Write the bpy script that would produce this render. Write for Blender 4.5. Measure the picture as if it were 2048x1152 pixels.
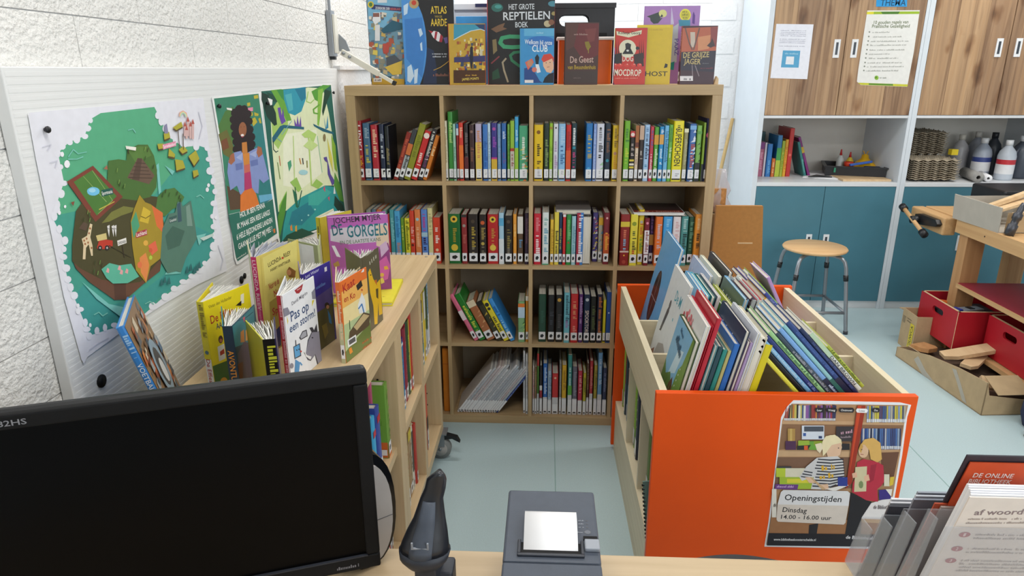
import bpy, math, random
from mathutils import Matrix, Vector
for o in list(bpy.data.objects): bpy.data.objects.remove(o)
sc = bpy.context.scene
col = sc.collection
random.seed(11)
PI = math.pi
# ------------------------------------------------------------------ camera, light, exposure
cam = bpy.data.cameras.new('camera'); camo = bpy.data.objects.new('camera', cam); col.objects.link(camo)
cam.sensor_width = 36; cam.lens = 1362.387 / 2048 * 36; cam.clip_start = .02
def cam_matrix(pos, yaw, pitch, roll):
    sy, cy = math.sin(yaw), math.cos(yaw)
    f = Vector((-sy * math.cos(pitch), cy * math.cos(pitch), -math.sin(pitch)))
    r = Vector((cy, sy, 0)); u = r.cross(f)
    c, s = math.cos(roll), math.sin(roll)
    r, u = c * r + s * u, -s * r + c * u
    m = Matrix((r, u, -f)).transposed().to_4x4(); m.translation = Vector(pos); return m
camo.matrix_world = cam_matrix((.795678, -2.750263, 1.526682), .0504950, .3098925, -.00413768)
sc.camera = camo
world = bpy.data.worlds.new('world'); sc.world = world; world.use_nodes = True
world.node_tree.nodes['Background'].inputs[0].default_value = (.75, .85, 1, 1)
world.node_tree.nodes['Background'].inputs[1].default_value = .4
vs = sc.view_settings
vs.view_transform = 'Standard'; vs.look = 'None'; vs.gamma = 1; vs.use_curve_mapping = False
vs.exposure = 0.05
def area(name, loc, rot, sx, sy, power, color):
    l = bpy.data.lights.new(name, 'AREA'); l.shape = 'RECTANGLE'; l.size = sx; l.size_y = sy; l.energy = power; l.color = color
    o = bpy.data.objects.new(name, l); o.location = loc; o.rotation_euler = rot; col.objects.link(o); return o
LAMPS = [(.75, -1.9), (3.0, -1.9), (.75, .2), (3.0, .2), (1.6, 1.7), (3.8, 1.2)]
for i, (x, y) in enumerate(LAMPS):
    area('ceiling_lamp_light', (x, y, 2.60), (0, 0, 0), 1.2, .3, (17, 17, 19, 19, 11, 12)[i], (1, .965, .92))
area('window_and_fill_light', (-.02, 1.55, 1.75), (0, -PI / 2, 0), 1.0, .8, 14, (.80, .90, 1))
area('window_and_fill_light', (3.2, -3.85, 1.7), (PI / 2, 0, 0), 3.0, 1.3, 46, (.90, .95, 1))  # added fill from behind the camera for the shelves; no window stands here
# ------------------------------------------------------------------ materials
def lin(h):
    if not isinstance(h, str): return h
    v = [int(h[i:i + 2], 16) / 255 for i in (0, 2, 4)]
    return tuple(c / 12.92 if c <= .04045 else ((c + .055) / 1.055) ** 2.4 for c in v)
def nodes(name):
    m = bpy.data.materials.new(name); m.use_nodes = True
    n = m.node_tree.nodes; return m, n, m.node_tree.links, n['Principled BSDF']
def coords(n, l, scale, kind='Object'):
    tc = n.new('ShaderNodeTexCoord'); mp = n.new('ShaderNodeMapping'); mp.inputs['Scale'].default_value = scale
    l.new(tc.outputs[kind], mp.inputs[0]); return mp.outputs[0]
def ramp(n, stops):
    r = n.new('ShaderNodeValToRGB'); e = r.color_ramp.elements
    while len(e) < len(stops): e.new(.5)
    for s, (p, c) in zip(e, stops): s.position = p; s.color = (*lin(c), 1)
    return r
def plain(name, c, rough=.5, var=.06, scale=30, bump=0, bscale=None, metal=0, spec=.5):
    m, n, l, b = nodes(name); co = coords(n, l, (1, 1, 1))
    nz = n.new('ShaderNodeTexNoise'); nz.inputs['Scale'].default_value = scale; nz.inputs['Detail'].default_value = 4; l.new(co, nz.inputs[0])
    c = lin(c); r = ramp(n, [(.3, tuple(x * (1 - var) for x in c)), (.7, tuple(min(1, x * (1 + var)) for x in c))])
    l.new(nz.outputs[0], r.inputs[0]); l.new(r.outputs[0], b.inputs['Base Color'])
    b.inputs['Roughness'].default_value = rough; b.inputs['Metallic'].default_value = metal
    b.inputs['Specular IOR Level'].default_value = spec
    if bump:
        n2 = n.new('ShaderNodeTexNoise'); n2.inputs['Scale'].default_value = bscale or scale; n2.inputs['Detail'].default_value = 6; l.new(co, n2.inputs[0])
        bp = n.new('ShaderNodeBump'); bp.inputs['Strength'].default_value = bump; bp.inputs['Distance'].default_value = .01
        l.new(n2.outputs[0], bp.inputs['Height']); l.new(bp.outputs[0], b.inputs['Normal'])
    return m
def wood(name, c0, c1, axis, rough=.45, fine=60, knots=False, seed=0.):
    m, n, l, b = nodes(name); s = [fine, fine, fine]; s[axis] = fine * .035
    co = coords(n, l, s); nz = n.new('ShaderNodeTexNoise'); nz.inputs['Scale'].default_value = 1; nz.inputs['Detail'].default_value = 5; nz.inputs['Distortion'].default_value = .6
    nz.noise_dimensions = '4D'; nz.inputs['W'].default_value = seed; l.new(co, nz.inputs[0])
    r = ramp(n, [(.25, c0), (.75, c1)]); l.new(nz.outputs[0], r.inputs[0]); out = r.outputs[0]
    if knots:
        s2 = [8, 8, 8]; s2[axis] = 3.4
        co2 = coords(n, l, s2); v = n.new('ShaderNodeTexVoronoi'); v.inputs['Scale'].default_value = 1; v.inputs['Randomness'].default_value = 1
        nd = n.new('ShaderNodeTexNoise'); nd.inputs['Scale'].default_value = 2.2; l.new(co2, nd.inputs[0])
        ad = n.new('ShaderNodeVectorMath'); ad.operation = 'MULTIPLY_ADD'; ad.inputs[1].default_value = (.5, .5, .5); l.new(nd.outputs['Color'], ad.inputs[0]); l.new(co2, ad.inputs[2])
        l.new(ad.outputs[0], v.inputs[0])
        kr = ramp(n, [(.06, (.30, .22, .16)), (.16, (.62, .5, .4)), (.30, (1, 1, 1))]); l.new(v.outputs['Distance'], kr.inputs[0])
        s3 = [26, 26, 26]; s3[axis] = .9
        n3 = n.new('ShaderNodeTexNoise'); n3.inputs['Scale'].default_value = 1; n3.inputs['Detail'].default_value = 3; n3.inputs['Distortion'].default_value = 1.5; l.new(coords(n, l, s3), n3.inputs[0])
        k3 = ramp(n, [(.36, (.62, .56, .52)), (.5, (1, 1, 1)), (.75, (1.0, .93, .83))]); l.new(n3.outputs[0], k3.inputs[0])
        for k in (kr, k3):
            mx = n.new('ShaderNodeMixRGB'); mx.blend_type = 'MULTIPLY'; mx.inputs[0].default_value = .85; l.new(out, mx.inputs[1]); l.new(k.outputs[0], mx.inputs[2]); out = mx.outputs[0]
    l.new(out, b.inputs['Base Color']); b.inputs['Roughness'].default_value = rough
    bp = n.new('ShaderNodeBump'); bp.inputs['Strength'].default_value = .06; bp.inputs['Distance'].default_value = .002; l.new(nz.outputs[0], bp.inputs['Height']); l.new(bp.outputs[0], b.inputs['Normal'])
    return m
def printed(name, rough, coat=0):
    m, n, l, b = nodes(name); a = n.new('ShaderNodeAttribute'); a.attribute_name = 'Col'
    nz = n.new('ShaderNodeTexNoise'); nz.inputs['Scale'].default_value = 45; l.new(coords(n, l, (1, 1, 1)), nz.inputs[0])
    r = ramp(n, [(.3, (.94, .94, .94)), (.7, (1, 1, 1))]); l.new(nz.outputs[0], r.inputs[0])
    mx = n.new('ShaderNodeMixRGB'); mx.blend_type = 'MULTIPLY'; mx.inputs[0].default_value = 1; l.new(a.outputs['Color'], mx.inputs[1]); l.new(r.outputs[0], mx.inputs[2])
    l.new(mx.outputs[0], b.inputs['Base Color']); b.inputs['Roughness'].default_value = rough
    b.inputs['Coat Weight'].default_value = coat; b.inputs['Coat Roughness'].default_value = .15; return m
def glassy(name, tint, mixf):
    m, n, l, b = nodes(name); b.inputs['Base Color'].default_value = (*lin(tint), 1); b.inputs['Roughness'].default_value = .06
    t = n.new('ShaderNodeBsdfTransparent'); t.inputs[0].default_value = (.95, .95, .96, 1); mx = n.new('ShaderNodeMixShader')
    lw = n.new('ShaderNodeLayerWeight'); lw.inputs[0].default_value = .35; rr = ramp(n, [(0, (mixf,) * 3), (1, (min(1, mixf + .4),) * 3)]); l.new(lw.outputs['Facing'], rr.inputs[0]); l.new(rr.outputs[0], mx.inputs[0])
    l.new(t.outputs[0], mx.inputs[1]); l.new(b.outputs[0], mx.inputs[2]); l.new(mx.outputs[0], n['Material Output'].inputs[0]); return m
def paged(name):
    m, n, l, b = nodes(name); w = n.new('ShaderNodeTexNoise'); w.inputs['Scale'].default_value = 1; w.inputs['Detail'].default_value = 2
    l.new(coords(n, l, (1400, 8, 8)), w.inputs[0]); r = ramp(n, [(.3, 'b9b2a2'), (.6, 'ece6d8')]); l.new(w.outputs[0], r.inputs[0]); l.new(r.outputs[0], b.inputs['Base Color']); b.inputs['Roughness'].default_value = .9; return m
BX = wood('oak_laminate_along_x', 'a98d66', 'c3a67c', 0); BY = wood('oak_laminate_along_y', 'b29a77', 'c9b08c', 1); BZ = wood('oak_laminate_along_z', 'a98d66', 'c3a67c', 2)
LY = wood('light_oak_laminate_along_y', 'bea27a', 'd6bc94', 1); LZ = wood('light_oak_laminate_along_z', 'bda17a', 'd3b890', 2); LX = wood('light_oak_laminate_along_x', 'bea27a', 'd6bc94', 0)
PY = wood('pale_birch_along_y', 'd2c4a4', 'e6dabd', 1, fine=50); PX = wood('pale_birch_along_x', 'cfc0a0', 'e4d7b8', 0, fine=50); PZ = wood('pale_birch_along_z', 'c9bda3', 'dccfb2', 2, fine=50)
DESK = wood('desk_laminate', 'b59c79', 'cdb693', 0, fine=40)
PLANKS = [wood('knotty_pine_plank', '937458', 'bc9a74', 2, .5, 30, True, 1.3), wood('knotty_pine_plank', '82664e', 'a98868', 2, .5, 30, True, 5.1), wood('knotty_pine_plank', '9c7c5c', 'c2a07a', 2, .5, 30, True, 9.7)]
BENCH = wood('bench_beech_along_y', 'b98f5f', 'd3ab78', 1, .55, 40); BENCHZ = wood('bench_beech_along_z', 'a87a4c', 'c59767', 2, .55, 40)
BACKING = plain('taupe_backing', 'a3947e', .8, .05, 20)
WALL = plain('white_rough_paint', 'e4e3df', .95, .03, 14, .7, 100)
PANELM = plain('white_ribbed_board', 'e2e3e2', .6, .015, 6)
WALLB = plain('white_smooth_paint', 'e2e3e4', .85, .02, 10, .4, 60)
WHITE = plain('white_laminate', 'dcdfe2', .4, .02, 8); WHITEC = plain('white_cupboard_side', 'd5dde4', .45, .02, 8)
ORANGE = plain('orange_lacquer', 'e6520a', .45, .03, 6, spec=.3); TEAL = plain('teal_laminate', '45798a', .45, .05, 5)
BLACK = plain('black_plastic', '15161a', .4, .1, 40, .05, 400); BLACKM = plain('matt_black', '0c0c0e', .7, .1, 30, spec=.3); SCREEN = plain('dark_screen', '040405', .35, .05, 10, spec=.12)
ANTH = plain('anthracite_plastic', '454c58', .55, .05, 60, .08, 700); ANTHD = plain('dark_anthracite_plastic', '2b2f38', .5, .08, 60, .06, 700); GREYP = plain('grey_plastic', '9297a0', .45, .04, 30); SILV = plain('silver_plastic', 'b2adaa', .45, .04, 20)
STEEL = plain('grey_steel', '8f949a', .35, .06, 20, metal=.6); CREAM = plain('cream_metal', 'dcd9cd', .45, .03, 10)
WHITEP = plain('white_paper', 'eeeef0', .85, .02, 20); RED = plain('red_lacquer', 'b01626', .45, .05, 6); REDT = plain('dark_red_linoleum', '8a2436', .5, .06, 8)
MDF = plain('brown_hardboard', 'b07a3c', .75, .06, 60); CARD = plain('cardboard', 'b59c78', .9, .07, 18, .1, 80); CARDG = plain('grey_cardboard', 'b3aca0', .9, .04, 18)
PULP = plain('egg_tray_pulp', 'a89b86', .95, .1, 60, .5, 160); NAVY = plain('navy_cloth', '27304e', .95, .1, 60, .3, 200)
RUBBER = plain('dark_rubber', '22262a', .6, .08, 40); TYRE = plain('grey_wheel_rubber', '8b8d8c', .6, .05, 40); STONE = plain('beige_paste', 'd9cdbb', .8, .05, 20)
PRINT = printed('printed_card', .42, .15); PAPER = printed('printed_paper', .75); PAGES = paged('page_edges'); ACRYL = glassy('clear_acrylic', 'd4dae0', .055); BAG = glassy('clear_plastic_film', 'dcd6da', .35)
WOODP = wood('plain_pine_offcut', 'c9a67c', 'e0c59c', 1, .6, 40)
TAPE = glassy('packing_tape', 'd8d2c4', .3)
# ------------------------------------------------------------------ mesh helpers
class MB:
    def __init__(s): s.v = []; s.f = []; s.c = []; s.sm = []
    def add(s, vs, fs, c=None, smooth=False, m=None):
        k = len(s.v); s.v += [tuple(m @ Vector(v)) if m else tuple(v) for v in vs]
        for f in fs: s.f.append(tuple(i + k for i in f)); s.c.append(c); s.sm.append(smooth)
        return s
    def box(s, x0, y0, z0, x1, y1, z1, c=None, m=None):
        vs = [(x0, y0, z0), (x1, y0, z0), (x1, y1, z0), (x0, y1, z0), (x0, y0, z1), (x1, y0, z1), (x1, y1, z1), (x0, y1, z1)]
        return s.add(vs, [(0, 3, 2, 1), (4, 5, 6, 7), (0, 1, 5, 4), (1, 2, 6, 5), (2, 3, 7, 6), (3, 0, 4, 7)], c, False, m)
    def prism(s, pts, h0, h1, c=None, m=None, axis=2, smooth=False):
        a = sum(p[0] * q[1] - q[0] * p[1] for p, q in zip(pts, pts[1:] + pts[:1]))
        if a < 0: pts = pts[::-1]
        def P(p, h): return (p[0], p[1], h) if axis == 2 else ((p[0], -h, p[1]) if axis == 1 else (h, p[0], p[1]))
        n = len(pts); vs = [P(p, h0) for p in pts] + [P(p, h1) for p in pts]
        s.add(vs, [tuple(range(n))[::-1], tuple(range(n, 2 * n))], c, False, m)
        return s.add(vs, [(i, (i + 1) % n, n + (i + 1) % n, n + i) for i in range(n)], c, smooth, m)
    def lathe(s, prof, n=20, c=None, m=None, smooth=True):
        k = len(prof); vs = [(r * math.cos(2 * PI * i / n), r * math.sin(2 * PI * i / n), z) for i in range(n) for r, z in prof]
        fs = [(i * k + j, ((i + 1) % n) * k + j, ((i + 1) % n) * k + j + 1, i * k + j + 1) for i in range(n) for j in range(k - 1)]
        s.add(vs, fs, c, smooth, m)
        return s
    def cyl(s, p, q, r, n=12, c=None, r2=None, m=None):
        p = Vector(p); q = Vector(q); d = q - p; L = d.length; r2 = r if r2 is None else r2
        mm = Matrix.Translation(p) @ d.to_track_quat('Z', 'Y').to_matrix().to_4x4()
        if m: mm = m @ mm
        return s.lathe([(0, 0), (r, 0), (r2, L), (0, L)], n, c, mm, True)
    def tube(s, pts, r, n=10, c=None, m=None):
        pts = [Vector(p) for p in pts]; vs = []; N = len(pts); up = None
        for i, p in enumerate(pts):
            t = (pts[min(i + 1, N - 1)] - pts[max(i - 1, 0)]).normalized()
            if up is None: up = t.orthogonal().normalized()
            up = (up - t * up.dot(t)).normalized(); w = t.cross(up)
            vs += [tuple(p + r * (math.cos(2 * PI * k / n) * up + math.sin(2 * PI * k / n) * w)) for k in range(n)]
        fs = [(i * n + k, i * n + (k + 1) % n, (i + 1) * n + (k + 1) % n, (i + 1) * n + k) for i in range(N - 1) for k in range(n)]
        s.add(vs, fs, c, True, m); s.add(vs, [tuple(range(n))[::-1], tuple(range((N - 1) * n, N * n))], c, False, m)
        return s
    def mesh(s, name, mat):
        me = bpy.data.meshes.new(name); me.from_pydata(s.v, [], s.f); me.materials.append(mat)
        me.polygons.foreach_set('use_smooth', s.sm)
        if any(c is not None for c in s.c):
            at = me.color_attributes.new('Col', 'FLOAT_COLOR', 'CORNER'); d = []
            for f, c in zip(s.f, s.c): d += list((*lin(c or 'ffffff'), 1)) * len(f)
            at.data.foreach_set('color', d)
        me.update(); return me
    def obj(s, name, mat, parent=None, m=None, bevel=0):
        o = bpy.data.objects.new(name, s.mesh(name, mat)); col.objects.link(o)
        if parent: o.parent = parent
        if m: o.matrix_local = m
        if bevel:
            b = o.modifiers.new('bevel', 'BEVEL'); b.width = bevel; b.segments = 2; b.limit_method = 'ANGLE'; b.angle_limit = .9
        return o
def tag(o, label=None, cat=None, group=None, kind=None):
    for k, v in (('label', label), ('category', cat), ('group', group), ('kind', kind)):
        if v: o[k] = v
    return o
def thing(name, label, cat, m=None, group=None):
    o = bpy.data.objects.new(name, None); o.empty_display_size = .05; col.objects.link(o)
    if m is not None: o.matrix_world = m
    return tag(o, label, cat, group)
def T(x, y, z): return Matrix.Translation((x, y, z))
def RX(a): return Matrix.Rotation(math.radians(a), 4, 'X')
def RY(a): return Matrix.Rotation(math.radians(a), 4, 'Y')
def RZ(a): return Matrix.Rotation(math.radians(a), 4, 'Z')
# ------------------------------------------------------------------ flat print: layered coloured shapes and lettering
TEXTS = {}
def text_mesh(t):
    if t not in TEXTS:
        c = bpy.data.curves.new('lettering', 'FONT'); c.body = t; c.resolution_u = 2; c.fill_mode = 'FRONT'; c.offset = .012
        o = bpy.data.objects.new('lettering', c); me = o.to_mesh()
        v = [(p.co.x, p.co.y) for p in me.vertices]; f = [tuple(p.vertices) for p in me.polygons]
        o.to_mesh_clear(); bpy.data.objects.remove(o); bpy.data.curves.remove(c)
        x0 = min(p[0] for p in v); x1 = max(p[0] for p in v)
        TEXTS[t] = ([((p[0] - x0) / (x1 - x0), p[1] / .73) for p in v], f)
    return TEXTS[t]
def clipped(pts, box):
    for ax, lim, sg in ((0, box[0], 1), (0, box[2], -1), (1, box[1], 1), (1, box[3], -1)):
        out = []
        for p, q in zip(pts, pts[1:] + pts[:1]):
            a, b = sg * (p[ax] - lim), sg * (q[ax] - lim)
            if a >= 0: out.append(p)
            if a * b < 0: f = a / (a - b); out.append((p[0] + (q[0] - p[0]) * f, p[1] + (q[1] - p[1]) * f))
        pts = out
        if len(pts) < 3: return None
    return pts
class Sheet:
    def __init__(s, eps=3e-5, lift=4e-4, clip=None): s.mb = MB(); s.z = lift; s.eps = eps; s.clip = clip
    def poly(s, pts, c):
        s.z += s.eps
        if s.clip: pts = clipped(pts, s.clip)
        if not pts: return
        a = sum(p[0] * q[1] - q[0] * p[1] for p, q in zip(pts, pts[1:] + pts[:1]))
        if a < 0: pts = pts[::-1]
        s.mb.add([(p[0], p[1], s.z) for p in pts], [tuple(range(len(pts)))], c)
    def rect(s, x0, y0, x1, y1, c): s.poly([(x0, y0), (x1, y0), (x1, y1), (x0, y1)], c)
    def circ(s, x, y, r, c, ry=None, n=14): s.poly([(x + r * math.cos(2 * PI * i / n), y + (ry or r) * math.sin(2 * PI * i / n)) for i in range(n)], c)
    def text(s, t, x0, y0, x1, y1, h, c):
        s.z += s.eps; v, f = text_mesh(t); ux, uy = x1 - x0, y1 - y0; L = math.hypot(ux, uy) or 1; nx, ny = -uy / L * h, ux / L * h
        s.mb.add([(x0 + ux * a + nx * b, y0 + uy * a + ny * b, s.z) for a, b in v], f, c)
    def scrib(s, x0, y0, x1, y1, h, c):      # lettering too small to read: a run of short strokes
        s.z += s.eps; L = math.hypot(x1 - x0, y1 - y0)
        if L < 1e-6: return
        ux, uy = (x1 - x0) / L, (y1 - y0) / L; nx, ny = -uy, ux; p = 0
        while p < L:
            w = h * random.uniform(.18, .42); k = h * random.choice((.62, .62, .7, 1)); b = 0
            if random.random() > .13:
                q = [(p, b), (min(p + w, L), b), (min(p + w, L), k), (p, k)]
                s.mb.add([(x0 + ux * a + nx * e, y0 + uy * a + ny * e, s.z) for a, e in q], [(0, 1, 2, 3)], c)
            p += w + h * .16
    def load(s, name):
        for ln in SHEETS[name].split('\n'):
            k, c = ln[0], ln[2:8]
            if k == 'p':
                n = [int(q) / 2000 for q in ln[9:].split()]; s.poly(list(zip(n[::2], n[1::2])), c)
            else:
                a, t = ln[9:].split('|'); n = [int(q) / 2000 for q in a.split()]
                (s.text(t, *n, c) if k == 't' else s.scrib(*n, c))
        return s
    def obj(s, name, parent=None, m=None, mat=None): return s.mb.obj(name, mat or PRINT, parent, m) if s.mb.f else None
def frame(O, U, V):
    U = Vector(U); V = Vector(V); N = U.cross(V); m = Matrix((U, V, N)).transposed().to_4x4(); m.translation = Vector(O); return m
SPINE = frame((0, 0, 0), (1, 0, 0), (0, 0, 1))
def cover_mat(t): return frame((t / 2, 0, 0), (0, 1, 0), (0, 0, 1))
def back_mat(t, d): return frame((-t / 2, d, 0), (0, -1, 0), (0, 0, 1))
# ------------------------------------------------------------------ books
def cover_mb(t, d, h, c, soft=False):
    k = min(.0022, t * .22); r = min(t * .28, .005)
    out = [(-t / 2, d), (-t / 2, r), (-t / 2 + r * .3, r * .3), (-t / 2 + r, 0), (t / 2 - r, 0), (t / 2 - r * .3, r * .3), (t / 2, r), (t / 2, d), (t / 2 - k, d), (t / 2 - k, k + r), (-t / 2 + k, k + r), (-t / 2 + k, d)]
    return MB().prism(out, 0, h, c)
def pages_mb(t, d, h):
    k = min(.0022, t * .22); e = .003 if t > .008 else .001
    return MB().box(-t / 2 + k, k + .004, e, t / 2 - k, d - e, h - e)
def spine_print(t, h, ops, stk, cseed):
    s = Sheet(); w = t * .49
    for o in ops:
        k = o[0]
        if k == 'b': s.rect(-w, h * o[1], w, h * o[2], o[3])
        elif k == 'v': s.rect(t * (o[1] - .5), 0, t * (o[2] - .5), h, o[3])
        elif k == 'c': s.circ(0, h * o[1], t * o[2] * .95, o[3])
        elif k == 's':
            g = min(t * .62, .016); a, b = h * o[2], h * o[1]
            s.scrib(-g * .33, a, -g * .33, b, g, o[3])
        elif k == 'T':
            g = t * .62; L = h * o[3]; s.text(o[1], -g * .45, h * o[2] + L / 2, -g * .45, h * o[2] - L / 2, g, o[4])
        elif k == 'p':
            y = h * o[1]
            while y < h * o[2] - .008:
                q = random.uniform(.006, .016); x = random.uniform(-w, w * .5); x1 = min(w, x + random.uniform(.3, .9) * t)
                s.poly([(x, y), (x1, y + random.uniform(0, .006)), (min(w, x1 + random.uniform(-.2, .1) * t), min(y + q, h))], o[3]); y += q * random.uniform(1.1, 2.6)
    return s if s.mb.f else None
def sticker_print(t, h, kind):
    s = Sheet(lift=.0009); w = t * .42 if t > .01 else t * .47; a, b = (.012, .047) if kind != 'm' else (.008, .075 if h > .2 else .05)
    if kind == 'm': w = t * .49
    a, b = min(a, h * .08), min(b, h * .32)
    s.rect(-w, a, w, b, 'e9e9ec')
    if kind == 'k': s.poly([(-w * .55, a + .3 * (b - a)), (w * .1, a + .22 * (b - a)), (w * .6, a + .5 * (b - a)), (w * .2, a + .72 * (b - a)), (-w * .5, a + .62 * (b - a))], '1a1a1e')
    elif kind == 'g': s.poly([(-w * .2, a + .35 * (b - a)), (w * .1, a + .3 * (b - a)), (w * .1, a + .6 * (b - a)), (w * .9, a + .62 * (b - a)), (w * .9, a + .85 * (b - a)), (-w * .2, a + .8 * (b - a))], '1a1a1e')
    elif kind == 'm': s.rect(-w * .6, a, w * .6, a + .006, '2a2a2e')
    else: s.scrib(-w * .2, b - .006, -w * .2, a + .006, w * .9, 'b4b4ba'); s.rect(-w, a - .006, w, a - .0005, '1c1c20')
    return s
def book(m, t, h, d, c, label, group, ops=(), stk='k', cover=None, back=False, name='book', cat='book', spineprint=None, fcolor=None):
    o = cover_mb(t, d, h, c).obj(name, PRINT); o.matrix_world = m; tag(o, label, cat, group)
    if t > .006: pages_mb(t, d, h).obj('page_block', PAGES, o)
    sp = spine_print(t, h, ops, stk, c)
    if sp: sp.obj('spine_print', o, SPINE)
    if stk != 'n': sticker_print(t, h, stk).obj('spine_label', o, SPINE)
    if cover: cover.obj('cover_picture', o, back_mat(t, d) if back else cover_mat(t))
    return o
def simple_cover(d, h, cols, seed, title=None, tc='f0f0f0'):
    r = random.Random(seed); s = Sheet(lift=.0003); s.rect(0.002, .002, d - .002, h - .002, cols[0])
    for i in range(9):
        x, y = r.uniform(.02, d - .03), r.uniform(.02, h * .7); q = r.uniform(.02, .06)
        s.poly([(x, y), (min(d - .003, x + q), y + r.uniform(-.01, .01)), (min(d - .003, x + q * .8), min(h - .01, y + q)), (x + q * .1, min(h - .01, y + q * .8))], r.choice(cols[1:]))
    s.scrib(d * .15, h * .82, d * .85, h * .82, h * .06, tc); s.scrib(d * .25, h * .74, d * .75, h * .74, h * .035, tc)
    return s
def open_book(H, a1, a2, w, h, ts, asp, c, label, z, cover_sheet=None, spine_c=None, back_c=None, leaves=12, ops=(), stk='n', page_c='f1efe9', w2=None, gap=.004):
    """a book standing open: front cover along a1, back cover along a2 (degrees in plan), spine ts long along asp"""
    R = math.radians; w2 = w2 or w
    root = thing('book', label, 'book', T(H[0], H[1], z), 'books on the low bookcase')
    d1 = Vector((math.cos(R(a1)), math.sin(R(a1)))); d2 = Vector((math.cos(R(a2)), math.sin(R(a2)))); ds = Vector((math.cos(R(asp)), math.sin(R(asp))))
    def board(p, d, L, th, cc, nm, side):
        n = Vector((d.y, -d.x)) * side; a = p; b = p + d * L; q = [a, b, b - n * th, a - n * th]
        return MB().prism([tuple(x) for x in q], 0, h, cc).obj(nm, PRINT, root)
    O = Vector((0, 0)); E = ds * ts
    fb = board(O, d1, w, .0022, c, 'front_cover', 1); board(E, d2, w2, .0022, back_c or c, 'back_cover', -1)
    n = Vector((ds.y, -ds.x)); sg = -1 if n.dot(d1 + d2) > 0 else 1
    n = n * sg                       # outward from the pages
    q = [O, E, E - n * .002, O - n * .002]
    spn = MB().prism([tuple(x) for x in q], 0, h, spine_c or c).obj('spine', PRINT, root)
    pg = MB(); e = .004
    for i in range(leaves):
        f = (i + .5) / leaves; a = R(a1 + (a2 - a1) * f); p = O + E * (.1 + .8 * f) - n * .003; L = (w - .007) * (1 - .02 * math.sin(i * 7.1)); th = max(.0006, ts / leaves * .35)
        dd = Vector((math.cos(a), math.sin(a))); nn = Vector((dd.y, -dd.x)) * th; cv = Vector((dd.y, -dd.x)) * L * .05 * math.sin(i * 2.3)
        mid = p + dd * L * .5 + cv; en = p + dd * L
        pts = [p + nn, mid + nn, en + nn * .4, en - nn * .4, mid - nn, p - nn]
        pg.prism([tuple(x) for x in pts], e, h - e - .001 * (i % 3), page_c if i % 4 else 'dcdad6')
    pg.obj('page_block', PAPER, root)
    if cover_sheet: Sheet(lift=.0004, clip=(.0008, .0008, w - .0008, h - .0008)).load(cover_sheet).obj('cover_picture', root, frame((0, 0, 0), (d1.x, d1.y, 0), (0, 0, 1)))
    if ops or stk != 'n':
        U = Vector((-n.y, n.x, 0));  mid = E * .5
        fr = frame((mid.x + n.x * .0001, mid.y + n.y * .0001, 0), U, (0, 0, 1))
        sp = spine_print(ts, h, ops, stk, c)
        if sp: sp.obj('spine_print', root, fr)
        if stk != 'n': sticker_print(ts, h, stk).obj('spine_label', root, fr)
    return root
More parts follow.
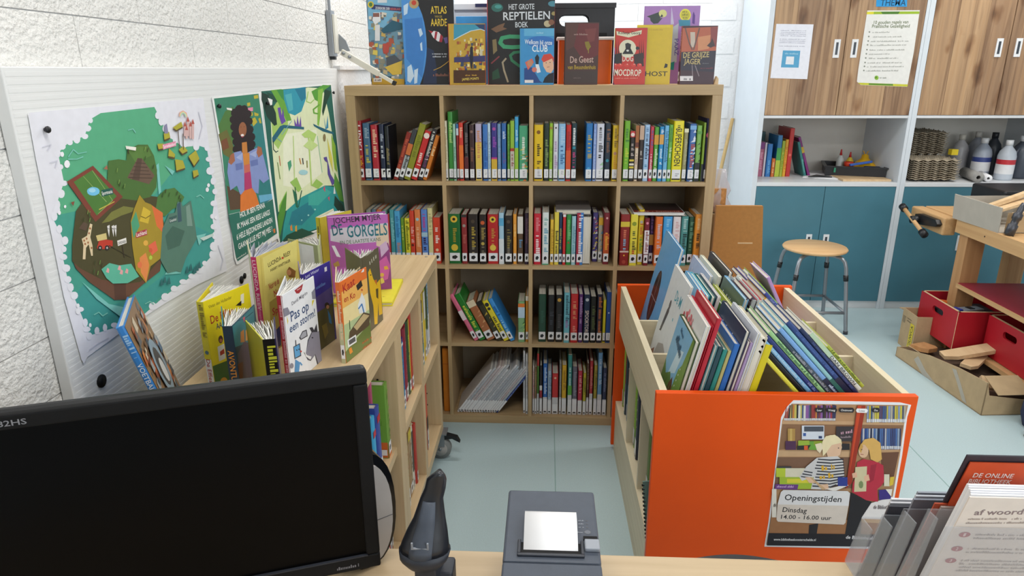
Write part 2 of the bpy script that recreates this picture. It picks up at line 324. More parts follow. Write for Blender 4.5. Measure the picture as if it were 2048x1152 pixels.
SHELF = [
 ('r1c1','books in the top left cube',1096,[
  (41,19.8,238,164,22,0,'a3202c',[('b',0,0.34,'8f2a28'),('T','LINK!',0.72,0.42,'f2f2f2'),('s',0.2,0.42,'e0a82a')],'k','red book titled LINK,first from left in the top left cube'),
  (68,27.8,228,157,22,0,'3d6688',[('s',0.3,0.62,'c9c04a'),('s',0.74,0.92,'9fb6c8')],'w','slate blue book,second from left in the top left cube'),
  (100,26.8,221,152,22,0,'b52536',[('s',0.42,0.92,'f0c9a8')],'w','crimson book with cream title,third from left in the top left cube'),
  (130,19.8,224,155,22,0,'1c2744',[('s',0.4,0.62,'d8dce6'),('s',0.7,0.85,'a8b0c4')],'g','navy book with white title,fourth from left in the top left cube'),
  (152,17.8,217,150,22,0,'151a22',[('s',0.3,0.6,'9a8a5a')],'g','black slim book,fifth from left in the top left cube'),
  (188,19.9,200,138,22,19,'8e2b23',[('s',0.2,0.86,'c95a3c')],'k','dark red book,sixth from left in the top left cube'),
  (209,19.9,212,146,22,19,'3c3f45',[('b',0.5,0.72,'d2723a'),('b',0.1,0.48,'aab0b4'),('s',0.12,0.5,'222222')],'k','grey and orange comic book,seventh from left in the top left cube'),
  (238,26.5,234,161,22,19,'8f9028',[('s',0.4,0.8,'737a1c')],'k','olive green book,eighth from left in the top left cube'),
  (266,24.6,206,142,22,19,'c92a2a',[('s',0.3,0.55,'f4d8d0'),('c',0.9,0.5,'f0e0d8')],'k','bright red book,ninth from left in the top left cube'),
  (289,19.9,214,148,22,19,'2e2c32',[('s',0.4,0.95,'d8d8d0'),('s',0.25,0.5,'6a3a66')],'k','dark grey book with white title,tenth from left in the top left cube'),
  (306,16.1,188,130,22,19,'d47a28',[('s',0.55,0.75,'f2d2a0')],'k','orange slim book,eleventh from left in the top left cube'),
 ]),
 ('r1c2','books in the second cube of the top row',1096,[
  (392,9.8,238,164,22,0,'e6dfc4',[('s',0.3,0.9,'b8a070')],'w',"cream slim book,first from left in the top row's second cube"),
  (410,19.8,272,188,22,0,'3b8f3c',[('s',0.55,0.86,'bfe08a')],'w',"tallest green book,second from left in the top row's second cube"),
  (426,9.8,226,156,22,0,'9fcbb4',[('s',0.35,0.6,'4a8a78')],'w',"pale teal slim book,third from left in the top row's second cube"),
  (438,8.8,226,156,22,0,'9c2c30',[('b',0.8,0.92,'d8e0ea'),('b',0.92,1,'3a78b0')],'w',"dark red slim book with white tag,fourth from left in the top row's second cube"),
  (453,16.8,230,159,22,0,'d93a2a',[('b',0.1,0.62,'e8742c'),('s',0.75,0.92,'f4c0a0')],'w',"red book fading to orange,fifth from left in the top row's second cube"),
  (473,16.8,226,156,22,0,'231a1e',[('s',0.42,0.85,'7a7070'),('b',0.2,0.42,'5a2026')],'w',"black book with dark red title,sixth from left in the top row's second cube"),
  (496,19.8,222,153,22,0,'3b2224',[('s',0.35,0.6,'8a5a48'),('c',0.88,0.3,'8a6a60')],'w',"dark brown book,seventh from left in the top row's second cube"),
  (523,24.8,226,156,22,0,'bdb0ca',[('b',0,0.68,'e2c25a'),('s',0.4,0.88,'d08a5a')],'w',"lilac and yellow book,eighth from left in the top row's second cube"),
  (550,19.8,224,155,22,0,'3f78c2',[('s',0.25,0.7,'2a5aa0')],'w',"royal blue book,ninth from left in the top row's second cube"),
  (566,10.8,228,157,22,0,'c3dcec',[('s',0.2,0.85,'7aa0c0')],'w',"pale blue slim book,tenth from left in the top row's second cube"),
  (586,22.8,229,158,22,0,'3c3486',[('b',0,0.38,'d8b03a'),('b',0.38,0.41,'c03a8a'),('s',0.58,0.8,'9a4ab0'),('c',0.9,0.3,'b04a9a')],'w',"purple book with yellow foot,eleventh from left in the top row's second cube"),
  (606,13.8,226,156,22,0,'7092ba',[('s',0.3,0.8,'90aac8')],'w',"greyish blue book,twelfth from left in the top row's second cube"),
  (625,18.8,228,157,22,0,'2f66ac',[('s',0.68,0.86,'d0dcf0'),('s',0.3,0.5,'6a5a9a')],'w',"deep blue book,thirteenth from left in the top row's second cube"),
  (644,9.8,224,155,22,0,'78b050',[('s',0.3,0.9,'4a8a3a')],'w',"leaf green slim book,fourteenth from left in the top row's second cube"),
  (659,15.8,238,164,22,0,'94bd3c',[('b',0.2,0.5,'c8c0b0'),('b',0.5,0.55,'b03a2a'),('s',0.25,0.45,'8a2a2a')],'w',"lime book with red band,fifteenth from left in the top row's second cube"),
  (676,14.8,253,175,22,0,'3fa2d8',[('b',0,0.52,'9bc53a'),('s',0.62,0.8,'b8e0f0')],'w',"sky blue over lime tall book,sixteenth from left in the top row's second cube"),
  (704,35.8,219,151,22,0,'4aa47a',[('p',0.1,0.62,'d8c04a'),('p',0.0,0.5,'d87a3a'),('p',0.2,0.7,'3a8a6a'),('s',0.2,0.8,'e8efe4')],'w',"jade book with orange mosaic,seventeenth from left in the top row's second cube"),
 ]),
 ('r1c3','books in the third cube of the top row',1096,[
  (764,36.8,222,153,22,0,'eac41c',[('c',0.87,0.22,'8a5a1a'),('s',0.45,0.66,'2a2008'),('s',0.18,0.36,'6a5210')],'w',"broad yellow book with brown seal,first from left in the top row's third cube"),
  (796,19.8,228,157,22,0,'1f3328',[('s',0.25,0.72,'8aa060')],'w',"dark green book,second from left in the top row's third cube"),
  (814,12.8,228,157,22,0,'97c431',[('s',0.3,0.6,'7aa020'),('c',0.92,0.4,'b07a3a')],'w',"lime slim book,third from left in the top row's third cube"),
  (833,18.8,226,156,22,0,'dcdce2',[('s',0.18,0.7,'b090b8'),('c',0.93,0.2,'333333')],'w',"white book with lilac title,fourth from left in the top row's third cube"),
  (858,26.8,226,156,22,0,'8fc0e6',[('b',0.1,0.2,'a8cc4a'),('s',0.3,0.62,'3a6aa0'),('s',0.65,0.95,'b0d0ea')],'w',"light blue book with grassy foot,fifth from left in the top row's third cube"),
  (884,19.8,222,153,22,0,'c92a26',[('b',0.2,0.55,'d8542a'),('s',0.6,0.88,'a02020')],'w',"scarlet book,sixth from left in the top row's third cube"),
  (906,20.8,228,157,22,0,'10333c',[('s',0.62,0.92,'e8ecec'),('s',0.18,0.5,'c83a7a'),('c',0.58,0.3,'2a8aa0')],'w',"dark teal book with pink lettering,seventh from left in the top row's third cube"),
  (966,25.8,228,157,22,0,'2274b8',[('s',0.4,0.8,'c0a84a'),('c',0.22,0.25,'4aa0d0')],'w',"blue book with golden title,eighth from left in the top row's third cube"),
  (988,11.8,226,156,22,0,'7f9cd8',[('s',0.2,0.9,'b8c8ea')],'w',"periwinkle slim book,ninth from left in the top row's third cube"),
  (1010,29.8,226,156,22,0,'d6d8e4',[('s',0.4,0.62,'222228'),('s',0.62,0.9,'8a8a94'),('p',0.2,0.36,'a0c8a0'),('c',0.92,0.16,'333333')],'w',"white book with black script,tenth from left in the top row's third cube"),
  (1040,21.8,228,157,22,0,'172a3c',[('s',0.5,0.9,'8a5a3a'),('c',0.36,0.3,'2a8a9a')],'w',"midnight blue book,eleventh from left in the top row's third cube"),
  (1070,22.8,220,152,22,0,'e4c02a',[('s',0.6,0.94,'8a6a20'),('c',0.5,0.3,'c08a70'),('s',0.2,0.46,'d89a20')],'w',"yellow book with orange pictures,twelfth from left in the top row's third cube"),
 ]),
 ('r1c4','books in the top right cube',1096,[
  (1115,22.8,237,164,22,0,'77b830',[('s',0.3,0.55,'c8d83a'),('s',0.65,0.92,'3a7a2a')],'w','lime green broad book,first from left in the top right cube'),
  (1137,18.8,198,137,22,0,'1c1414',[('b',0.88,1,'c82a2a'),('c',0.93,0.42,'e8d8d0'),('s',0.5,0.75,'b8a8a0'),('b',0.4,0.44,'d8c03a'),('b',0.32,0.36,'e8dfd0'),('b',0.26,0.3,'d8c03a')],'w','short black book with yellow waves,second from left in the top right cube'),
  (1156,13.8,219,151,22,0,'e2cdb4',[('b',0.6,1,'a8642c'),('b',0.62,0.7,'6a3020'),('s',0.3,0.5,'a07a6a')],'w','cream book with orange top,third from left in the top right cube'),
  (1173,16.8,219,151,22,0,'33241f',[('b',0.75,1,'c8a890'),('s',0.4,0.55,'c0b8b0')],'k','brown black book,fourth from left in the top right cube'),
  (1194,20.8,222,153,22,0,'a8c8ea',[('s',0.4,0.75,'1a2a44'),('s',0.75,0.95,'5a80aa'),('s',0.1,0.3,'4a90b8')],'k','baby blue book with bold title,fifth from left in the top right cube'),
  (1214,13.8,215,148,22,0,'c8384a',[('s',0.62,0.95,'4a5a9a'),('s',0.2,0.5,'f0c8cc')],'k','raspberry slim book,sixth from left in the top right cube'),
  (1232,17.8,213,147,22,0,'57a33a',[('b',0.68,0.86,'d89a2c'),('s',0.22,0.62,'d8ecc8')],'k','grass green book with orange label,seventh from left in the top right cube'),
  (1251,16.8,215,148,22,0,'2490cc',[('b',0.68,0.86,'d8a04a'),('s',0.3,0.62,'d8ecf6'),('s',0.88,0.97,'e8f0f6')],'k','cyan blue book with orange label,eighth from left in the top right cube'),
  (1270,16.8,219,151,22,0,'6fb8e2',[('s',0.35,0.9,'2a6a9a')],'k','pale cyan slim book,ninth from left in the top right cube'),
  (1287,14.8,222,153,22,0,'69ad45',[('s',0.4,0.6,'d8e8c8'),('s',0.7,0.95,'3a7a2a')],'k','mid green slim book,tenth from left in the top right cube'),
  (1316,39.8,237,164,22,0,'ebdc1e',[('T','SUPERSCHOEN',0.57,0.62,'16160a'),('s',0.84,0.93,'5a5410')],'w','broad bright yellow book titled SUPERSCHOEN,eleventh from left in the top right cube'),
  (1347,16.8,207,143,22,0,'979268',[('b',0.93,1,'e8e4c0'),('s',0.3,0.8,'b8b48a')],'w','olive grey slim book,twelfth from left in the top right cube'),
  (1372,24.8,226,156,22,0,'3566aa',[('p',0.0,0.92,'dfe6f0'),('p',0.1,0.8,'dfe6f0'),('b',0.9,0.97,'7ab0e0'),('s',0.25,0.65,'b0453a')],'w','blue book with white triangles,thirteenth from left in the top right cube'),
  (1398,19.8,219,151,22,0,'7fb454',[('b',0,0.34,'15171a'),('p',0.35,0.7,'1a1c1e'),('b',0.85,0.9,'5a9a3a')],'w','pale green book with black foot,fourteenth from left in the top right cube'),
  (1418,8.8,230,159,22,0,'8fb23a',[('b',0,0.3,'15171a')],'n','lime streaked slim book,fifteenth from left in the top right cube'),
  (1436,23.8,246,170,22,0,'1d1c4e',[('c',0.74,0.5,'e86a92'),('s',0.2,0.55,'a8a8c0'),('c',0.9,0.12,'b0b0d0')],'w','tall navy book with pink disc,sixteenth from left in the top right cube'),
 ]),
 ('r2c1','books in the first cube of the second row',743,[
  (56,19.8,229,158,22,0,'8a9488',[('s',0.4,0.8,'c0c8b8')],'k',"grey green book,first from left in the second row's first cube"),
  (78,19.8,230,159,22,0,'55748c',[('s',0.4,0.8,'a8bcc8')],'k',"steel blue book,second from left in the second row's first cube"),
  (100,21.8,230,159,22,0,'c86a3c',[('s',0.4,0.8,'f0d0b0')],'k',"terracotta book,third from left in the second row's first cube"),
  (122,18.8,226,156,22,0,'6f9a90',[('s',0.4,0.8,'d0e0d8')],'k',"sage book,fourth from left in the second row's first cube"),
  (138,7.8,211,146,22,0,'c03a34',[],'k',"red thin book,fifth from left in the second row's first cube"),
  (153,18.8,230,159,22,0,'4a9fa6',[('s',0.4,0.85,'8ac8cc')],'k',"teal book,sixth from left in the second row's first cube"),
  (176,23.8,226,156,22,0,'4aa4d6',[('s',0.5,0.9,'2a70a8'),('s',0.2,0.4,'c08a7a')],'k',"azure book,seventh from left in the second row's first cube"),
  (196,13.8,195,135,22,0,'6f9a2c',[('s',0.5,0.85,'d8d05a')],'k',"moss green short book,eighth from left in the second row's first cube"),
  (216,19.8,195,135,22,0,'e2d83a',[('s',0.3,0.95,'5a6a1a')],'k',"lemon yellow short book,ninth from left in the second row's first cube"),
  (236,18.8,226,156,22,0,'d2402a',[('s',0.4,0.7,'f0b0a8'),('c',0.35,0.3,'5a1a1a')],'k',"tomato red book,tenth from left in the second row's first cube"),
  (260,24.8,231,159,22,0,'e08048',[('c',0.82,0.28,'a0c8d8'),('s',0.3,0.7,'f0b890')],'k',"salmon orange book,eleventh from left in the second row's first cube"),
  (288,25.8,231,159,22,0,'5a86d0',[('s',0.6,0.92,'b83a8a'),('b',0.5,0.58,'a8c8d8'),('s',0.1,0.48,'2a1a4a')],'k',"blue book with magenta letters,twelfth from left in the second row's first cube"),
  (313,20.8,237,164,22,0,'dcd49a',[('s',0.5,0.9,'a8a070')],'k',"tall cream book,thirteenth from left in the second row's first cube"),
  (340,30.8,198,137,22,0,'d23f26',[('s',0.45,0.82,'f6e8e0'),('c',0.3,0.22,'e8c8a0')],'k',"orange red book with white title,fourteenth from left in the second row's first cube"),
 ]),
 ('r2c2','books in the second cube of the second row',743,[
  (414,50.8,213,147,22,0,'14662c',[('c',0.9,0.3,'e0b83a'),('c',0.9,0.13,'1a1408'),('s',0.36,0.72,'a8902c'),('c',0.33,0.3,'d8b83a')],'k',"thick green book with a yellow eye,first from left in the second row's second cube"),
  (456,22.8,211,146,22,0,'8e2a2c',[('b',0.95,1,'2a2a2c'),('c',0.78,0.3,'9a9088'),('s',0.4,0.6,'b05a50')],'k',"dark red book with grey seal,second from left in the second row's second cube"),
  (493,40.8,213,147,22,0,'261d1a',[('s',0.34,0.75,'b0983a'),('s',0.16,0.34,'9a9078'),('c',0.86,0.2,'4a3c30')],'k',"thick black book with gold title,third from left in the second row's second cube"),
  (534,29.8,212,146,22,0,'241a18',[('c',0.84,0.3,'c8582a'),('s',0.5,0.74,'a8904a'),('c',0.42,0.25,'b8a04a'),('s',0.18,0.36,'7a7060')],'k',"black book with orange sun,fourth from left in the second row's second cube"),
  (576,45.8,212,146,22,0,'b81f22',[('c',0.9,0.3,'e0b83a'),('c',0.9,0.13,'1a1408'),('s',0.36,0.72,'c08a3a'),('c',0.33,0.3,'e0c04a')],'k',"thick red book with a yellow eye,fifth from left in the second row's second cube"),
  (612,20.8,220,152,22,0,'a8cce0',[('b',0.0,0.5,'d8dee2'),('b',0.75,0.9,'5aa8d0')],'k',"ice blue book,sixth from left in the second row's second cube"),
  (642,30.8,208,144,22,0,'231c18',[('s',0.34,0.75,'8a7a3a'),('s',0.16,0.34,'8a8070'),('c',0.88,0.25,'5a4c40')],'k',"black book with olive title,seventh from left in the second row's second cube"),
  (668,14.8,214,148,22,0,'eda03a',[('s',0.55,0.8,'f6c878')],'k',"amber slim book,eighth from left in the second row's second cube"),
  (691,22.8,213,147,22,0,'5f4630',[('b',0.62,0.96,'e2dcd4'),('s',0.3,0.5,'5a8ab0')],'k',"brown book with white plate,ninth from left in the second row's second cube"),
  (718,17.8,219,151,22,0,'33203a',[('s',0.4,0.9,'6a4a5a')],'k',"dark plum book,tenth from left in the second row's second cube"),
 ]),
 ('r2c3','books in the third cube of the second row',743,[
  (762,29.8,217,150,22,0,'cc2438',[('s',0.2,0.58,'f6e4e4'),('s',0.65,0.95,'e08a90')],'k',"red book with white title,first from left in the second row's third cube"),
  (796,26.8,223,154,22,0,'dfe6e4',[('b',0.0,0.02,'3aa078'),('s',0.25,0.7,'6aa0b8'),('s',0.75,0.9,'90b8b0')],'k',"white book with green dashes,second from left in the second row's third cube"),
  (823,13.8,193,133,22,0,'e2b83a',[('s',0.25,0.8,'b08a2a')],'k',"short golden slim book,third from left in the second row's third cube"),
  (842,18.8,224,155,22,0,'e4cf4e',[('s',0.45,0.65,'2a2410'),('s',0.2,0.42,'6a5a20')],'k',"yellow book with black script,fourth from left in the second row's third cube"),
  (859,13.8,222,153,22,0,'1d3c5c',[('s',0.3,0.7,'b0a84a')],'k',"dark blue slim book,fifth from left in the second row's third cube"),
  (874,11.8,216,149,22,0,'cc2a2c',[('b',0.95,1,'e0e0e0')],'k',"red slim book with white head,sixth from left in the second row's third cube"),
  (892,19.8,214,148,22,0,'2f8a3c',[('s',0.5,0.9,'80c080'),('c',0.45,0.2,'b83a2a')],'k',"green book,seventh from left in the second row's third cube"),
  (913,17.8,208,144,22,0,'9fc8d2',[('s',0.2,0.8,'6a98a8')],'k',"pale blue book,eighth from left in the second row's third cube"),
  (939,26.8,222,153,22,0,'3a7cc4',[('v',0,0.55,'a8263a'),('s',0.2,0.96,'e8e8ee')],'k',"book half crimson half blue,ninth from left in the second row's third cube"),
  (1006,21.8,212,146,72,0,'463a78',[('p',0.1,0.95,'d8d8dc'),('p',0.2,0.9,'b04a6a'),('p',0.2,0.9,'c8b83a')],'k',"violet patterned book,tenth from left in the second row's third cube"),
  (1028,17.8,202,139,62,0,'b8b4a0',[('b',0.8,0.96,'e8b02a'),('p',0.1,0.7,'5a90b8'),('p',0.1,0.7,'c8904a')],'k',"comic book with yellow top,eleventh from left in the second row's third cube"),
  (1050,23.8,220,152,37,0,'7c1f2a',[('b',0.12,0.6,'c2521f'),('s',0.2,0.62,'f0b03a'),('c',0.9,0.2,'d8a8a0')],'k',"maroon book with orange title,twelfth from left in the second row's third cube"),
 ]),
 ('r2c4','books in the fourth cube of the second row',743,[
  (1124,37.8,217,150,22,0,'8f2420',[('b',0.76,0.86,'d8c03a'),('s',0.3,0.52,'8ab0c8'),('s',0.52,0.7,'d87a5a'),('b',0.26,0.29,'e0c8b8'),('c',0.2,0.1,'e8b03a'),('c',0.07,0.22,'b04a3a')],'n',"dark red book with yellow emblem,first from left in the second row's fourth cube"),
  (1161,30.8,217,150,22,0,'e6d643',[('s',0.48,0.7,'4a5a2a'),('s',0.3,0.48,'3a3a18'),('c',0.82,0.3,'8a9a2a'),('s',0.18,0.3,'c0452a')],'k',"yellow book with black title,second from left in the second row's fourth cube"),
  (1192,21.8,234,161,32,0,'dfc42f',[('s',0.5,0.75,'c8602a'),('c',0.78,0.3,'b8b0a8'),('s',0.25,0.48,'6a9a3a')],'k',"tall mustard book,third from left in the second row's fourth cube"),
  (1214,19.8,201,139,22,0,'7d1f2e',[('b',0.25,0.75,'e6e0e2'),('c',0.9,0.28,'e08aa0'),('s',0.28,0.72,'8a3a3a')],'k',"dark red book with white plate,fourth from left in the second row's fourth cube"),
  (1238,16.8,204,141,52,0,'38254c',[('b',0.4,0.62,'c08a3a'),('s',0.65,0.95,'7a4a8a')],'k',"deep purple slim book,fifth from left in the second row's fourth cube"),
  (1262,28.8,208,144,22,0,'e0702a',[('s',0.35,0.85,'c8b8c0')],'k',"orange book,sixth from left in the second row's fourth cube"),
  (1298,36.8,208,144,22,0,'42a0de',[('s',0.7,0.95,'8ac8ea'),('s',0.5,0.62,'c8c04a'),('s',0.2,0.38,'e8f2f8')],'k',"sky blue broad book,seventh from left in the second row's fourth cube"),
  (1335,30.8,208,144,22,0,'e6dada',[('b',0,0.02,'d88a98'),('s',0.3,0.9,'d8b0b0')],'k',"white book with pink dots,eighth from left in the second row's fourth cube"),
  (1368,27.8,209,144,22,0,'4f928e',[('s',0.35,0.65,'183a3a'),('s',0.7,0.95,'b0d0cc')],'k',"sea green book,ninth from left in the second row's fourth cube"),
  (1398,22.8,204,141,37,0,'24523a',[('s',0.3,0.9,'6a9a7a')],'k',"bottle green book,tenth from left in the second row's fourth cube"),
  (1423,28.8,219,151,22,0,'e2902c',[('s',0.35,0.66,'2a1c08'),('s',0.7,0.95,'f0c890')],'k',"orange amber book with black script,eleventh from left in the second row's fourth cube"),
 ]),
 ('r3c2','books in the second cube of the third row',390,[
  (489,19.6,235,162,22,-27,'dd6d8c',[('b',0.45,0.65,'ead8dc')],'k',"pink leaning book,first from left in the third row's second cube"),
  (512,28.5,235,162,22,-27,'1f7a28',[('s',0.3,0.75,'d0d84a'),('s',0.1,0.3,'a8c03a')],'k',"green leaning book,second from left in the third row's second cube"),
  (547,36.5,200,138,22,-27,'a8663c',[('b',0.85,1,'e0d0b0'),('p',0.2,0.8,'d0a070'),('b',0.1,0.2,'2a1a14')],'k',"brown leaning book with cream edge,third from left in the third row's second cube"),
  (590,24.9,200,138,22,-27,'33301c',[('p',0.2,0.8,'c8a83a'),('b',0.9,1,'16140e')],'k',"black leaning book with yellow leaves,fourth from left in the third row's second cube"),
  (619,24.9,205,141,22,-27,'e4d22c',[('s',0.2,0.6,'4a4a2a'),('c',0.9,0.4,'2a2a2a'),('c',0.8,0.3,'2a2a2a')],'k',"yellow leaning book,fifth from left in the third row's second cube"),
  (648,20.5,215,148,22,-27,'3a90d8',[('s',0.2,0.5,'a0d0f0'),('s',0.6,0.85,'1a5aa0')],'k',"bright blue leaning book,sixth from left in the third row's second cube"),
  (696,28.8,188,130,22,0,'7fae78',[('b',0.6,0.9,'bcd4e8'),('b',0.86,0.95,'e07a2a'),('p',0.1,0.6,'2f6a34'),('p',0.1,0.5,'b0d06a')],'k',"jungle picture book,seventh from left in the third row's second cube"),
  (720,11.8,211,146,22,0,'d89028',[('b',0.9,1,'e8e0d0')],'k',"amber thin book,eighth from left in the third row's second cube"),
 ]),
 ('r3c3','books in the third cube of the third row',390,[
  (786,32.8,218,150,22,0,'1d4634',[('s',0.4,0.7,'2c5a48')],'k',"dark green thick book,first from left in the third row's third cube"),
  (825,28.8,215,148,22,0,'17161a',[('s',0.35,0.65,'3a3a44')],'k',"black thick book,second from left in the third row's third cube"),
  (859,28.8,216,149,22,0,'1a1818',[('c',0.9,0.3,'c89a3a'),('s',0.3,0.6,'4a4444')],'k',"black book with a lamp,third from left in the third row's third cube"),
  (892,24.8,229,158,22,0,'74bccb',[('s',0.4,0.95,'204a5a'),('s',0.3,0.45,'9a7ab0')],'k',"aqua book,fourth from left in the third row's third cube"),
  (924,31.8,223,154,22,0,'c42a2c',[('s',0.5,0.85,'e0a070'),('s',0.15,0.35,'e08878')],'k',"red book with gold title,fifth from left in the third row's third cube"),
  (952,17.8,220,152,22,0,'56286e',[('s',0.4,0.95,'b898c0')],'k',"purple slim book,sixth from left in the third row's third cube"),
  (978,25.8,220,152,22,0,'1c2f4c',[('T','SPOOKTOREN',0.4,0.56,'e0ccc0'),('c',0.9,0.3,'c0c8d0')],'k',"navy book titled SPOOKTOREN,seventh from left in the third row's third cube"),
  (1006,23.8,211,146,22,0,'171c1a',[('s',0.3,0.8,'5a6a3a')],'k',"black book with olive title,eighth from left in the third row's third cube"),
  (1033,22.8,221,152,22,0,'1f2238',[('s',0.2,0.95,'c0703a')],'k',"dark navy book with orange title,ninth from left in the third row's third cube"),
  (1054,11.8,196,135,22,0,'d6cc2c',[],'w',"yellow thin book,tenth from left in the third row's third cube"),
  (1072,19.8,231,159,22,0,'24509a',[('c',0.6,0.2,'c0c8e0')],'w',"cobalt blue book,eleventh from left in the third row's third cube"),
 ]),
 ('r3c4','books in the fourth cube of the third row',390,[
  (1114,19.8,216,149,22,0,'eab51f',[('b',0.0,0.4,'e8952a'),('s',0.5,0.95,'b07a10')],'w',"yellow orange book beside the bin,first from left in the third row's fourth cube"),
  (1138,16.8,216,149,22,0,'3a3a5a',[],'w',"dark blue book beside the bin,second from left in the third row's fourth cube"),
 ]),
 ('r4c2','magazines in the second cube of the bottom row',39,[
  (410,8.9,264,182,22,36,'e4e2e2',[('s',0.2,0.8,'a89aa0'),('s',0.55,0.95,'b8b8c0')],'m',"slim white magazine leaning right,first from left in the bottom row's second cube"),
  (424,10.5,272,188,22,36,'c2c6cc',[('s',0.2,0.8,'9aa0ac'),('s',0.55,0.95,'b8b8c0')],'m',"slim white magazine leaning right,second from left in the bottom row's second cube"),
  (438,10.5,285,197,22,36,'d8c8c8',[('s',0.2,0.8,'9aa0ac'),('s',0.55,0.95,'b8b8c0')],'m',"thin silver magazine leaning right,third from left in the bottom row's second cube"),
  (449,8.1,285,197,22,36,'d8c8c8',[('s',0.2,0.8,'b0b4bc'),('s',0.55,0.95,'b8b8c0')],'m',"thin silver magazine leaning right,fourth from left in the bottom row's second cube"),
  (459,8.1,292,201,22,36,'e4e2e2',[('s',0.2,0.8,'9aa0ac'),('s',0.55,0.95,'b8b8c0')],'m',"thin pale grey magazine leaning right,fifth from left in the bottom row's second cube"),
  (472,9.7,292,201,22,36,'c2c6cc',[('s',0.2,0.8,'b0b4bc'),('s',0.55,0.95,'b8b8c0')],'m',"thin pale grey magazine leaning right,sixth from left in the bottom row's second cube"),
  (484,9.7,264,182,22,36,'dcdce0',[('s',0.2,0.8,'a89aa0'),('s',0.55,0.95,'b8b8c0')],'m',"thin silver magazine leaning right,seventh from left in the bottom row's second cube"),
  (495,8.1,264,182,22,36,'c2c6cc',[('s',0.2,0.8,'9aa0ac'),('s',0.55,0.95,'b8b8c0')],'m',"thin pale grey magazine leaning right,eighth from left in the bottom row's second cube"),
  (508,9.7,292,201,22,36,'dcdce0',[('s',0.2,0.8,'9aa0ac'),('s',0.55,0.95,'b8b8c0')],'m',"thin silver magazine leaning right,ninth from left in the bottom row's second cube"),
  (519,8.1,285,197,22,36,'bfcad4',[('s',0.2,0.8,'a89aa0'),('s',0.55,0.95,'b8b8c0')],'m',"thin silver magazine leaning right,tenth from left in the bottom row's second cube"),
  (533,11.3,264,182,22,36,'aab0bc',[('s',0.2,0.8,'b0b4bc'),('s',0.55,0.95,'b8b8c0')],'m',"thin silver magazine leaning right,eleventh from left in the bottom row's second cube"),
  (544,8.9,272,188,22,36,'c2c6cc',[('s',0.2,0.8,'b0b4bc'),('s',0.55,0.95,'b8b8c0')],'m',"thin silver magazine leaning right,twelfth from left in the bottom row's second cube"),
  (554,7.3,292,201,22,36,'dcdce0',[('s',0.2,0.8,'a89aa0'),('s',0.55,0.95,'b8b8c0')],'m',"slim off white magazine leaning right,thirteenth from left in the bottom row's second cube"),
  (565,8.1,292,201,22,36,'d8c8c8',[('s',0.2,0.8,'a89aa0'),('s',0.55,0.95,'b8b8c0')],'m',"slim off white magazine leaning right,fourteenth from left in the bottom row's second cube"),
  (576,8.1,264,182,22,36,'bfcad4',[('s',0.2,0.8,'9aa0ac'),('s',0.55,0.95,'b8b8c0')],'m',"thin pale grey magazine leaning right,fifteenth from left in the bottom row's second cube"),
  (588,8.9,260,179,22,36,'233a86',[('s',0.3,0.8,'8a9ac8')],'m',"slim blue magazine leaning right,sixteenth from left in the bottom row's second cube"),
  (708,8.8,307,212,22,0,'d8d8dc',[('s',0.2,0.9,'a8acb4')],'m',"upright white magazine,seventeenth from left in the bottom row's second cube"),
  (720,8.8,294,203,22,0,'dcdce0',[('s',0.2,0.9,'b0b0b8')],'m',"upright pale magazine,eighteenth from left in the bottom row's second cube"),
 ]),
 ('r4c3','books in the third cube of the bottom row',39,[
  (750,7.8,238,164,22,0,'d8d0c8',[('s',0.3,0.9,'c05a6a')],'m',"white thin book,first from left in the bottom row's third cube"),
  (760,7.8,231,159,22,0,'8a6a4c',[('b',0,0.34,'cfcfd2'),('s',0.5,0.9,'c0b080')],'m',"brownish thin book,second from left in the bottom row's third cube"),
  (770,7.8,295,204,22,0,'5a8a3a',[('b',0,0.34,'cfcfd2'),('b',0.8,1,'b8282a')],'m',"green thin book with red head,third from left in the bottom row's third cube"),
  (783,10.8,238,164,22,0,'2a2226',[('b',0,0.34,'cfcfd2'),('b',0.5,0.6,'e0e0e0'),('b',0.35,0.5,'9a2430')],'m',"black white and red thin book,fourth from left in the bottom row's third cube"),
  (802,18.8,245,169,22,0,'2f6cc0',[('b',0,0.34,'cfcfd2'),('s',0.4,0.95,'c8dcf4')],'m',"blue book,fifth from left in the bottom row's third cube"),
  (822,15.8,212,146,22,0,'a8c0d8',[('b',0,0.34,'cfcfd2'),('s',0.4,0.9,'7090b0')],'m',"light blue book,sixth from left in the bottom row's third cube"),
  (847,26.8,199,137,22,0,'c83030',[('b',0,0.42,'cfcfd2'),('c',0.9,0.2,'e8c0a0')],'m',"red book,seventh from left in the bottom row's third cube"),
  (870,8.8,246,170,22,0,'8a8a88',[('b',0,0.34,'cfcfd2'),('s',0.4,0.9,'b8b8b8')],'m',"grey thin book,eighth from left in the bottom row's third cube"),
  (887,19.8,240,166,22,0,'e0b028',[('b',0,0.34,'cfcfd2'),('s',0.5,0.9,'a07a18')],'m',"mustard yellow book,ninth from left in the bottom row's third cube"),
  (912,17.8,290,200,22,0,'38908c',[('b',0,0.34,'cfcfd2'),('b',0.34,0.5,'5aa83a'),('s',0.5,0.8,'c8e8e4')],'m',"teal book,tenth from left in the bottom row's third cube"),
  (934,20.8,234,161,22,0,'6a6878',[('b',0,0.34,'cfcfd2'),('s',0.4,0.9,'9a98a8')],'m',"slate grey book,eleventh from left in the bottom row's third cube"),
  (958,18.8,214,148,22,0,'c2304a',[('b',0,0.34,'cfcfd2'),('s',0.5,0.9,'e0a8a8')],'m',"cherry red book,twelfth from left in the bottom row's third cube"),
  (978,12.8,205,141,22,0,'b8b02c',[('b',0,0.34,'cfcfd2'),('s',0.5,0.9,'6a6a1a')],'m',"olive yellow book,thirteenth from left in the bottom row's third cube"),
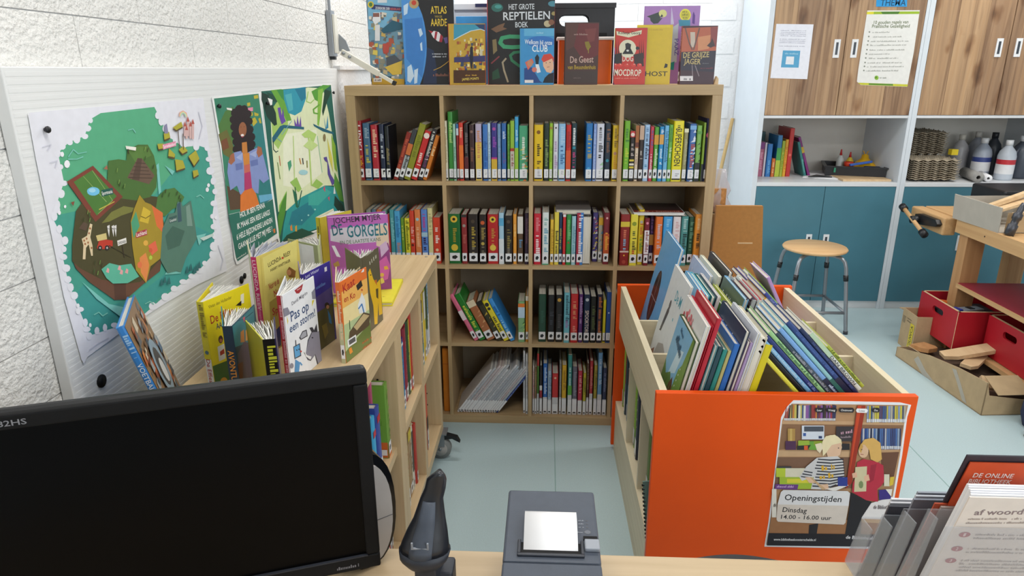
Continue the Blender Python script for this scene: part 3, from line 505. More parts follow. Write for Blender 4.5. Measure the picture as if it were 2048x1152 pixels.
  (992,9.8,249,172,22,0,'54382c',[('b',0,0.34,'cfcfd2'),('s',0.5,0.9,'a08060')],'m',"dark brown book,fourteenth from left in the bottom row's third cube"),
  (1007,13.8,262,181,22,0,'b03038',[('b',0,0.4,'cfcfd2'),('s',0.5,0.9,'d89088')],'m',"dull red book,fifteenth from left in the bottom row's third cube"),
  (1026,13.8,242,167,22,0,'a89a3a',[('b',0,0.34,'cfcfd2'),('s',0.5,0.9,'6a602a')],'m',"khaki book,sixteenth from left in the bottom row's third cube"),
  (1045,18.8,303,209,22,0,'6a9cc8',[('b',0,0.34,'cfcfd2'),('s',0.5,0.9,'c0d4e8')],'m',"light steel blue tall book,seventeenth from left in the bottom row's third cube"),
  (1067,16.8,230,159,22,0,'343c5c',[('b',0,0.34,'cfcfd2'),('s',0.5,0.9,'8088a8')],'m',"dark greyish blue book,eighteenth from left in the bottom row's third cube"),
 ]),
 ('r4c4','books in the fourth cube of the bottom row',39,[
  (1108,13.8,277,191,22,0,'20222e',[('b',0,0.36,'d0ccd4')],'m',"black book with white foot beside the bin,first from left in the bottom row's fourth cube"),
  (1130,15.8,278,192,22,0,'3c5a3a',[('b',0,0.36,'d0d0d0')],'m',"green book beside the bin,second from left in the bottom row's fourth cube"),
 ]),
]
SHEETS = {
'island_map':"""p e6e6ee -1315 523 -1308 528 -137 529 -143 382 -148 58 -135 -349 -439 -327 -746 -321 -1040 -327 -1280 -343 -1303 -359 -1310 -340 -1330 -92 -1324 207 -1322 384
p 58ad83 -1015 486 -945 505 -577 509 -537 445 -507 380 -387 320 -250 313 -170 291 -163 183 -144 70 -211 -41 -1307 187 -1272 222 -1215 288 -1215 388 -1150 418 -1060 431
p 459f8c -1307 187 -683 152 -500 230 -250 313 -170 291 -163 183 -144 70 -211 -41 -212 -141 -266 -228 -421 -266 -564 -277 -737 -290 -916 -316 -1034 -308 -1150 -274 -1244 -272 -1256 -219 -1283 -108 -1295 -41 -1296 39 -1273 94
p 3f9a93 -948 -304 -734 -280 -419 -260 -266 -228 -212 -141 -382 -53 -710 -198 -959 -226 -1114 -204 -1221 -82 -1283 -108 -1256 -219 -1244 -272 -1034 -308
p e8e8f0 -998 482 -1002 476 -1010 473 -1018 474 -1023 478 -1024 483 -1020 489 -1013 491 -1005 491 -999 487
p e8e8f0 -1015 455 -1021 449 -1032 445 -1044 446 -1052 451 -1054 458 -1048 464 -1037 467 -1025 466 -1017 461
p e8e8f0 -1041 428 -1046 423 -1056 420 -1067 421 -1075 425 -1077 431 -1072 437 -1062 439 -1050 438 -1042 434
p e8e8f0 -1087 423 -1093 414 -1105 409 -1116 411 -1124 417 -1125 427 -1119 435 -1107 440 -1096 439 -1088 433
p e8e8f0 -1130 416 -1134 410 -1143 407 -1153 408 -1160 413 -1161 419 -1156 424 -1147 427 -1138 426 -1131 422
p e8e8f0 -1171 404 -1176 399 -1185 396 -1194 397 -1201 401 -1202 408 -1197 413 -1188 416 -1179 415 -1172 411
p e8e8f0 -1202 383 -1207 377 -1216 373 -1225 374 -1232 380 -1233 387 -1228 394 -1219 397 -1209 396 -1202 391
p e8e8f0 -1203 339 -1207 334 -1215 332 -1223 333 -1229 338 -1230 343 -1226 348 -1218 350 -1210 349 -1204 345
p e8e8f0 -1198 282 -1203 277 -1213 275 -1224 276 -1231 281 -1233 287 -1228 292 -1218 294 -1207 292 -1200 288
p e8e8f0 -1223 249 -1229 241 -1239 237 -1250 239 -1257 246 -1258 255 -1252 263 -1242 267 -1231 265 -1223 258
p e8e8f0 -1256 217 -1261 208 -1270 204 -1278 206 -1284 213 -1283 222 -1278 230 -1270 234 -1261 233 -1256 226
p e8e8f0 -1261 201 -1267 194 -1277 191 -1288 193 -1295 199 -1296 208 -1290 215 -1280 218 -1270 216 -1262 209
p e8e8f0 -1281 181 -1286 173 -1295 169 -1304 171 -1310 178 -1310 187 -1305 195 -1296 199 -1287 197 -1281 190
p e8e8f0 -1271 134 -1276 126 -1285 123 -1293 125 -1299 132 -1299 141 -1293 148 -1285 152 -1277 150 -1271 143
p e8e8f0 -1253 89 -1259 81 -1269 78 -1279 80 -1285 88 -1285 97 -1280 105 -1270 108 -1260 106 -1254 99
p e8e8f0 -1270 63 -1274 57 -1282 55 -1290 57 -1295 62 -1295 69 -1291 75 -1284 77 -1276 75 -1271 69
p e8e8f0 -1275 35 -1280 30 -1291 29 -1302 33 -1311 39 -1312 46 -1307 51 -1297 52 -1285 49 -1277 42
p e8e8f0 -1272 -6 -1278 -13 -1289 -15 -1301 -11 -1309 -4 -1311 5 -1305 12 -1294 14 -1282 10 -1273 3
p e8e8f0 -1278 -46 -1284 -52 -1294 -54 -1304 -51 -1311 -44 -1312 -36 -1306 -30 -1297 -28 -1286 -31 -1279 -38
p e8e8f0 -1275 -77 -1280 -84 -1290 -87 -1299 -84 -1305 -76 -1306 -67 -1300 -59 -1291 -56 -1281 -59 -1275 -67
p e8e8f0 -1262 -112 -1268 -118 -1279 -120 -1291 -116 -1298 -108 -1299 -99 -1293 -92 -1283 -90 -1271 -94 -1263 -102
p e8e8f0 -1247 -169 -1252 -173 -1262 -173 -1273 -169 -1281 -162 -1283 -156 -1278 -152 -1268 -152 -1257 -156 -1249 -162
p e8e8f0 -1241 -223 -1246 -231 -1254 -234 -1263 -231 -1268 -223 -1268 -213 -1262 -205 -1254 -202 -1246 -205 -1241 -213
p e8e8f0 -1234 -252 -1240 -256 -1251 -256 -1263 -251 -1272 -244 -1274 -236 -1268 -232 -1257 -232 -1245 -236 -1236 -244
p e8e8f0 -1232 -279 -1238 -286 -1247 -288 -1257 -285 -1263 -276 -1263 -267 -1258 -260 -1249 -258 -1239 -262 -1233 -270
p e8e8f0 -1189 -275 -1194 -283 -1202 -285 -1211 -282 -1216 -274 -1216 -265 -1211 -258 -1203 -255 -1194 -258 -1189 -266
p e8e8f0 -1143 -280 -1148 -288 -1156 -291 -1164 -288 -1168 -280 -1168 -271 -1163 -263 -1155 -260 -1148 -263 -1143 -271
p e8e8f0 -1076 -295 -1082 -300 -1094 -300 -1108 -294 -1118 -286 -1120 -279 -1114 -274 -1102 -275 -1089 -280 -1079 -288
p e8e8f0 -1020 -315 -1025 -320 -1035 -320 -1046 -315 -1054 -309 -1056 -302 -1051 -297 -1041 -297 -1030 -301 -1022 -308
p e8e8f0 -955 -317 -960 -323 -968 -325 -977 -322 -983 -315 -984 -306 -979 -300 -970 -298 -961 -301 -955 -309
p e8e8f0 -899 -324 -904 -330 -913 -332 -923 -328 -930 -321 -931 -312 -925 -306 -916 -304 -906 -308 -899 -315
p e8e8f0 -809 -310 -817 -318 -832 -319 -848 -313 -859 -303 -861 -292 -853 -284 -838 -282 -822 -288 -811 -298
p e8e8f0 -702 -304 -711 -312 -727 -313 -745 -307 -758 -296 -761 -284 -752 -276 -736 -275 -718 -281 -705 -292
p e8e8f0 -625 -290 -632 -296 -648 -297 -665 -291 -677 -282 -680 -272 -672 -266 -657 -265 -640 -271 -628 -280
p e8e8f0 -537 -284 -546 -289 -563 -289 -584 -282 -598 -273 -602 -264 -594 -259 -577 -260 -557 -266 -541 -275
p e8e8f0 -464 -279 -472 -285 -487 -285 -504 -280 -517 -271 -520 -262 -513 -257 -497 -256 -480 -261 -467 -270
p e8e8f0 -381 -275 -390 -282 -407 -283 -426 -278 -440 -268 -443 -257 -435 -249 -417 -248 -398 -254 -384 -264
p e8e8f0 -331 -252 -338 -258 -351 -259 -365 -255 -375 -247 -378 -239 -371 -233 -358 -232 -344 -236 -333 -244
p e8e8f0 -251 -229 -259 -239 -272 -242 -287 -238 -297 -228 -298 -216 -290 -207 -277 -203 -262 -207 -252 -217
p e8e8f0 -199 -200 -211 -211 -234 -214 -259 -207 -277 -194 -280 -179 -269 -168 -247 -165 -221 -171 -203 -185
p e8e8f0 -189 -146 -198 -155 -213 -158 -230 -154 -242 -145 -244 -133 -236 -124 -220 -120 -203 -124 -191 -134
p e8e8f0 -173 -102 -183 -109 -203 -111 -225 -105 -242 -96 -246 -86 -237 -79 -217 -78 -194 -83 -178 -92
p e8e8f0 -190 -46 -197 -52 -209 -54 -223 -51 -233 -44 -235 -36 -229 -30 -216 -28 -203 -31 -193 -38
p e8e8f0 -141 11 -151 4 -171 2 -194 7 -211 15 -215 25 -206 32 -186 34 -163 30 -146 21
p e8e8f0 -124 70 -131 62 -147 59 -164 62 -176 70 -179 79 -171 86 -156 89 -139 86 -127 79
p e8e8f0 -124 123 -133 113 -150 108 -167 111 -180 120 -182 132 -173 141 -157 146 -139 143 -127 134
p e8e8f0 -128 174 -140 164 -163 160 -188 164 -207 173 -211 186 -200 196 -178 200 -152 196 -133 186
p e8e8f0 -134 233 -143 227 -161 224 -182 227 -197 234 -201 241 -193 248 -175 250 -154 247 -138 241
p e8e8f0 -146 288 -153 281 -167 278 -183 280 -194 286 -197 294 -190 300 -176 304 -160 302 -148 296
p e8e8f0 -244 309 -253 297 -271 292 -289 294 -302 303 -304 315 -295 326 -278 332 -259 330 -246 321
p e8e8f0 -344 328 -354 321 -374 317 -396 320 -413 327 -417 336 -408 344 -388 347 -366 345 -349 338
p e8e8f0 -434 353 -441 346 -452 342 -465 343 -473 349 -475 357 -469 365 -457 368 -445 367 -436 361
p e8e8f0 -483 377 -490 369 -500 364 -511 365 -519 371 -520 380 -514 388 -503 393 -492 392 -484 386
p e8e8f0 -503 412 -509 403 -522 398 -534 399 -543 406 -544 415 -538 424 -526 429 -513 428 -504 421
p e8e8f0 -520 446 -528 435 -542 429 -556 430 -565 438 -566 449 -559 460 -545 465 -531 465 -522 457
p e8e8f0 -545 472 -551 463 -563 458 -575 459 -584 465 -585 474 -578 483 -567 488 -555 487 -546 481
p f0f0f4 -1169 344 -1177 335 -1188 333 -1197 338 -1199 348 -1192 357 -1180 360 -1171 355
p f0f0f4 -1189 380 -1194 374 -1201 373 -1207 376 -1208 383 -1204 389 -1196 391 -1190 387
p f0f0f4 -1268 -168 -1274 -175 -1284 -175 -1291 -169 -1292 -159 -1286 -153 -1277 -152 -1269 -159
p f0f0f4 -1266 -148 -1270 -153 -1277 -154 -1282 -149 -1283 -142 -1279 -138 -1272 -137 -1267 -142
p f0f0f4 -1226 -238 -1229 -243 -1235 -243 -1240 -239 -1241 -233 -1237 -228 -1231 -228 -1226 -233
p f0f0f4 -210 93 -218 86 -231 85 -242 90 -244 99 -237 106 -224 108 -213 102
p f0f0f4 -194 113 -201 106 -212 105 -221 110 -224 117 -217 123 -206 125 -197 120
p f0f0f4 -1231 205 -1234 202 -1238 201 -1242 203 -1243 208 -1240 211 -1235 212 -1231 210
p f0f0f4 -1263 190 -1267 185 -1273 184 -1278 188 -1279 194 -1275 199 -1269 200 -1264 196
p f0f0f4 -165 -57 -172 -63 -183 -64 -193 -58 -196 -51 -189 -45 -178 -44 -168 -49
p d2d2de -1285 414 -1241 418 -1241 421 -1285 417
p d2d2de -1243 421 -1267 402 -1264 400 -1240 418
p d2d2de -1266 359 -1227 363 -1228 366 -1267 363
p d2d2de -1230 366 -1248 342 -1243 341 -1226 364
p d2d2de -209 468 -193 397 -183 397 -200 468
p d2d2de -192 399 -241 344 -232 342 -183 398
p d2d2de -1266 -323 -1205 -318 -1207 -314 -1268 -319
p d2d2de -1208 -318 -1147 -322 -1148 -318 -1209 -314
p d2d2de -201 -194 -170 -282 -160 -283 -191 -195
p d2d2de -170 -278 -211 -321 -201 -325 -160 -282
p 7cc4b4 -1170 368 -1136 391 -1140 393 -1173 371
p 7cc4b4 -1141 391 -1119 373 -1115 375 -1137 393
p 7cc4b4 -1118 373 -1069 374 -1069 377 -1118 376
p 7cc4b4 -1175 360 -1129 355 -1128 358 -1174 364
p 7cc4b4 -1130 355 -1093 359 -1094 363 -1131 358
p 7cc4b4 -797 428 -760 431 -760 434 -797 432
p 7cc4b4 -765 432 -751 415 -745 417 -759 434
p 7cc4b4 -885 -275 -846 -277 -848 -272 -887 -271
p 7cc4b4 -852 -274 -828 -297 -823 -295 -847 -273
p 7cc4b4 -1203 -208 -1173 -208 -1174 -204 -1205 -204
p 7cc4b4 -1177 -206 -1160 -228 -1155 -227 -1173 -205
p 7cc4b4 -1158 -229 -1126 -228 -1128 -224 -1160 -225
p 7cc4b4 -343 78 -302 81 -305 86 -346 83
p 7cc4b4 -310 83 -277 61 -270 63 -303 85
p 7fc8be -638 270 -617 277 -634 154 -656 147
p 7fc8be -573 261 -501 225 -526 212
p 7fc8be -506 -83 -612 -147 -710 -198 -583 -230 -555 -174 -467 -104
p 7fc8be -395 -97 -300 -108 -386 -148
p 7fc8be -1231 -69 -1111 -195 -986 -259 -1055 -270 -1173 -154
p 6a4734 -1257 28 -1248 -14 -1194 -81 -1072 -193 -1005 -213 -878 -190 -741 -172 -710 -120 -909 -118 -1120 -75
p 57392b -1072 -193 -1005 -213 -985 -146 -1059 -123
p 4c4727 -1259 15 -1243 69 -1189 180 -1099 234 -977 250 -804 173 -668 139 -649 6 -710 -120 -812 -151 -891 -175 -987 -153 -1125 -93 -1224 -22
p 4c7034 -994 234 -956 329 -892 327 -843 316 -827 353 -746 368 -677 361 -645 312 -639 249 -665 180 -722 148 -828 153 -935 182
p 5a7f3a -819 352 -748 361 -682 354 -663 314 -784 299
p 4f7a3c -707 73 -668 139 -603 159 -523 154 -452 100 -506 65 -569 66 -636 47
p 6d5646 -765 316 -735 311 -664 230 -715 201 -858 249
p 584437 -765 316 -735 311 -780 227 -828 238
p 4a382d -786 298 -717 286 -715 289 -785 301
p 4a382d -802 285 -709 269 -707 272 -800 288
p 4a382d -817 273 -701 253 -700 256 -816 275
p 4a382d -833 260 -693 237 -691 240 -832 263
p 4a382d -848 248 -684 220 -683 223 -847 251
p 803f30 -1205 288 -1051 323 -908 182 -1097 122
p 4d7d36 -1171 282 -1059 308 -945 191 -1083 143
p 9cb86a -1116 294 -1014 181 -1011 182 -1114 294
p 9cb86a -1061 306 -976 179 -974 180 -1059 307
p 9cb86a -976 181 -1076 148 -1074 147 -974 179
p 74c4e8 -1041 227 -1046 220 -1058 217 -1073 216 -1089 219 -1102 224 -1110 231 -1111 239 -1106 245 -1094 248 -1080 249 -1064 246 -1051 241 -1042 234
p a8dcf0 -1062 234 -1065 231 -1071 229 -1079 229 -1087 230 -1094 233 -1099 236 -1099 240 -1097 243 -1091 245 -1083 245 -1074 244 -1067 241 -1063 237
p c8b84a -1063 160 -964 172 -966 175 -1065 164
p 1d5a4e -1031 229 -961 227 -964 203 -1036 205
t f0f0e8 -1031 210 -967 208 14|Sportmania
p 7c7c3c -1064 110 -995 139 -914 146 -850 127 -866 113 -940 113 -1020 106
p 5d4a3a -1194 119 -1162 136 -1139 123 -1159 102
p e4cfa8 -1205 8 -1187 55 -1189 80 -1158 84 -1129 123 -1117 117 -1142 75 -1139 43 -1148 6 -1157 8 -1158 52 -1176 43 -1191 4
p a5683f -1173 69 -1177 66 -1182 68 -1183 72 -1180 75 -1175 74
p a5683f -1158 73 -1162 70 -1167 71 -1168 75 -1165 79 -1160 77
p a5683f -1140 89 -1143 86 -1148 87 -1150 91 -1146 94 -1141 93
p a5683f -1129 104 -1133 101 -1138 103 -1140 107 -1136 110 -1131 109
p a5683f -1155 58 -1158 54 -1163 56 -1165 60 -1161 63 -1156 62
p a5683f -1172 56 -1175 53 -1180 55 -1182 59 -1178 62 -1173 61
p a5683f -1142 34 -1146 31 -1151 32 -1152 37 -1149 40 -1143 38
p c23a28 -1118 28 -1100 50 -1057 45 -1020 32 -1026 12 -1062 9 -1113 22
p d8c684 -1110 73 -1050 69 -1051 45 -1107 51
p 2a2426 -1088 20 -1092 16 -1099 14 -1107 16 -1112 21 -1113 27 -1109 31 -1102 33 -1094 31 -1089 26
p 2a2426 -1046 10 -1051 5 -1059 3 -1068 5 -1074 10 -1074 17 -1070 22 -1062 24 -1053 21 -1047 16
p b8b4b0 -1055 12 -1058 9 -1062 9 -1065 11 -1066 15 -1064 17 -1059 18 -1056 15
p b8b4b0 -1095 22 -1097 20 -1102 20 -1105 22 -1106 25 -1104 27 -1100 27 -1096 25
p e8e4e0 -1037 93 -1021 94 -1028 72 -1037 50 -1038 69
p 3a3634 -1038 83 -1027 78 -1026 80 -1036 84
p e8e4e0 -1011 87 -995 88 -1002 66 -1011 44 -1012 63
p 3a3634 -1012 77 -1001 72 -1000 74 -1010 79
p e8e4e0 -996 84 -980 85 -987 63 -997 41 -997 60
p 3a3634 -997 74 -986 69 -985 71 -996 75
p f0ece4 -994 25 -935 23 -938 2 -995 4
t 3a3a3a -992 8 -940 5 11|DIERENRIJK
p 3a2c20 -970 0 -972 -50 -967 -51 -965 0
p 3a3420 -1049 19 -927 -63 -924 -61 -1046 21
p a98f2b -887 80 -851 122 -797 170 -766 134 -731 119 -654 67 -662 9 -716 -119 -806 -132 -857 -191 -910 -119 -905 -17
p e2703c -723 112 -651 66 -671 -21 -713 21
p 4fa078 -886 74 -841 110 -833 48 -888 10
p e88c4c -871 -77 -823 -68 -813 -124 -855 -186 -880 -137
p d8b83a -785 119 -739 90 -771 44 -828 67
p e86a4a -798 -44 -740 -37 -734 -81 -784 -90
p e8b04a -795 -34 -802 -41 -815 -41 -826 -35 -829 -25 -821 -18 -808 -18 -797 -24
p d8603a -773 -71 -779 -77 -789 -77 -798 -72 -800 -64 -794 -58 -784 -58 -775 -63
p e8784a -863 -110 -871 -118 -883 -119 -894 -112 -895 -101 -888 -93 -875 -92 -865 -99
p 7a6418 -816 83 -783 68 -780 70 -813 86
p 7a6418 -782 68 -742 73 -744 77 -784 71
p b8d04a -783 -100 -789 -106 -798 -106 -806 -101 -807 -94 -802 -89 -793 -88 -785 -93
p b23a48 -869 28 -788 25 -792 1 -872 6
t f8f0e8 -867 10 -794 6 17|Lachland
p 567c6c -674 1 -605 52 -554 47 -520 90 -489 85 -481 60 -403 74 -398 -43 -399 -109 -521 -172 -581 -224 -619 -208 -689 -198 -728 -126
p 436658 -661 -34 -591 -6 -497 -50 -557 -105 -660 -100
p 7c9a8c -454 55 -419 60 -422 -44 -469 -33
p 3c5c58 -609 36 -543 34 -551 7 -613 10
t d8e0d8 -608 14 -552 12 13|Griezelstad
p 3f5a66 -527 80 -496 84 -509 -2 -543 0
p 5fb89c -1118 -55 -1066 -45 -1011 -70 -934 -85 -898 -150 -979 -153 -1068 -127 -1099 -96
p e8a8a8 -1082 -59 -1073 -67 -1080 -81 -1095 -72
p e8a8a8 -1011 -69 -1001 -78 -1008 -92 -1025 -83
p e8a8a8 -1004 -88 -993 -97 -1001 -111 -1018 -102
p e8a8a8 -970 -94 -959 -103 -967 -117 -984 -108
p 5a4a2c -524 322 -482 290 -490 277 -540 290
p b3ab38 -522 329 -480 298 -488 285 -538 297
p 5a4a2c -488 269 -423 256 -412 221 -492 219
p b3ab38 -486 277 -421 263 -409 228 -490 226
p 5a4a2c -368 269 -293 287 -270 245 -330 219
p b3ab38 -366 276 -291 295 -268 253 -328 226
p 5a4a2c -350 199 -303 197 -299 173 -350 167
p b3ab38 -348 206 -301 204 -296 180 -348 174
p 5a4a2c -548 389 -503 392 -500 367 -551 361
p b3ab38 -546 396 -501 399 -498 374 -549 369
p 5a4a2c -445 308 -398 319 -368 293 -419 286
p b3ab38 -443 315 -396 326 -365 301 -416 293
p 5a4a2c -611 350 -563 347 -569 327 -608 327
p b3ab38 -609 357 -561 354 -567 334 -606 334
p 5a4a2c -468 407 -388 427 -379 405 -440 394
p b3ab38 -466 414 -385 434 -377 412 -438 401
p 8c88a8 -541 394 -530 429 -509 435 -509 393
p 5a4a3a -427 400 -438 319 -432 319 -421 400
p 5a4a3a -389 381 -406 310 -399 310 -383 381
p e890ac -570 350 -458 354 -461 333 -572 329
t fff4f8 -567 334 -464 337 14|Sprookjesland
p d8b4b0 -368 412 -349 410 -361 367 -381 369
p b8584c -372 412 -353 434 -344 410
p d8b4b0 -336 431 -316 430 -335 365 -355 366
p b8584c -340 431 -320 454 -311 429
p d8b4b0 -320 408 -300 406 -316 352 -336 354
p b8584c -324 408 -304 431 -295 406
p d8b4b0 -294 417 -274 415 -294 347 -314 349
p b8584c -299 417 -278 440 -269 415
p d8b4b0 -360 394 -340 393 -351 355 -371 357
p b8584c -364 395 -344 417 -336 392
p e8b0a0 -392 457 -380 474 -388 476 -400 459
p e8b0a0 -384 472 -353 479 -357 482 -388 476
p e8b0a0 -361 479 -333 467 -327 470 -355 482
p e8b0a0 -336 470 -334 451 -325 452 -327 470
p e8d8a0 -386 457 -376 471 -384 472 -394 458
p e8d8a0 -380 469 -354 474 -358 478 -383 473
p e8d8a0 -362 475 -339 464 -333 467 -356 478
p e8d8a0 -342 467 -340 452 -331 452 -333 467
p b0d8c0 -380 457 -371 468 -379 469 -388 458
p b0d8c0 -376 465 -356 470 -359 474 -379 469
p b0d8c0 -363 471 -345 461 -339 464 -357 474
p b0d8c0 -348 464 -346 452 -337 453 -339 465
p 2f6a6c -765 -231 -741 -203 -739 -237
p 2f6a6c -738 -228 -714 -200 -712 -234
p 2f6a6c -709 -243 -684 -214 -682 -249
p 2f6a6c -548 -240 -522 -210 -519 -246
p 2f6a6c -514 -238 -487 -208 -484 -245
p 2f6a6c -486 -259 -458 -228 -455 -265
p 2f6a6c -461 -254 -433 -223 -429 -261
p 2f6a6c -436 -249 -407 -218 -404 -256
p c8d8d0 -376 -114 -240 -122 -239 -135 -345 -134
p f2eee4 -838 373 -769 360 -775 347 -836 360
p 3a2a20 -828 360 -828 340 -823 340 -823 359
p 8a4a38 -1211 216 -1191 217 -1202 202
p a86a50 -998 304 -975 316 -975 298
p 7a9a4a -1135 159 -1126 173 -1130 174 -1139 160
p 6c8f42 -1127 152 -1119 166 -1123 167 -1131 154
p 38421e -693 332 -682 348 -687 349 -698 333
p 38421e -672 259 -661 275 -666 276 -677 260
p 7a9a4a -921 280 -912 295 -916 296 -925 281
p 38421e -637 131 -626 147 -631 148 -643 132
p 38421e -505 99 -493 116 -499 117 -511 100
p 3c5c2a -583 125 -572 142 -577 143 -589 127
p 38421e -921 225 -911 240 -916 241 -925 227
p 6c8f42 -1123 -34 -1115 -21 -1118 -19 -1127 -33
p 3c5c2a -720 302 -710 318 -715 319 -725 303
p 6c8f42 -1134 129 -1125 143 -1129 144 -1138 131
p 7a9a4a -893 214 -883 229 -888 231 -897 216
p 3c5c2a -634 135 -622 151 -628 152 -639 136
p 38421e -499 84 -487 101 -493 102 -505 85
p 7a9a4a -712 338 -701 354 -706 355 -717 339
p 3c5c2a -899 212 -889 227 -893 228 -903 213
p 3c5c2a -1129 148 -1121 162 -1125 163 -1133 149
p 38421e -609 144 -598 161 -604 162 -615 146
p 7a9a4a -924 236 -914 250 -919 252 -928 237
p 38421e -1166 139 -1158 153 -1161 154 -1170 141
p 7a9a4a -1147 -69 -1138 -55 -1142 -54 -1151 -67
p 3c5c2a -1166 -57 -1157 -43 -1161 -42 -1169 -55
p 38421e -520 119 -508 136 -514 137 -525 121
p 38421e -1115 -48 -1106 -34 -1110 -32 -1119 -46
p 38421e -1151 -27 -1143 -13 -1146 -12 -1155 -26""",
'girl_poster':"""p eef0ee -50 526 -41 532 561 540 556 389 562 108 586 -242 600 -345 271 -340 10 -351 -21 -347 -35 -311 -25 -21 -30 288
p 3a8468 -30 522 528 528 542 257 557 -91 363 -105 -39 -67 -16 303
p 2f7f80 341 376 537 390 557 -91 363 -105 341 62
p 4f7a3c -23 386 75 454 179 474 167 328 53 245 -7 302
p 6b6a34 -32 346 68 362 120 272 81 207 -6 243
p 7a4a30 -14 311 56 321 69 269 -10 260
p 5c4632 -15 82 147 10 145 -72 -14 -49
p f0ece4 96 471 157 465 157 453 101 461
p e890ac 325 456 428 457 422 436 324 438
p c2b23a 368 428 414 430 415 412 369 409
p c2b23a 436 429 496 416 488 405 437 408
p c2b23a 380 392 440 401 466 372 402 352
p c2b23a 483 389 513 394 523 361 495 363
p c2b23a 355 483 396 485 395 467 356 465
p c2b23a 456 519 517 522 517 503 457 501
p 241a1e 166 427 205 455 270 465 332 455 361 429 358 357 382 244 342 207 205 208 142 221 136 270 140 339
p 241a1e 242 436 225 421 192 415 158 420 139 434 144 450 170 461 206 462 234 452
p 241a1e 300 452 283 437 248 430 213 435 194 449 199 466 225 477 262 478 292 468
p 241a1e 360 449 344 434 311 428 277 433 259 446 263 462 289 472 324 474 353 464
p 241a1e 400 422 384 409 353 403 322 408 305 420 309 435 333 445 366 445 392 437
p 241a1e 208 403 192 390 162 384 131 389 113 402 118 417 142 427 174 428 201 418
p 241a1e 197 365 182 353 154 348 126 353 110 365 114 378 136 388 166 388 190 379
p 241a1e 206 325 190 311 159 306 128 312 111 325 115 341 139 350 172 350 198 340
p 241a1e 200 286 186 273 158 269 129 275 113 287 117 301 139 310 170 310 194 300
p 241a1e 199 246 184 233 153 228 121 235 104 249 109 264 133 273 166 272 192 262
p 241a1e 234 220 220 207 191 203 161 210 145 223 149 237 172 245 203 245 228 234
p 241a1e 404 381 388 368 357 363 326 367 308 380 312 395 336 404 370 405 396 396
p 241a1e 402 335 385 321 351 316 317 321 297 336 302 351 328 362 365 362 394 351
p 241a1e 413 293 396 278 361 273 327 280 307 294 312 310 339 320 375 320 405 309
p 241a1e 405 251 390 239 358 234 326 240 309 254 313 268 337 278 371 277 398 267
p 241a1e 385 221 368 207 334 203 299 210 280 224 285 240 311 250 347 249 377 238
p 241a1e 306 216 292 205 265 201 237 207 222 219 225 232 247 240 276 239 299 230
p 99603f 307 343 299 328 284 316 265 309 245 308 227 313 213 323 206 336 207 351 215 365 229 377 248 384 268 386 286 382 301 372 308 358
p 7a4a32 248 361 243 359 235 360 231 362 236 364 244 363
p 7a4a32 288 360 283 358 275 358 271 361 276 363 285 362
p f0e4e0 264 315 257 311 242 310 227 313 223 319 230 323 246 324 260 321
p a03a4a 256 307 251 305 240 305 230 307 226 310 231 312 242 312 252 310
p c8813c 226 279 290 277 274 146 201 156
p 8898cc 37 204 110 238 203 237 234 197 178 5 126 9 100 63 15 51 8 148
p 8898cc 284 218 414 232 487 195 540 32 449 21 398 54 362 -27 246 12
p 6a7ab4 113 177 206 174 196 139 112 142
p 6a7ab4 304 170 407 167 404 134 306 138
p a8b4dc 132 209 221 226 198 184
p a8b4dc 303 207 410 218 387 179
p d88a3a 219 217 306 216 292 153 215 154
p cf6a5c 216 156 295 155 286 108 207 110
p b8386c 208 114 291 112 285 15 185 20
p a8684a 34 196 68 230 114 238 114 194 63 179
p a8684a 401 205 430 239 479 225 485 186 421 174
p e07a30 125 5 183 22 287 19 328 -21 356 -89 227 -93 98 -85
p 2b7060 -43 -68 99 -81 227 -93 365 -100 559 -94 566 -310 276 -321 -5 -331 -19 -306
p 6ab0d0 359 -36 553 -60 554 -93 370 -82
t f4f6f2 90 -112 433 -120 32|HOI, IK BEN FENNA
t f4f6f2 41 -165 493 -176 32|IK MAAK EEN REIS LANGS
t f4f6f2 17 -220 514 -228 32|6 HELE BIJZONDERE LANDEN
t f4f6f2 22 -273 500 -279 32|GAAN JULLIE MET MIJ MEE ?
t e0e8e0 -9 -321 105 -320 11|www.fenna.nl
p d87a3a 512 -272 544 -274 542 -300 516 -297""",
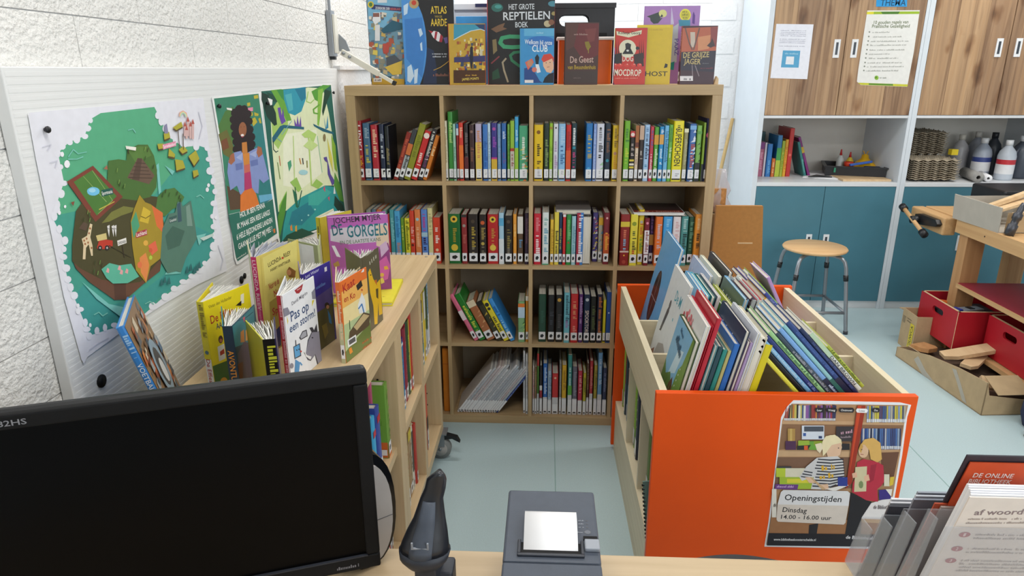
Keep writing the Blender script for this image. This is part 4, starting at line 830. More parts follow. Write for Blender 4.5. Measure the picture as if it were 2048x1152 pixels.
'jungle_poster':"""p f2f4ee 558 546 1938 555 1955 335 2004 -137 2051 -523 1472 -484 592 -391 565 -342 564 68
p 1f6356 568 540 1920 548 1933 337 1981 -134 2034 -513 1475 -472 600 -382 576 66
p e3ebc0 671 420 841 471 1060 524 1389 542 1718 528 1808 344 1900 -18 1931 -233 1559 -173 1150 -176 789 -209 624 -187 628 19 639 237
p f0f4d8 839 269 1485 247 1548 -72 1066 -116 750 -42
p a8cc6a 671 420 817 482 965 506 933 292 732 188 664 235
p 6aa83c 714 542 890 544 1008 344 919 345 811 462
p 3f8f4a 807 541 932 541 989 485 1003 433 874 489
p 2f9ab0 917 538 1339 547 1328 472 1211 390 1077 371 962 394 914 478
p 1f7a96 1125 538 1338 543 1318 473 1229 454
p 53b4bc 937 507 1057 514 1057 409 980 403
p 16382e 569 534 668 516 754 406 753 336 706 332 608 395 557 492
p 1c4a3a 635 535 745 514 799 468 734 475
p f0f0ec 651 500 724 486 708 457 681 454
p 17402f 1756 521 1923 499 1791 430 1661 329 1648 365 1714 457
p 58a03a 1451 513 1724 552 1919 545 1754 516 1577 439 1507 454
p 8cc04a 1600 520 1718 528 1639 390 1547 265 1513 280
p 6aa83c 1597 421 1445 393 1462 384 1615 411
p 6aa83c 1443 392 1447 362 1479 362 1475 392
p 6aa83c 1452 360 1554 348 1564 357 1461 370
p 9cc860 1374 516 1319 450 1336 448 1390 515
p 9cc860 1321 448 1410 432 1418 437 1329 453
p 9cc860 1414 432 1497 453 1485 458 1403 437
p 6a4aa8 789 434 837 436 844 385 880 429 883 373 904 346 829 331 801 378
p 6a4aa8 1056 351 1091 311 1124 368 1137 302 1185 359 1180 283 1055 293
p 1f6478 652 266 798 323 856 327 1230 284 1226 268 864 306 679 238 650 238
p 1c3f3a 656 246 647 196 660 195 669 245
p 1c3f3a 646 196 683 173 694 175 657 198
p 1c3f3a 688 172 729 176 723 181 682 177
p 1f6478 1424 292 1528 267 1892 191 1888 176 1631 220 1437 274
p 2f8ab0 1679 322 1709 241 1774 328 1765 236 1693 230
p 8a7a50 1684 170 1668 149 1641 143 1619 154 1614 176 1630 196 1658 202 1680 192
p c4dc90 1001 245 922 -137 940 -140 1019 244
p a8d0a8 1481 201 1520 -70 1539 -72 1499 200
p b8d878 1292 253 1255 -126 1283 -130 1320 251
p b8d878 1168 240 1309 261 1475 213 1363 142 1327 203 1226 212
p c8e090 1178 161 1324 192 1490 134 1336 110
p 9cc860 867 -39 995 -26 1066 -116 998 -127
p 9cc860 1269 -126 1387 -97 1525 -155 1404 -172
p 7ab0c0 814 269 1012 338 1004 341 806 272
p 7ab0c0 720 258 796 225 804 227 727 261
p 6a8a3a 690 112 702 6 713 5 701 111
p c86a3a 728 148 730 85 741 84 739 147
p a8d8dc 1220 -25 1200 -33 1152 -33 1096 -25 1054 -12 1041 0 1060 8 1106 8 1161 0 1205 -13
p c88a3a 1075 90 1091 47 1109 46 1094 89
p 3a3a3a 1132 84 1135 41 1154 40 1152 82
p 8a8a3a 1213 57 1206 9 1226 7 1233 55
p 4aa07a 860 90 922 98 926 60 872 30
p 5a4a98 1586 33 1665 30 1698 -43 1722 -110 1829 -191 1739 -202 1653 -100 1665 -14 1610 6
p 8cb83a 1825 182 1906 85 1893 -121 1836 -87 1811 57
p d8d05a 1716 167 1797 8 1787 -106 1716 17
p 5a9a3a 1829 -112 1953 -237 2007 -382 1898 -348 1780 -209
p 3c7a2c 1780 -209 1932 -395 1888 -387 1732 -227
p 8cc44a 648 -150 796 -81 742 -168 627 -272 606 -246
p 4f8f34 602 -214 694 -137 793 -91 750 -191 647 -297 591 -348
p 2a9c9c 761 -204 1051 -170 1559 -173 1798 -225 1932 -395 2030 -491 1437 -464 982 -408 624 -378 680 -283
p 1f8090 843 -231 1170 -226 1287 -320 998 -354 762 -301
p 3fb0a4 1183 -182 1554 -191 1704 -248 1371 -288 1164 -248
p 12503e 624 -378 717 -357 992 -375 1244 -469 973 -440
p 143c30 1780 -287 1977 -404 2024 -496 1870 -451 1738 -358
p 1e7050 899 -88 964 -132 961 -232 925 -214
p 1e5a44 939 -83 948 -220 963 -222 954 -85
p 1e5a44 1056 -124 962 -222 977 -226 1071 -127
p e88a3a 787 -318 820 -309 823 -354 789 -343
p e8a83a 874 -337 907 -333 901 -375 868 -368
p d84a6a 1515 -191 1559 -173 1554 -222
p d84a6a 1604 -275 1647 -270 1637 -307
p f0f0f0 1788 -210 1805 -278 1750 -269
p a8e0dc 1161 -319 1159 -321 1154 -322 1147 -321 1139 -320 1133 -317 1129 -314 1128 -312 1131 -310 1136 -309 1143 -309 1150 -310 1156 -313 1160 -316
p a8e0dc 1309 -306 1307 -309 1301 -310 1294 -309 1286 -308 1279 -305 1275 -302 1274 -300 1277 -297 1282 -296 1289 -297 1297 -298 1304 -301 1308 -304
p a8e0dc 1020 -324 1018 -325 1014 -326 1009 -326 1003 -325 998 -323 995 -321 995 -318 997 -317 1000 -316 1006 -316 1011 -318 1016 -319 1019 -322""",
'bin_poster':"""p eceaec 639 1334 654 1373 684 1414 954 1413 1226 1411 1285 1397 1277 1328 1289 1099 1293 786 1306 506 633 505 638 674 635 1104 632 1312
p b48a62 648 1326 678 1395 1270 1396 1268 1293 1277 1099 1283 776 1295 525 643 517 647 665 642 1104 640 1295
p 8c6648 644 1291 1039 1293 1038 1174 644 1122
p 7c5a44 641 1077 1039 1085 1059 893 643 884
p 8c6648 1049 1280 1265 1289 1268 1130 1041 1125
p 6a4632 1174 1115 1270 1121 1267 971 1205 970
p c49c74 644 1295 1035 1298 1038 1278 642 1275
p c8a27a 642 1118 1030 1121 1031 1085 641 1082
p c49c74 1047 1293 1267 1297 1266 1280 1049 1279
p c49c74 1036 1132 1267 1136 1265 1124 1038 1119
p 9a3a3a 650 1360 654 1387 659 1295 650 1295
p d0d0d0 649 1310 657 1310 659 1297 650 1297
p 9a3a3a 660 1361 664 1384 669 1296 660 1295
p d0d0d0 659 1310 667 1310 668 1297 659 1297
p 2a2a30 667 1385 672 1388 678 1296 669 1296
p d0d0d0 669 1310 676 1310 677 1297 669 1297
p c8b85a 675 1391 679 1386 684 1296 678 1296
p d0d0d0 677 1311 682 1311 684 1298 678 1297
p 6a5a4a 675 1391 686 1388 692 1296 685 1296
p d0d0d0 684 1311 690 1311 691 1298 685 1298
p c07a3a 683 1390 697 1383 702 1296 692 1296
p d0d0d0 691 1311 700 1311 701 1298 692 1298
p c8b85a 693 1386 706 1390 712 1296 702 1296
p d0d0d0 701 1311 710 1311 712 1298 702 1298
p 2a2a30 703 1391 715 1391 721 1296 713 1296
p d0d0d0 712 1311 720 1311 721 1298 712 1298
p d8d4cc 713 1386 727 1383 732 1297 722 1296
p d0d0d0 721 1311 730 1311 732 1298 722 1298
p c8b85a 723 1390 734 1383 739 1297 733 1297
p d0d0d0 732 1311 737 1312 739 1299 733 1298
p 4a5a7a 730 1387 742 1390 748 1297 740 1297
p d0d0d0 739 1312 746 1312 748 1299 740 1299
p d8d4cc 740 1385 754 1384 760 1297 749 1297
p d0d0d0 748 1312 758 1312 759 1299 749 1299
p 8a5a9a 750 1389 762 1383 767 1297 760 1297
p d0d0d0 759 1312 765 1312 767 1299 760 1299
p 8a5a9a 758 1391 769 1386 775 1297 768 1297
p d0d0d0 767 1312 773 1312 775 1299 768 1299
p 4a5a7a 766 1387 775 1391 781 1297 776 1297
p d0d0d0 775 1312 779 1312 781 1299 775 1299
p 4a3a30 772 1389 783 1389 789 1298 782 1298
p d0d0d0 781 1312 787 1312 789 1299 782 1299
p 9a3a3a 779 1392 791 1390 798 1298 790 1298
p d0d0d0 789 1312 796 1313 798 1300 790 1299
p 9a3a3a 788 1391 803 1389 809 1298 799 1298
p d0d0d0 797 1313 807 1313 809 1300 798 1300
p c07a3a 799 1391 812 1387 818 1298 810 1298
p d0d0d0 809 1313 816 1313 818 1300 809 1300
p 3a3a5a 809 1388 818 1387 824 1298 819 1298
p d0d0d0 818 1313 822 1313 824 1300 819 1300
p 7a3a4a 815 1388 830 1385 835 1298 825 1298
p d0d0d0 824 1313 834 1313 835 1300 825 1300
p 8a5a9a 826 1390 841 1385 847 1299 836 1298
p d0d0d0 835 1313 845 1313 846 1300 836 1300
p 2a2a30 836 1394 848 1387 854 1299 847 1299
p d0d0d0 846 1313 852 1314 854 1301 847 1300
p 4a3a30 844 1394 858 1385 864 1299 855 1299
p d0d0d0 854 1314 862 1314 864 1301 855 1301
p 8a5a9a 855 1390 864 1390 871 1299 865 1299
p d0d0d0 864 1314 869 1314 871 1301 865 1301
p 4a3a30 862 1387 871 1389 878 1299 872 1299
p d0d0d0 871 1314 876 1314 878 1301 872 1301
p 8a5a9a 868 1392 879 1387 886 1299 879 1299
p d0d0d0 878 1314 884 1314 886 1301 879 1301
p 9a3a3a 876 1389 889 1385 895 1299 887 1299
p d0d0d0 885 1314 893 1314 895 1301 886 1301
p 3a3a5a 885 1395 895 1389 902 1300 896 1300
p d0d0d0 895 1314 900 1314 902 1301 896 1301
p 3a3a5a 892 1393 906 1389 913 1300 903 1300
p d0d0d0 902 1314 911 1315 913 1302 903 1301
p 8a9ab8 1062 1390 1071 1390 1084 1294 1074 1294
p d8d8dc 1072 1314 1081 1314 1084 1296 1074 1296
p c8b84a 1073 1390 1081 1390 1094 1294 1086 1294
p d8d8dc 1083 1314 1091 1314 1094 1296 1085 1296
p 3a5a8a 1083 1390 1089 1390 1102 1294 1096 1294
p d8d8dc 1094 1314 1099 1314 1101 1296 1096 1296
p b0a898 1090 1390 1100 1390 1113 1295 1103 1294
p d8d8dc 1101 1314 1110 1315 1112 1296 1103 1296
p c8b84a 1101 1390 1111 1390 1124 1295 1114 1295
p d8d8dc 1112 1315 1121 1315 1124 1297 1114 1296
p c8b84a 1112 1390 1123 1391 1136 1295 1126 1295
p d8d8dc 1123 1315 1133 1315 1136 1297 1125 1297
p 5a4a6a 1124 1391 1133 1391 1146 1295 1138 1295
p d8d8dc 1135 1315 1143 1315 1146 1297 1137 1297
p 5a4a6a 1134 1391 1140 1391 1154 1295 1148 1295
p d8d8dc 1145 1315 1151 1315 1153 1297 1148 1297
p 3a5a8a 1142 1391 1149 1391 1163 1295 1155 1295
p d8d8dc 1153 1315 1159 1315 1162 1297 1155 1297
p 4a5a7a 1150 1391 1160 1391 1174 1296 1164 1295
p d8d8dc 1162 1315 1171 1316 1174 1297 1164 1297
p c8b84a 1162 1391 1168 1391 1181 1296 1175 1296
p d8d8dc 1173 1316 1178 1316 1181 1298 1175 1297
p 8a9ab8 1169 1391 1180 1392 1193 1296 1183 1296
p d8d8dc 1181 1316 1190 1316 1193 1298 1183 1298
p b0a898 1181 1392 1192 1392 1205 1296 1195 1296
p d8d8dc 1193 1316 1202 1316 1205 1298 1195 1298
p 4a5a7a 1193 1392 1201 1392 1215 1296 1207 1296
p d8d8dc 1204 1316 1212 1316 1215 1298 1207 1298
p c8b84a 1202 1392 1210 1392 1224 1297 1216 1296
p d8d8dc 1214 1316 1221 1316 1224 1298 1216 1298
p c8b84a 1212 1392 1217 1392 1232 1297 1226 1297
p d8d8dc 1223 1316 1228 1317 1231 1298 1225 1298
p 8a9ab8 1219 1392 1228 1392 1242 1297 1233 1297
p d8d8dc 1231 1317 1238 1317 1241 1299 1233 1298
p c8b84a 1229 1392 1239 1392 1253 1297 1243 1297
p d8d8dc 1241 1317 1250 1317 1253 1299 1243 1299
p 4a5a7a 1240 1392 1246 1393 1260 1297 1255 1297
p d8d8dc 1252 1317 1257 1317 1260 1299 1254 1299
p b0a898 1248 1393 1256 1393 1270 1297 1262 1297
p d8d8dc 1259 1317 1267 1317 1270 1299 1262 1299
p 3a4a7a 1052 1259 1058 1259 1073 1135 1068 1135
p d8d8dc 1066 1155 1070 1156 1073 1138 1068 1138
p b8b8c0 1059 1259 1068 1259 1084 1135 1075 1135
p d8d8dc 1073 1156 1081 1156 1083 1138 1075 1138
p 2a4a8a 1070 1259 1078 1259 1093 1135 1086 1135
p d8d8dc 1084 1156 1090 1156 1093 1138 1086 1138
p 4a6aa0 1079 1259 1088 1259 1104 1136 1096 1136
p d8d8dc 1093 1156 1101 1156 1103 1138 1095 1138
p b8b8c0 1090 1259 1098 1259 1113 1136 1106 1136
p d8d8dc 1104 1156 1110 1156 1113 1139 1106 1138
p 1a2a4a 1099 1259 1106 1260 1121 1136 1116 1136
p d8d8dc 1113 1156 1118 1156 1121 1139 1115 1139
p b8b8c0 1107 1260 1114 1260 1130 1136 1124 1136
p d8d8dc 1121 1157 1127 1157 1129 1139 1123 1139
p 4a6aa0 1115 1260 1124 1260 1140 1136 1132 1136
p d8d8dc 1130 1157 1137 1157 1139 1139 1132 1139
p 8a9ab0 1125 1260 1134 1260 1150 1137 1142 1136
p d8d8dc 1140 1157 1147 1157 1149 1139 1142 1139
p 1a2a4a 1135 1260 1145 1260 1161 1137 1152 1137
p d8d8dc 1150 1157 1158 1157 1160 1139 1152 1139
p 4a6aa0 1146 1260 1154 1260 1170 1137 1163 1137
p d8d8dc 1161 1157 1167 1157 1170 1140 1163 1139
p 4a6aa0 1155 1260 1162 1261 1179 1137 1172 1137
p d8d8dc 1170 1157 1175 1158 1178 1140 1172 1140
p 3a4a7a 1164 1261 1171 1261 1188 1137 1181 1137
p d8d8dc 1178 1158 1184 1158 1187 1140 1180 1140
p b8b8c0 1173 1261 1180 1261 1197 1137 1190 1137
p d8d8dc 1188 1158 1194 1158 1196 1140 1190 1140
p 4a6aa0 1182 1261 1191 1261 1208 1138 1199 1138
p d8d8dc 1197 1158 1204 1158 1207 1140 1199 1140
p 4a6aa0 1192 1261 1199 1261 1216 1138 1210 1138
p d8d8dc 1207 1158 1212 1158 1215 1141 1209 1140
p 3a4a7a 1201 1261 1209 1261 1226 1138 1218 1138
p d8d8dc 1215 1158 1223 1158 1226 1141 1218 1141
p 3a4a7a 1211 1261 1218 1262 1235 1138 1228 1138
p d8d8dc 1226 1159 1232 1159 1234 1141 1228 1141
p 3a4a7a 1219 1262 1226 1262 1243 1138 1237 1138
p d8d8dc 1235 1159 1239 1159 1242 1141 1237 1141
p 4a6aa0 1227 1262 1236 1262 1253 1139 1245 1138
p d8d8dc 1242 1159 1249 1159 1252 1141 1244 1141
p 8a9ab0 1237 1262 1247 1262 1264 1139 1255 1139
p d8d8dc 1252 1159 1261 1159 1264 1141 1255 1141
p 2a3a5a 1248 1262 1254 1262 1272 1139 1266 1139
p d8d8dc 1264 1159 1268 1159 1271 1142 1266 1142
p b08a4a 672 1252 711 1252 719 1179 681 1178
p c8a860 684 1252 695 1252 704 1179 692 1179
p d4d8e0 743 1271 858 1273 869 1191 753 1189
p 4a4e58 755 1266 855 1268 859 1238 759 1236
p 3a5a9a 755 1227 770 1227 772 1209 757 1209
p 2a3a60 837 1211 855 1211 857 1196 839 1196
p 3a3234 920 1269 1023 1271 1036 1183 932 1181
s c898a8 942 1221 1014 1234 21|READ
s a08a90 953 1200 1006 1205 12|x
p 4f2c4c 669 1178 723 1179 730 1126 675 1125
p 9ab03a 735 1182 793 1183 799 1134 741 1133
p 6aa03a 793 1179 840 1180 846 1128 800 1127
p 2a2a2a 735 1151 804 1157 792 1127 734 1126
p d85a2a 769 1152 789 1152 792 1127 773 1127
p 8a9a2a 816 1181 863 1182 866 1158 819 1157
p 2a2426 942 1168 1004 1169 1009 1131 947 1130
p b8c83a 639 1013 696 1014 702 959 645 958
p 3a3a3c 647 1024 718 1026 719 1015 649 1013
p d8d0b8 688 1014 790 1016 797 961 694 959
p a0b832 663 958 844 962 854 888 671 884
p d8cc3a 704 948 830 951 833 925 707 922
p 6a3a80 646 914 769 914 767 882 646 884
s c8a8d0 656 893 754 894 13|x
p e0d8cc 631 883 655 884 679 675 654 674
p 9c3018 1010 1392 1053 1393 1050 930 1023 892 1016 1112
p c8451e 1013 1392 1032 1393 1031 1112 1029 966
p e4dcd8 1107 781 1279 851 1285 690 1121 686
p 9a6a44 647 703 1135 696 1257 690 1256 593 647 596
p c8a070 1134 706 1254 704 1250 680 1130 682
p e8d8b8 839 1126 825 1162 856 1171 871 1145 857 1108
p ead9ae 963 1169 963 1151 956 1135 944 1123 928 1117 911 1117 893 1122 878 1134 867 1149 861 1167 862 1184 869 1200 881 1212 897 1218 914 1218 932 1213 947 1201 958 1186
p e0b898 910 1172 956 1177 967 1146 963 1101 938 1081 903 1082 885 1127
p ead9ae 860 1171 874 1211 919 1221 958 1191 957 1173 912 1159 888 1109 875 1091
p 4a3a34 953 1142 952 1139 948 1138 946 1142 947 1145 951 1145
p cfcbca 845 1081 891 1087 952 1092 983 1066 1005 966 976 919 918 885 838 888 844 962 784 938 767 961 797 1026
p 2a2a34 851 1069 918 1064 918 1072 851 1076
p 2a2a34 916 1064 986 1071 985 1079 915 1072
p 2a2a34 848 1050 921 1046 920 1054 848 1058
p 2a2a34 919 1046 990 1054 989 1061 917 1053
p 2a2a34 846 1032 923 1028 923 1035 845 1039
p 2a2a34 921 1028 994 1037 993 1044 920 1035
p 2a2a34 843 1014 926 1010 925 1017 842 1021
p 2a2a34 924 1010 998 1020 997 1027 922 1017
p 2a2a34 857 996 928 992 927 999 857 1003
p 2a2a34 926 992 1001 1003 999 1010 924 999
p 2a2a34 855 977 930 973 930 981 854 985
p 2a2a34 929 973 1003 985 1002 993 927 980
p 2a2a34 852 959 933 955 932 962 851 966
p 2a2a34 931 955 1006 968 1004 975 929 962
p 2a2a34 849 940 935 937 935 944 848 948
p 2a2a34 934 936 994 950 992 957 932 944
p 2a2a34 846 922 938 918 937 925 846 929
p 2a2a34 936 918 983 933 980 940 934 925
p 2a2a34 844 903 940 900 940 907 843 911
p 2a2a34 939 899 971 915 968 922 936 906
p 2a2a34 787 995 834 986 834 993 787 1001
p 2a2a34 781 978 833 970 833 976 782 985
p 2a2a34 776 962 832 953 832 960 776 968
s d8a82a 867 1000 947 1015 31|LOVE
s d8a82a 877 949 954 965 31|x
p e0b898 797 961 836 962 857 926 825 925
p e0b898 882 917 924 922 933 890 901 888
p c8a47a 821 962 832 962 917 890 902 882
p e8e0d8 917 890 1023 922 1034 916 966 877
p 2a3a8a 970 965 1021 966 1029 911 978 910
p 221e22 858 660 906 671 906 603 862 602
p b82a3e 1058 1058 1087 1079 1159 1065 1197 1043 1218 943 1205 915 1189 896 1205 817 1140 825 1058 874 1054 930 1064 967
p 9c2034 1131 1042 1161 1051 1161 951 1140 932
p ddb592 1107 1127 1107 1109 1102 1095 1093 1087 1081 1087 1069 1094 1060 1108 1055 1126 1055 1143 1060 1157 1069 1165 1081 1165 1093 1158 1102 1144
p d8aa5c 1059 1162 1077 1197 1121 1207 1161 1177 1184 1079 1163 1060 1126 1078 1110 1131 1081 1166
p c89a4c 1054 1139 1061 1171 1075 1157 1070 1113
p 4a3a34 1074 1135 1072 1132 1069 1132 1067 1135 1068 1138 1072 1138
p a04a4a 1068 1106 1085 1104 1085 1107 1068 1110
p d0c49c 1053 1029 1113 1035 1132 881 1069 876
p 7a8a5a 1111 922 1110 905 1102 898 1092 904 1086 921 1087 938 1095 946 1105 939
p e0b090 1041 990 1063 999 1072 967 1049 962
p e0b090 1106 973 1128 987 1141 950 1115 941
p 1c181c 1050 874 1140 825 1173 816 1133 715 1149 551 1060 548 1060 665 1059 780
p 3a2a7a 1197 891 1267 898 1269 837 1209 829
p e8e0d4 1232 897 1267 898 1269 851
p d8d0b8 1210 989 1237 989 1249 916 1221 915
p d8b83a 1244 971 1266 976 1267 925 1249 916
t 5a5054 1186 772 1291 772 25|de Bibliotheek
t 5a4a40 650 773 678 771 25|de Bi
p 17131a 644 601 1270 608 1292 527 643 519
t e8e4e4 676 553 906 556 16|www.bibliotheekoosterschelde.nl
t e8e4e4 1067 576 1219 572 22|de Bibliotheek
p 262024 801 1377 835 1377 842 1365 838 1350 804 1351 797 1365
t e8e4e0 808 1358 833 1357 12|Leer
p 262024 858 1378 903 1378 911 1366 907 1351 862 1352 854 1366
t e8e4e0 865 1359 901 1359 12|Vraag
p 262024 923 1379 990 1380 998 1368 994 1352 926 1353 918 1367
t e8e4e0 930 1360 988 1360 12|Ontmoet
p 262024 1092 1381 1119 1382 1127 1370 1123 1355 1095 1356 1087 1369
t e8e4e0 1099 1363 1117 1362 12|Doe
p f0eeec 1010 1377 1059 1376 1067 1365 1063 1352 1014 1353 1006 1365
t 5a5a5a 1022 1359 1051 1358 12|Lees
p e0dcdc 680 866 692 880 1033 881 1049 867 1052 788 671 788
p d6c8bc 671 788 1052 788 1051 680 1043 667 686 677 676 690
t 2a2628 704 817 1009 811 38|Openingstijden
t 2a2628 702 741 833 737 32|Dinsdag
t 2a2628 699 697 971 695 27|14.00 - 16.00 uur""",
'left_notice':"""p e9ebf4 -700 361 -266 352 -262 -268 -703 -254
s 9a9cb0 -641 283 -341 276 10|x
s 9a9cb0 -641 264 -340 256 10|x
s 9a9cb0 -641 245 -340 237 10|x
s 9a9cb0 -641 225 -339 218 10|x
s 9a9cb0 -642 186 -338 179 10|x
s 9a9cb0 -642 167 -338 159 10|x
s 9a9cb0 -642 148 -338 140 10|x
s 9a9cb0 -643 108 -337 101 10|x
p 5aa4cc -589 63 -384 58 -381 -135 -591 -131
s a8d0e4 -561 20 -406 15 18|x
p e4e8ee -540 -6 -448 -8 -445 -99 -542 -95""",
'rules_poster':"""p e6e6e2 333 500 932 499 943 36 933 -360 384 -338 331 -298 327 -158
p 9ab82e 331 487 931 486 932 458 331 458
p e0d83a 331 487 411 486 411 458 331 458
p 4a7a2a 490 485 708 486 692 459 514 459
p c8c83a 343 -310 937 -332 935 -358 384 -336
p 5a8a2e 474 -318 761 -327 764 -347 476 -336
t 5a6a3a 427 351 824 356 38|10 gouden regels van
t 5a6a3a 414 309 846 310 39|Praktische Gezelligheid
p 8a8e84 403 263 401 256 394 254 387 257 383 263 385 270 391 273 399 270
s 9a9c96 427 252 626 254 15|x
p 8a8e84 403 213 401 206 395 204 387 206 383 213 385 220 392 223 399 220
s 9a9c96 426 201 774 203 16|x
p 8a8e84 404 163 402 156 395 153 388 156 384 163 386 170 392 173 400 170
s 9a9c96 426 151 863 153 16|x
p 8a8e84 403 120 401 113 394 111 387 113 383 120 385 127 392 130 399 127
s 9a9c96 425 108 840 110 16|x
p 8a8e84 404 66 402 59 396 56 388 59 384 66 386 73 393 76 400 73
s 9a9c96 425 54 829 56 16|x
p 8a8e84 404 19 402 12 395 9 388 12 384 19 386 26 392 29 400 26
s 9a9c96 424 7 666 10 16|x
p 8a8e84 404 -28 402 -35 395 -38 388 -35 384 -28 385 -21 392 -18 400 -21
s 9a9c96 423 -40 774 -38 16|x
p 8a8e84 404 -79 402 -86 396 -89 388 -86 384 -79 386 -72 393 -69 400 -72
s 9a9c96 423 -91 823 -89 16|x
p 8a8e84 404 -123 402 -130 395 -133 387 -130 383 -123 385 -116 392 -113 399 -116
s 9a9c96 421 -135 851 -133 16|x
p 8a8e84 403 -170 401 -177 395 -180 387 -177 383 -170 385 -163 392 -160 399 -163
s 9a9c96 420 -182 798 -180 16|x
p 8ab83a 580 -255 579 -268 571 -277 560 -280 547 -277 536 -267 531 -254 532 -241 540 -232 552 -229 564 -232 575 -242
p 5a8a2e 561 -251 559 -260 551 -264 542 -260 537 -250 539 -241 547 -237 556 -241
s 8a8e84 592 -263 673 -265 20|x""",
'thema_sign':"""p 2f9ada 413 659 762 656 778 538 426 541
t 1c4a6a 470 551 760 549 72|THEMA""",
'search_book':"""p 78b4d4 22 685 293 682 279 424 4 426
p 2a3a6a 40 610 280 587 277 554 40 574
t e8e8e8 71 574 186 567 19|ZOEKBOEK DER
t d8603a 190 567 273 564 16|NEDERLAND
p d8c03a 61 608 58 597 51 589 40 584 29 584 19 589 13 597 11 608 15 618 22 627 32 631 43 631 53 627 59 618
p 4a7a3a 50 608 49 601 44 595 38 592 32 592 27 596 23 601 22 608 24 615 28 620 34 623 40 623 46 620 49 614
p d8dce0 94 656 168 655 166 620 92 620
p 6a6a60 125 358 144 364 142 332 118 341
p d8c45a 143 226 159 231 164 204 141 212
p a8583a 54 529 72 535 73 506 59 513
p d8c45a 258 447 278 441 280 418 255 428
p c8a85a 103 533 135 528 127 501 101 503
p 7a8088 0 331 39 324 29 281 -6 295
p 5a6a80 236 380 274 379 265 352 234 345
p 6a6a60 252 332 277 328 279 312 257 309
p 6a6a60 207 533 229 532 223 515 213 514
p b0543a 282 491 315 495 313 449 286 460
p 8a8a78 136 254 169 259 172 222 130 223
p d8c45a 31 45 65 41 61 9 24 12
p 6a6a60 122 384 139 386 138 372 119 368
p b0543a 151 328 174 327 167 300 144 306
p 9aa0a0 205 284 245 285 245 252 207 246
p 5a6a80 79 529 120 532 113 499 72 492
p e0d8c8 7 317 42 315 46 283 -1 284
p 9aa0a0 161 483 177 486 171 467 155 468
p 5a6a80 139 129 170 126 164 93 139 100
p 5a6a80 74 58 97 63 97 42 77 37
p 3a5a6a 71 549 89 548 89 536 70 532
p 6a6a60 165 417 182 423 187 394 165 402
p 7a8088 137 269 176 264 174 212 129 233
p 3a5a6a 67 484 84 484 82 464 60 468
p b0543a 165 358 202 359 207 314 163 322
p c8a85a 55 224 72 221 70 212 50 208
p 8a8a78 172 460 188 458 188 443 174 445
p 3a5a6a 27 512 50 506 49 479 33 491
p b0543a 237 499 260 499 253 465 230 477
p 7a8088 21 517 53 518 54 484 20 488
p e0d8c8 90 217 111 213 113 203 86 197
p d8c45a 148 37 177 43 170 -3 148 10
p e0d8c8 69 525 90 531 84 505 74 505
p e0d8c8 121 552 161 545 153 515 115 515
p d8c45a 161 294 185 295 178 272 159 272
p 8a8a78 252 313 277 314 273 293 252 290
p 5a6a80 36 175 68 169 60 127 41 145
p d8c45a 145 48 178 52 177 17 136 17
p 8a8a78 147 305 185 302 187 265 145 270
p b0543a -24 62 -3 68 1 48 -30 43
p d8c45a 51 506 87 503 83 455 49 472
p e0d8c8 22 187 46 191 50 159 25 164
p e0d8c8 219 461 238 458 230 441 223 444
p e0d8c8 168 66 204 69 201 29 174 33
p c8b890 54 479 86 477 84 433 45 449
p 7a8088 33 138 66 139 61 96 26 108
p a8583a 109 281 146 282 148 226 114 247
p d8c45a 192 291 208 286 206 271 187 276
p 8a8a78 31 469 61 472 55 438 29 441
p 8a8a78 220 548 251 546 257 523 212 519
p 8a8a78 229 245 248 248 242 227 221 227
p c8b890 96 137 123 144 116 116 95 112
p a8583a 41 199 70 201 71 159 39 172
p 5a6a80 239 537 279 540 277 505 241 500
p 9aa0a0 183 505 223 508 218 454 185 469
p 6a6a60 125 16 160 16 155 -32 119 -16
p e0d8c8 -3 309 14 312 6 288 -6 293
p 9aa0a0 52 47 75 42 75 31 54 25
p c8b890 66 531 81 532 77 512 71 518
p 5a6a80 21 340 47 345 46 312 24 316
p 8a8a78 88 202 126 198 124 163 81 165
p d8c45a 152 409 173 405 172 381 145 389
p b0543a 229 114 262 115 258 82 234 83
p 7a8088 218 284 251 282 253 244 215 253
p b0543a -1 325 23 319 28 288 -8 302
p 7a8088 7 402 21 401 13 387 0 389
p 7a8088 127 186 165 185 166 156 128 150
p 6a6a60 250 450 276 447 279 421 255 425
p c8a85a 266 285 303 284 303 246 258 250
p 7a8088 96 138 130 134 122 88 96 106
p 3a5a6a 270 295 295 289 296 278 266 271
p c8b890 201 513 241 516 240 478 204 476
p 8a8a78 76 161 114 163 106 113 71 125
p 8a8a78 195 380 211 374 208 368 195 365
p 3a5a6a 91 524 116 530 112 499 94 502
p 6a6a60 133 533 153 528 153 519 136 515
p e0d8c8 241 403 268 399 266 381 244 378
p 5a6a80 49 24 67 27 64 8 51 7
p 9aa0a0 258 156 285 160 290 122 256 130
p 5a6a80 118 509 139 506 134 495 118 490
p a8583a 29 290 59 291 57 249 22 262
p 6a6a60 75 121 99 127 91 98 73 99
p 6a6a60 104 439 130 433 130 417 104 415
p e0d8c8 51 523 86 521 82 475 42 491
p c8b890 140 123 155 127 148 102 134 109
p 3a5a6a 186 186 217 192 210 163 184 158
p 7a8088 30 273 44 272 45 256 22 260
p 9aa0a0 200 84 234 82 229 37 193 52
p 7a8088 176 199 211 203 212 156 177 167
p c8b890 -17 93 16 90 9 49 -17 62
p b0543a 146 324 187 321 185 294 138 286
p c8b890 82 312 114 310 109 281 84 282
p 5a6a80 153 414 187 420 184 390 146 383
p a8583a 100 547 121 550 113 532 92 527
p 5a6a80 166 180 184 178 184 162 165 164
p b0543a 268 235 298 239 303 204 266 207
p d8c45a 51 318 78 320 72 290 44 293
p e0d8c8 16 522 40 522 35 496 14 500
p e0d8c8 41 134 66 132 69 107 36 111
p c8a85a 49 519 65 521 69 498 52 505
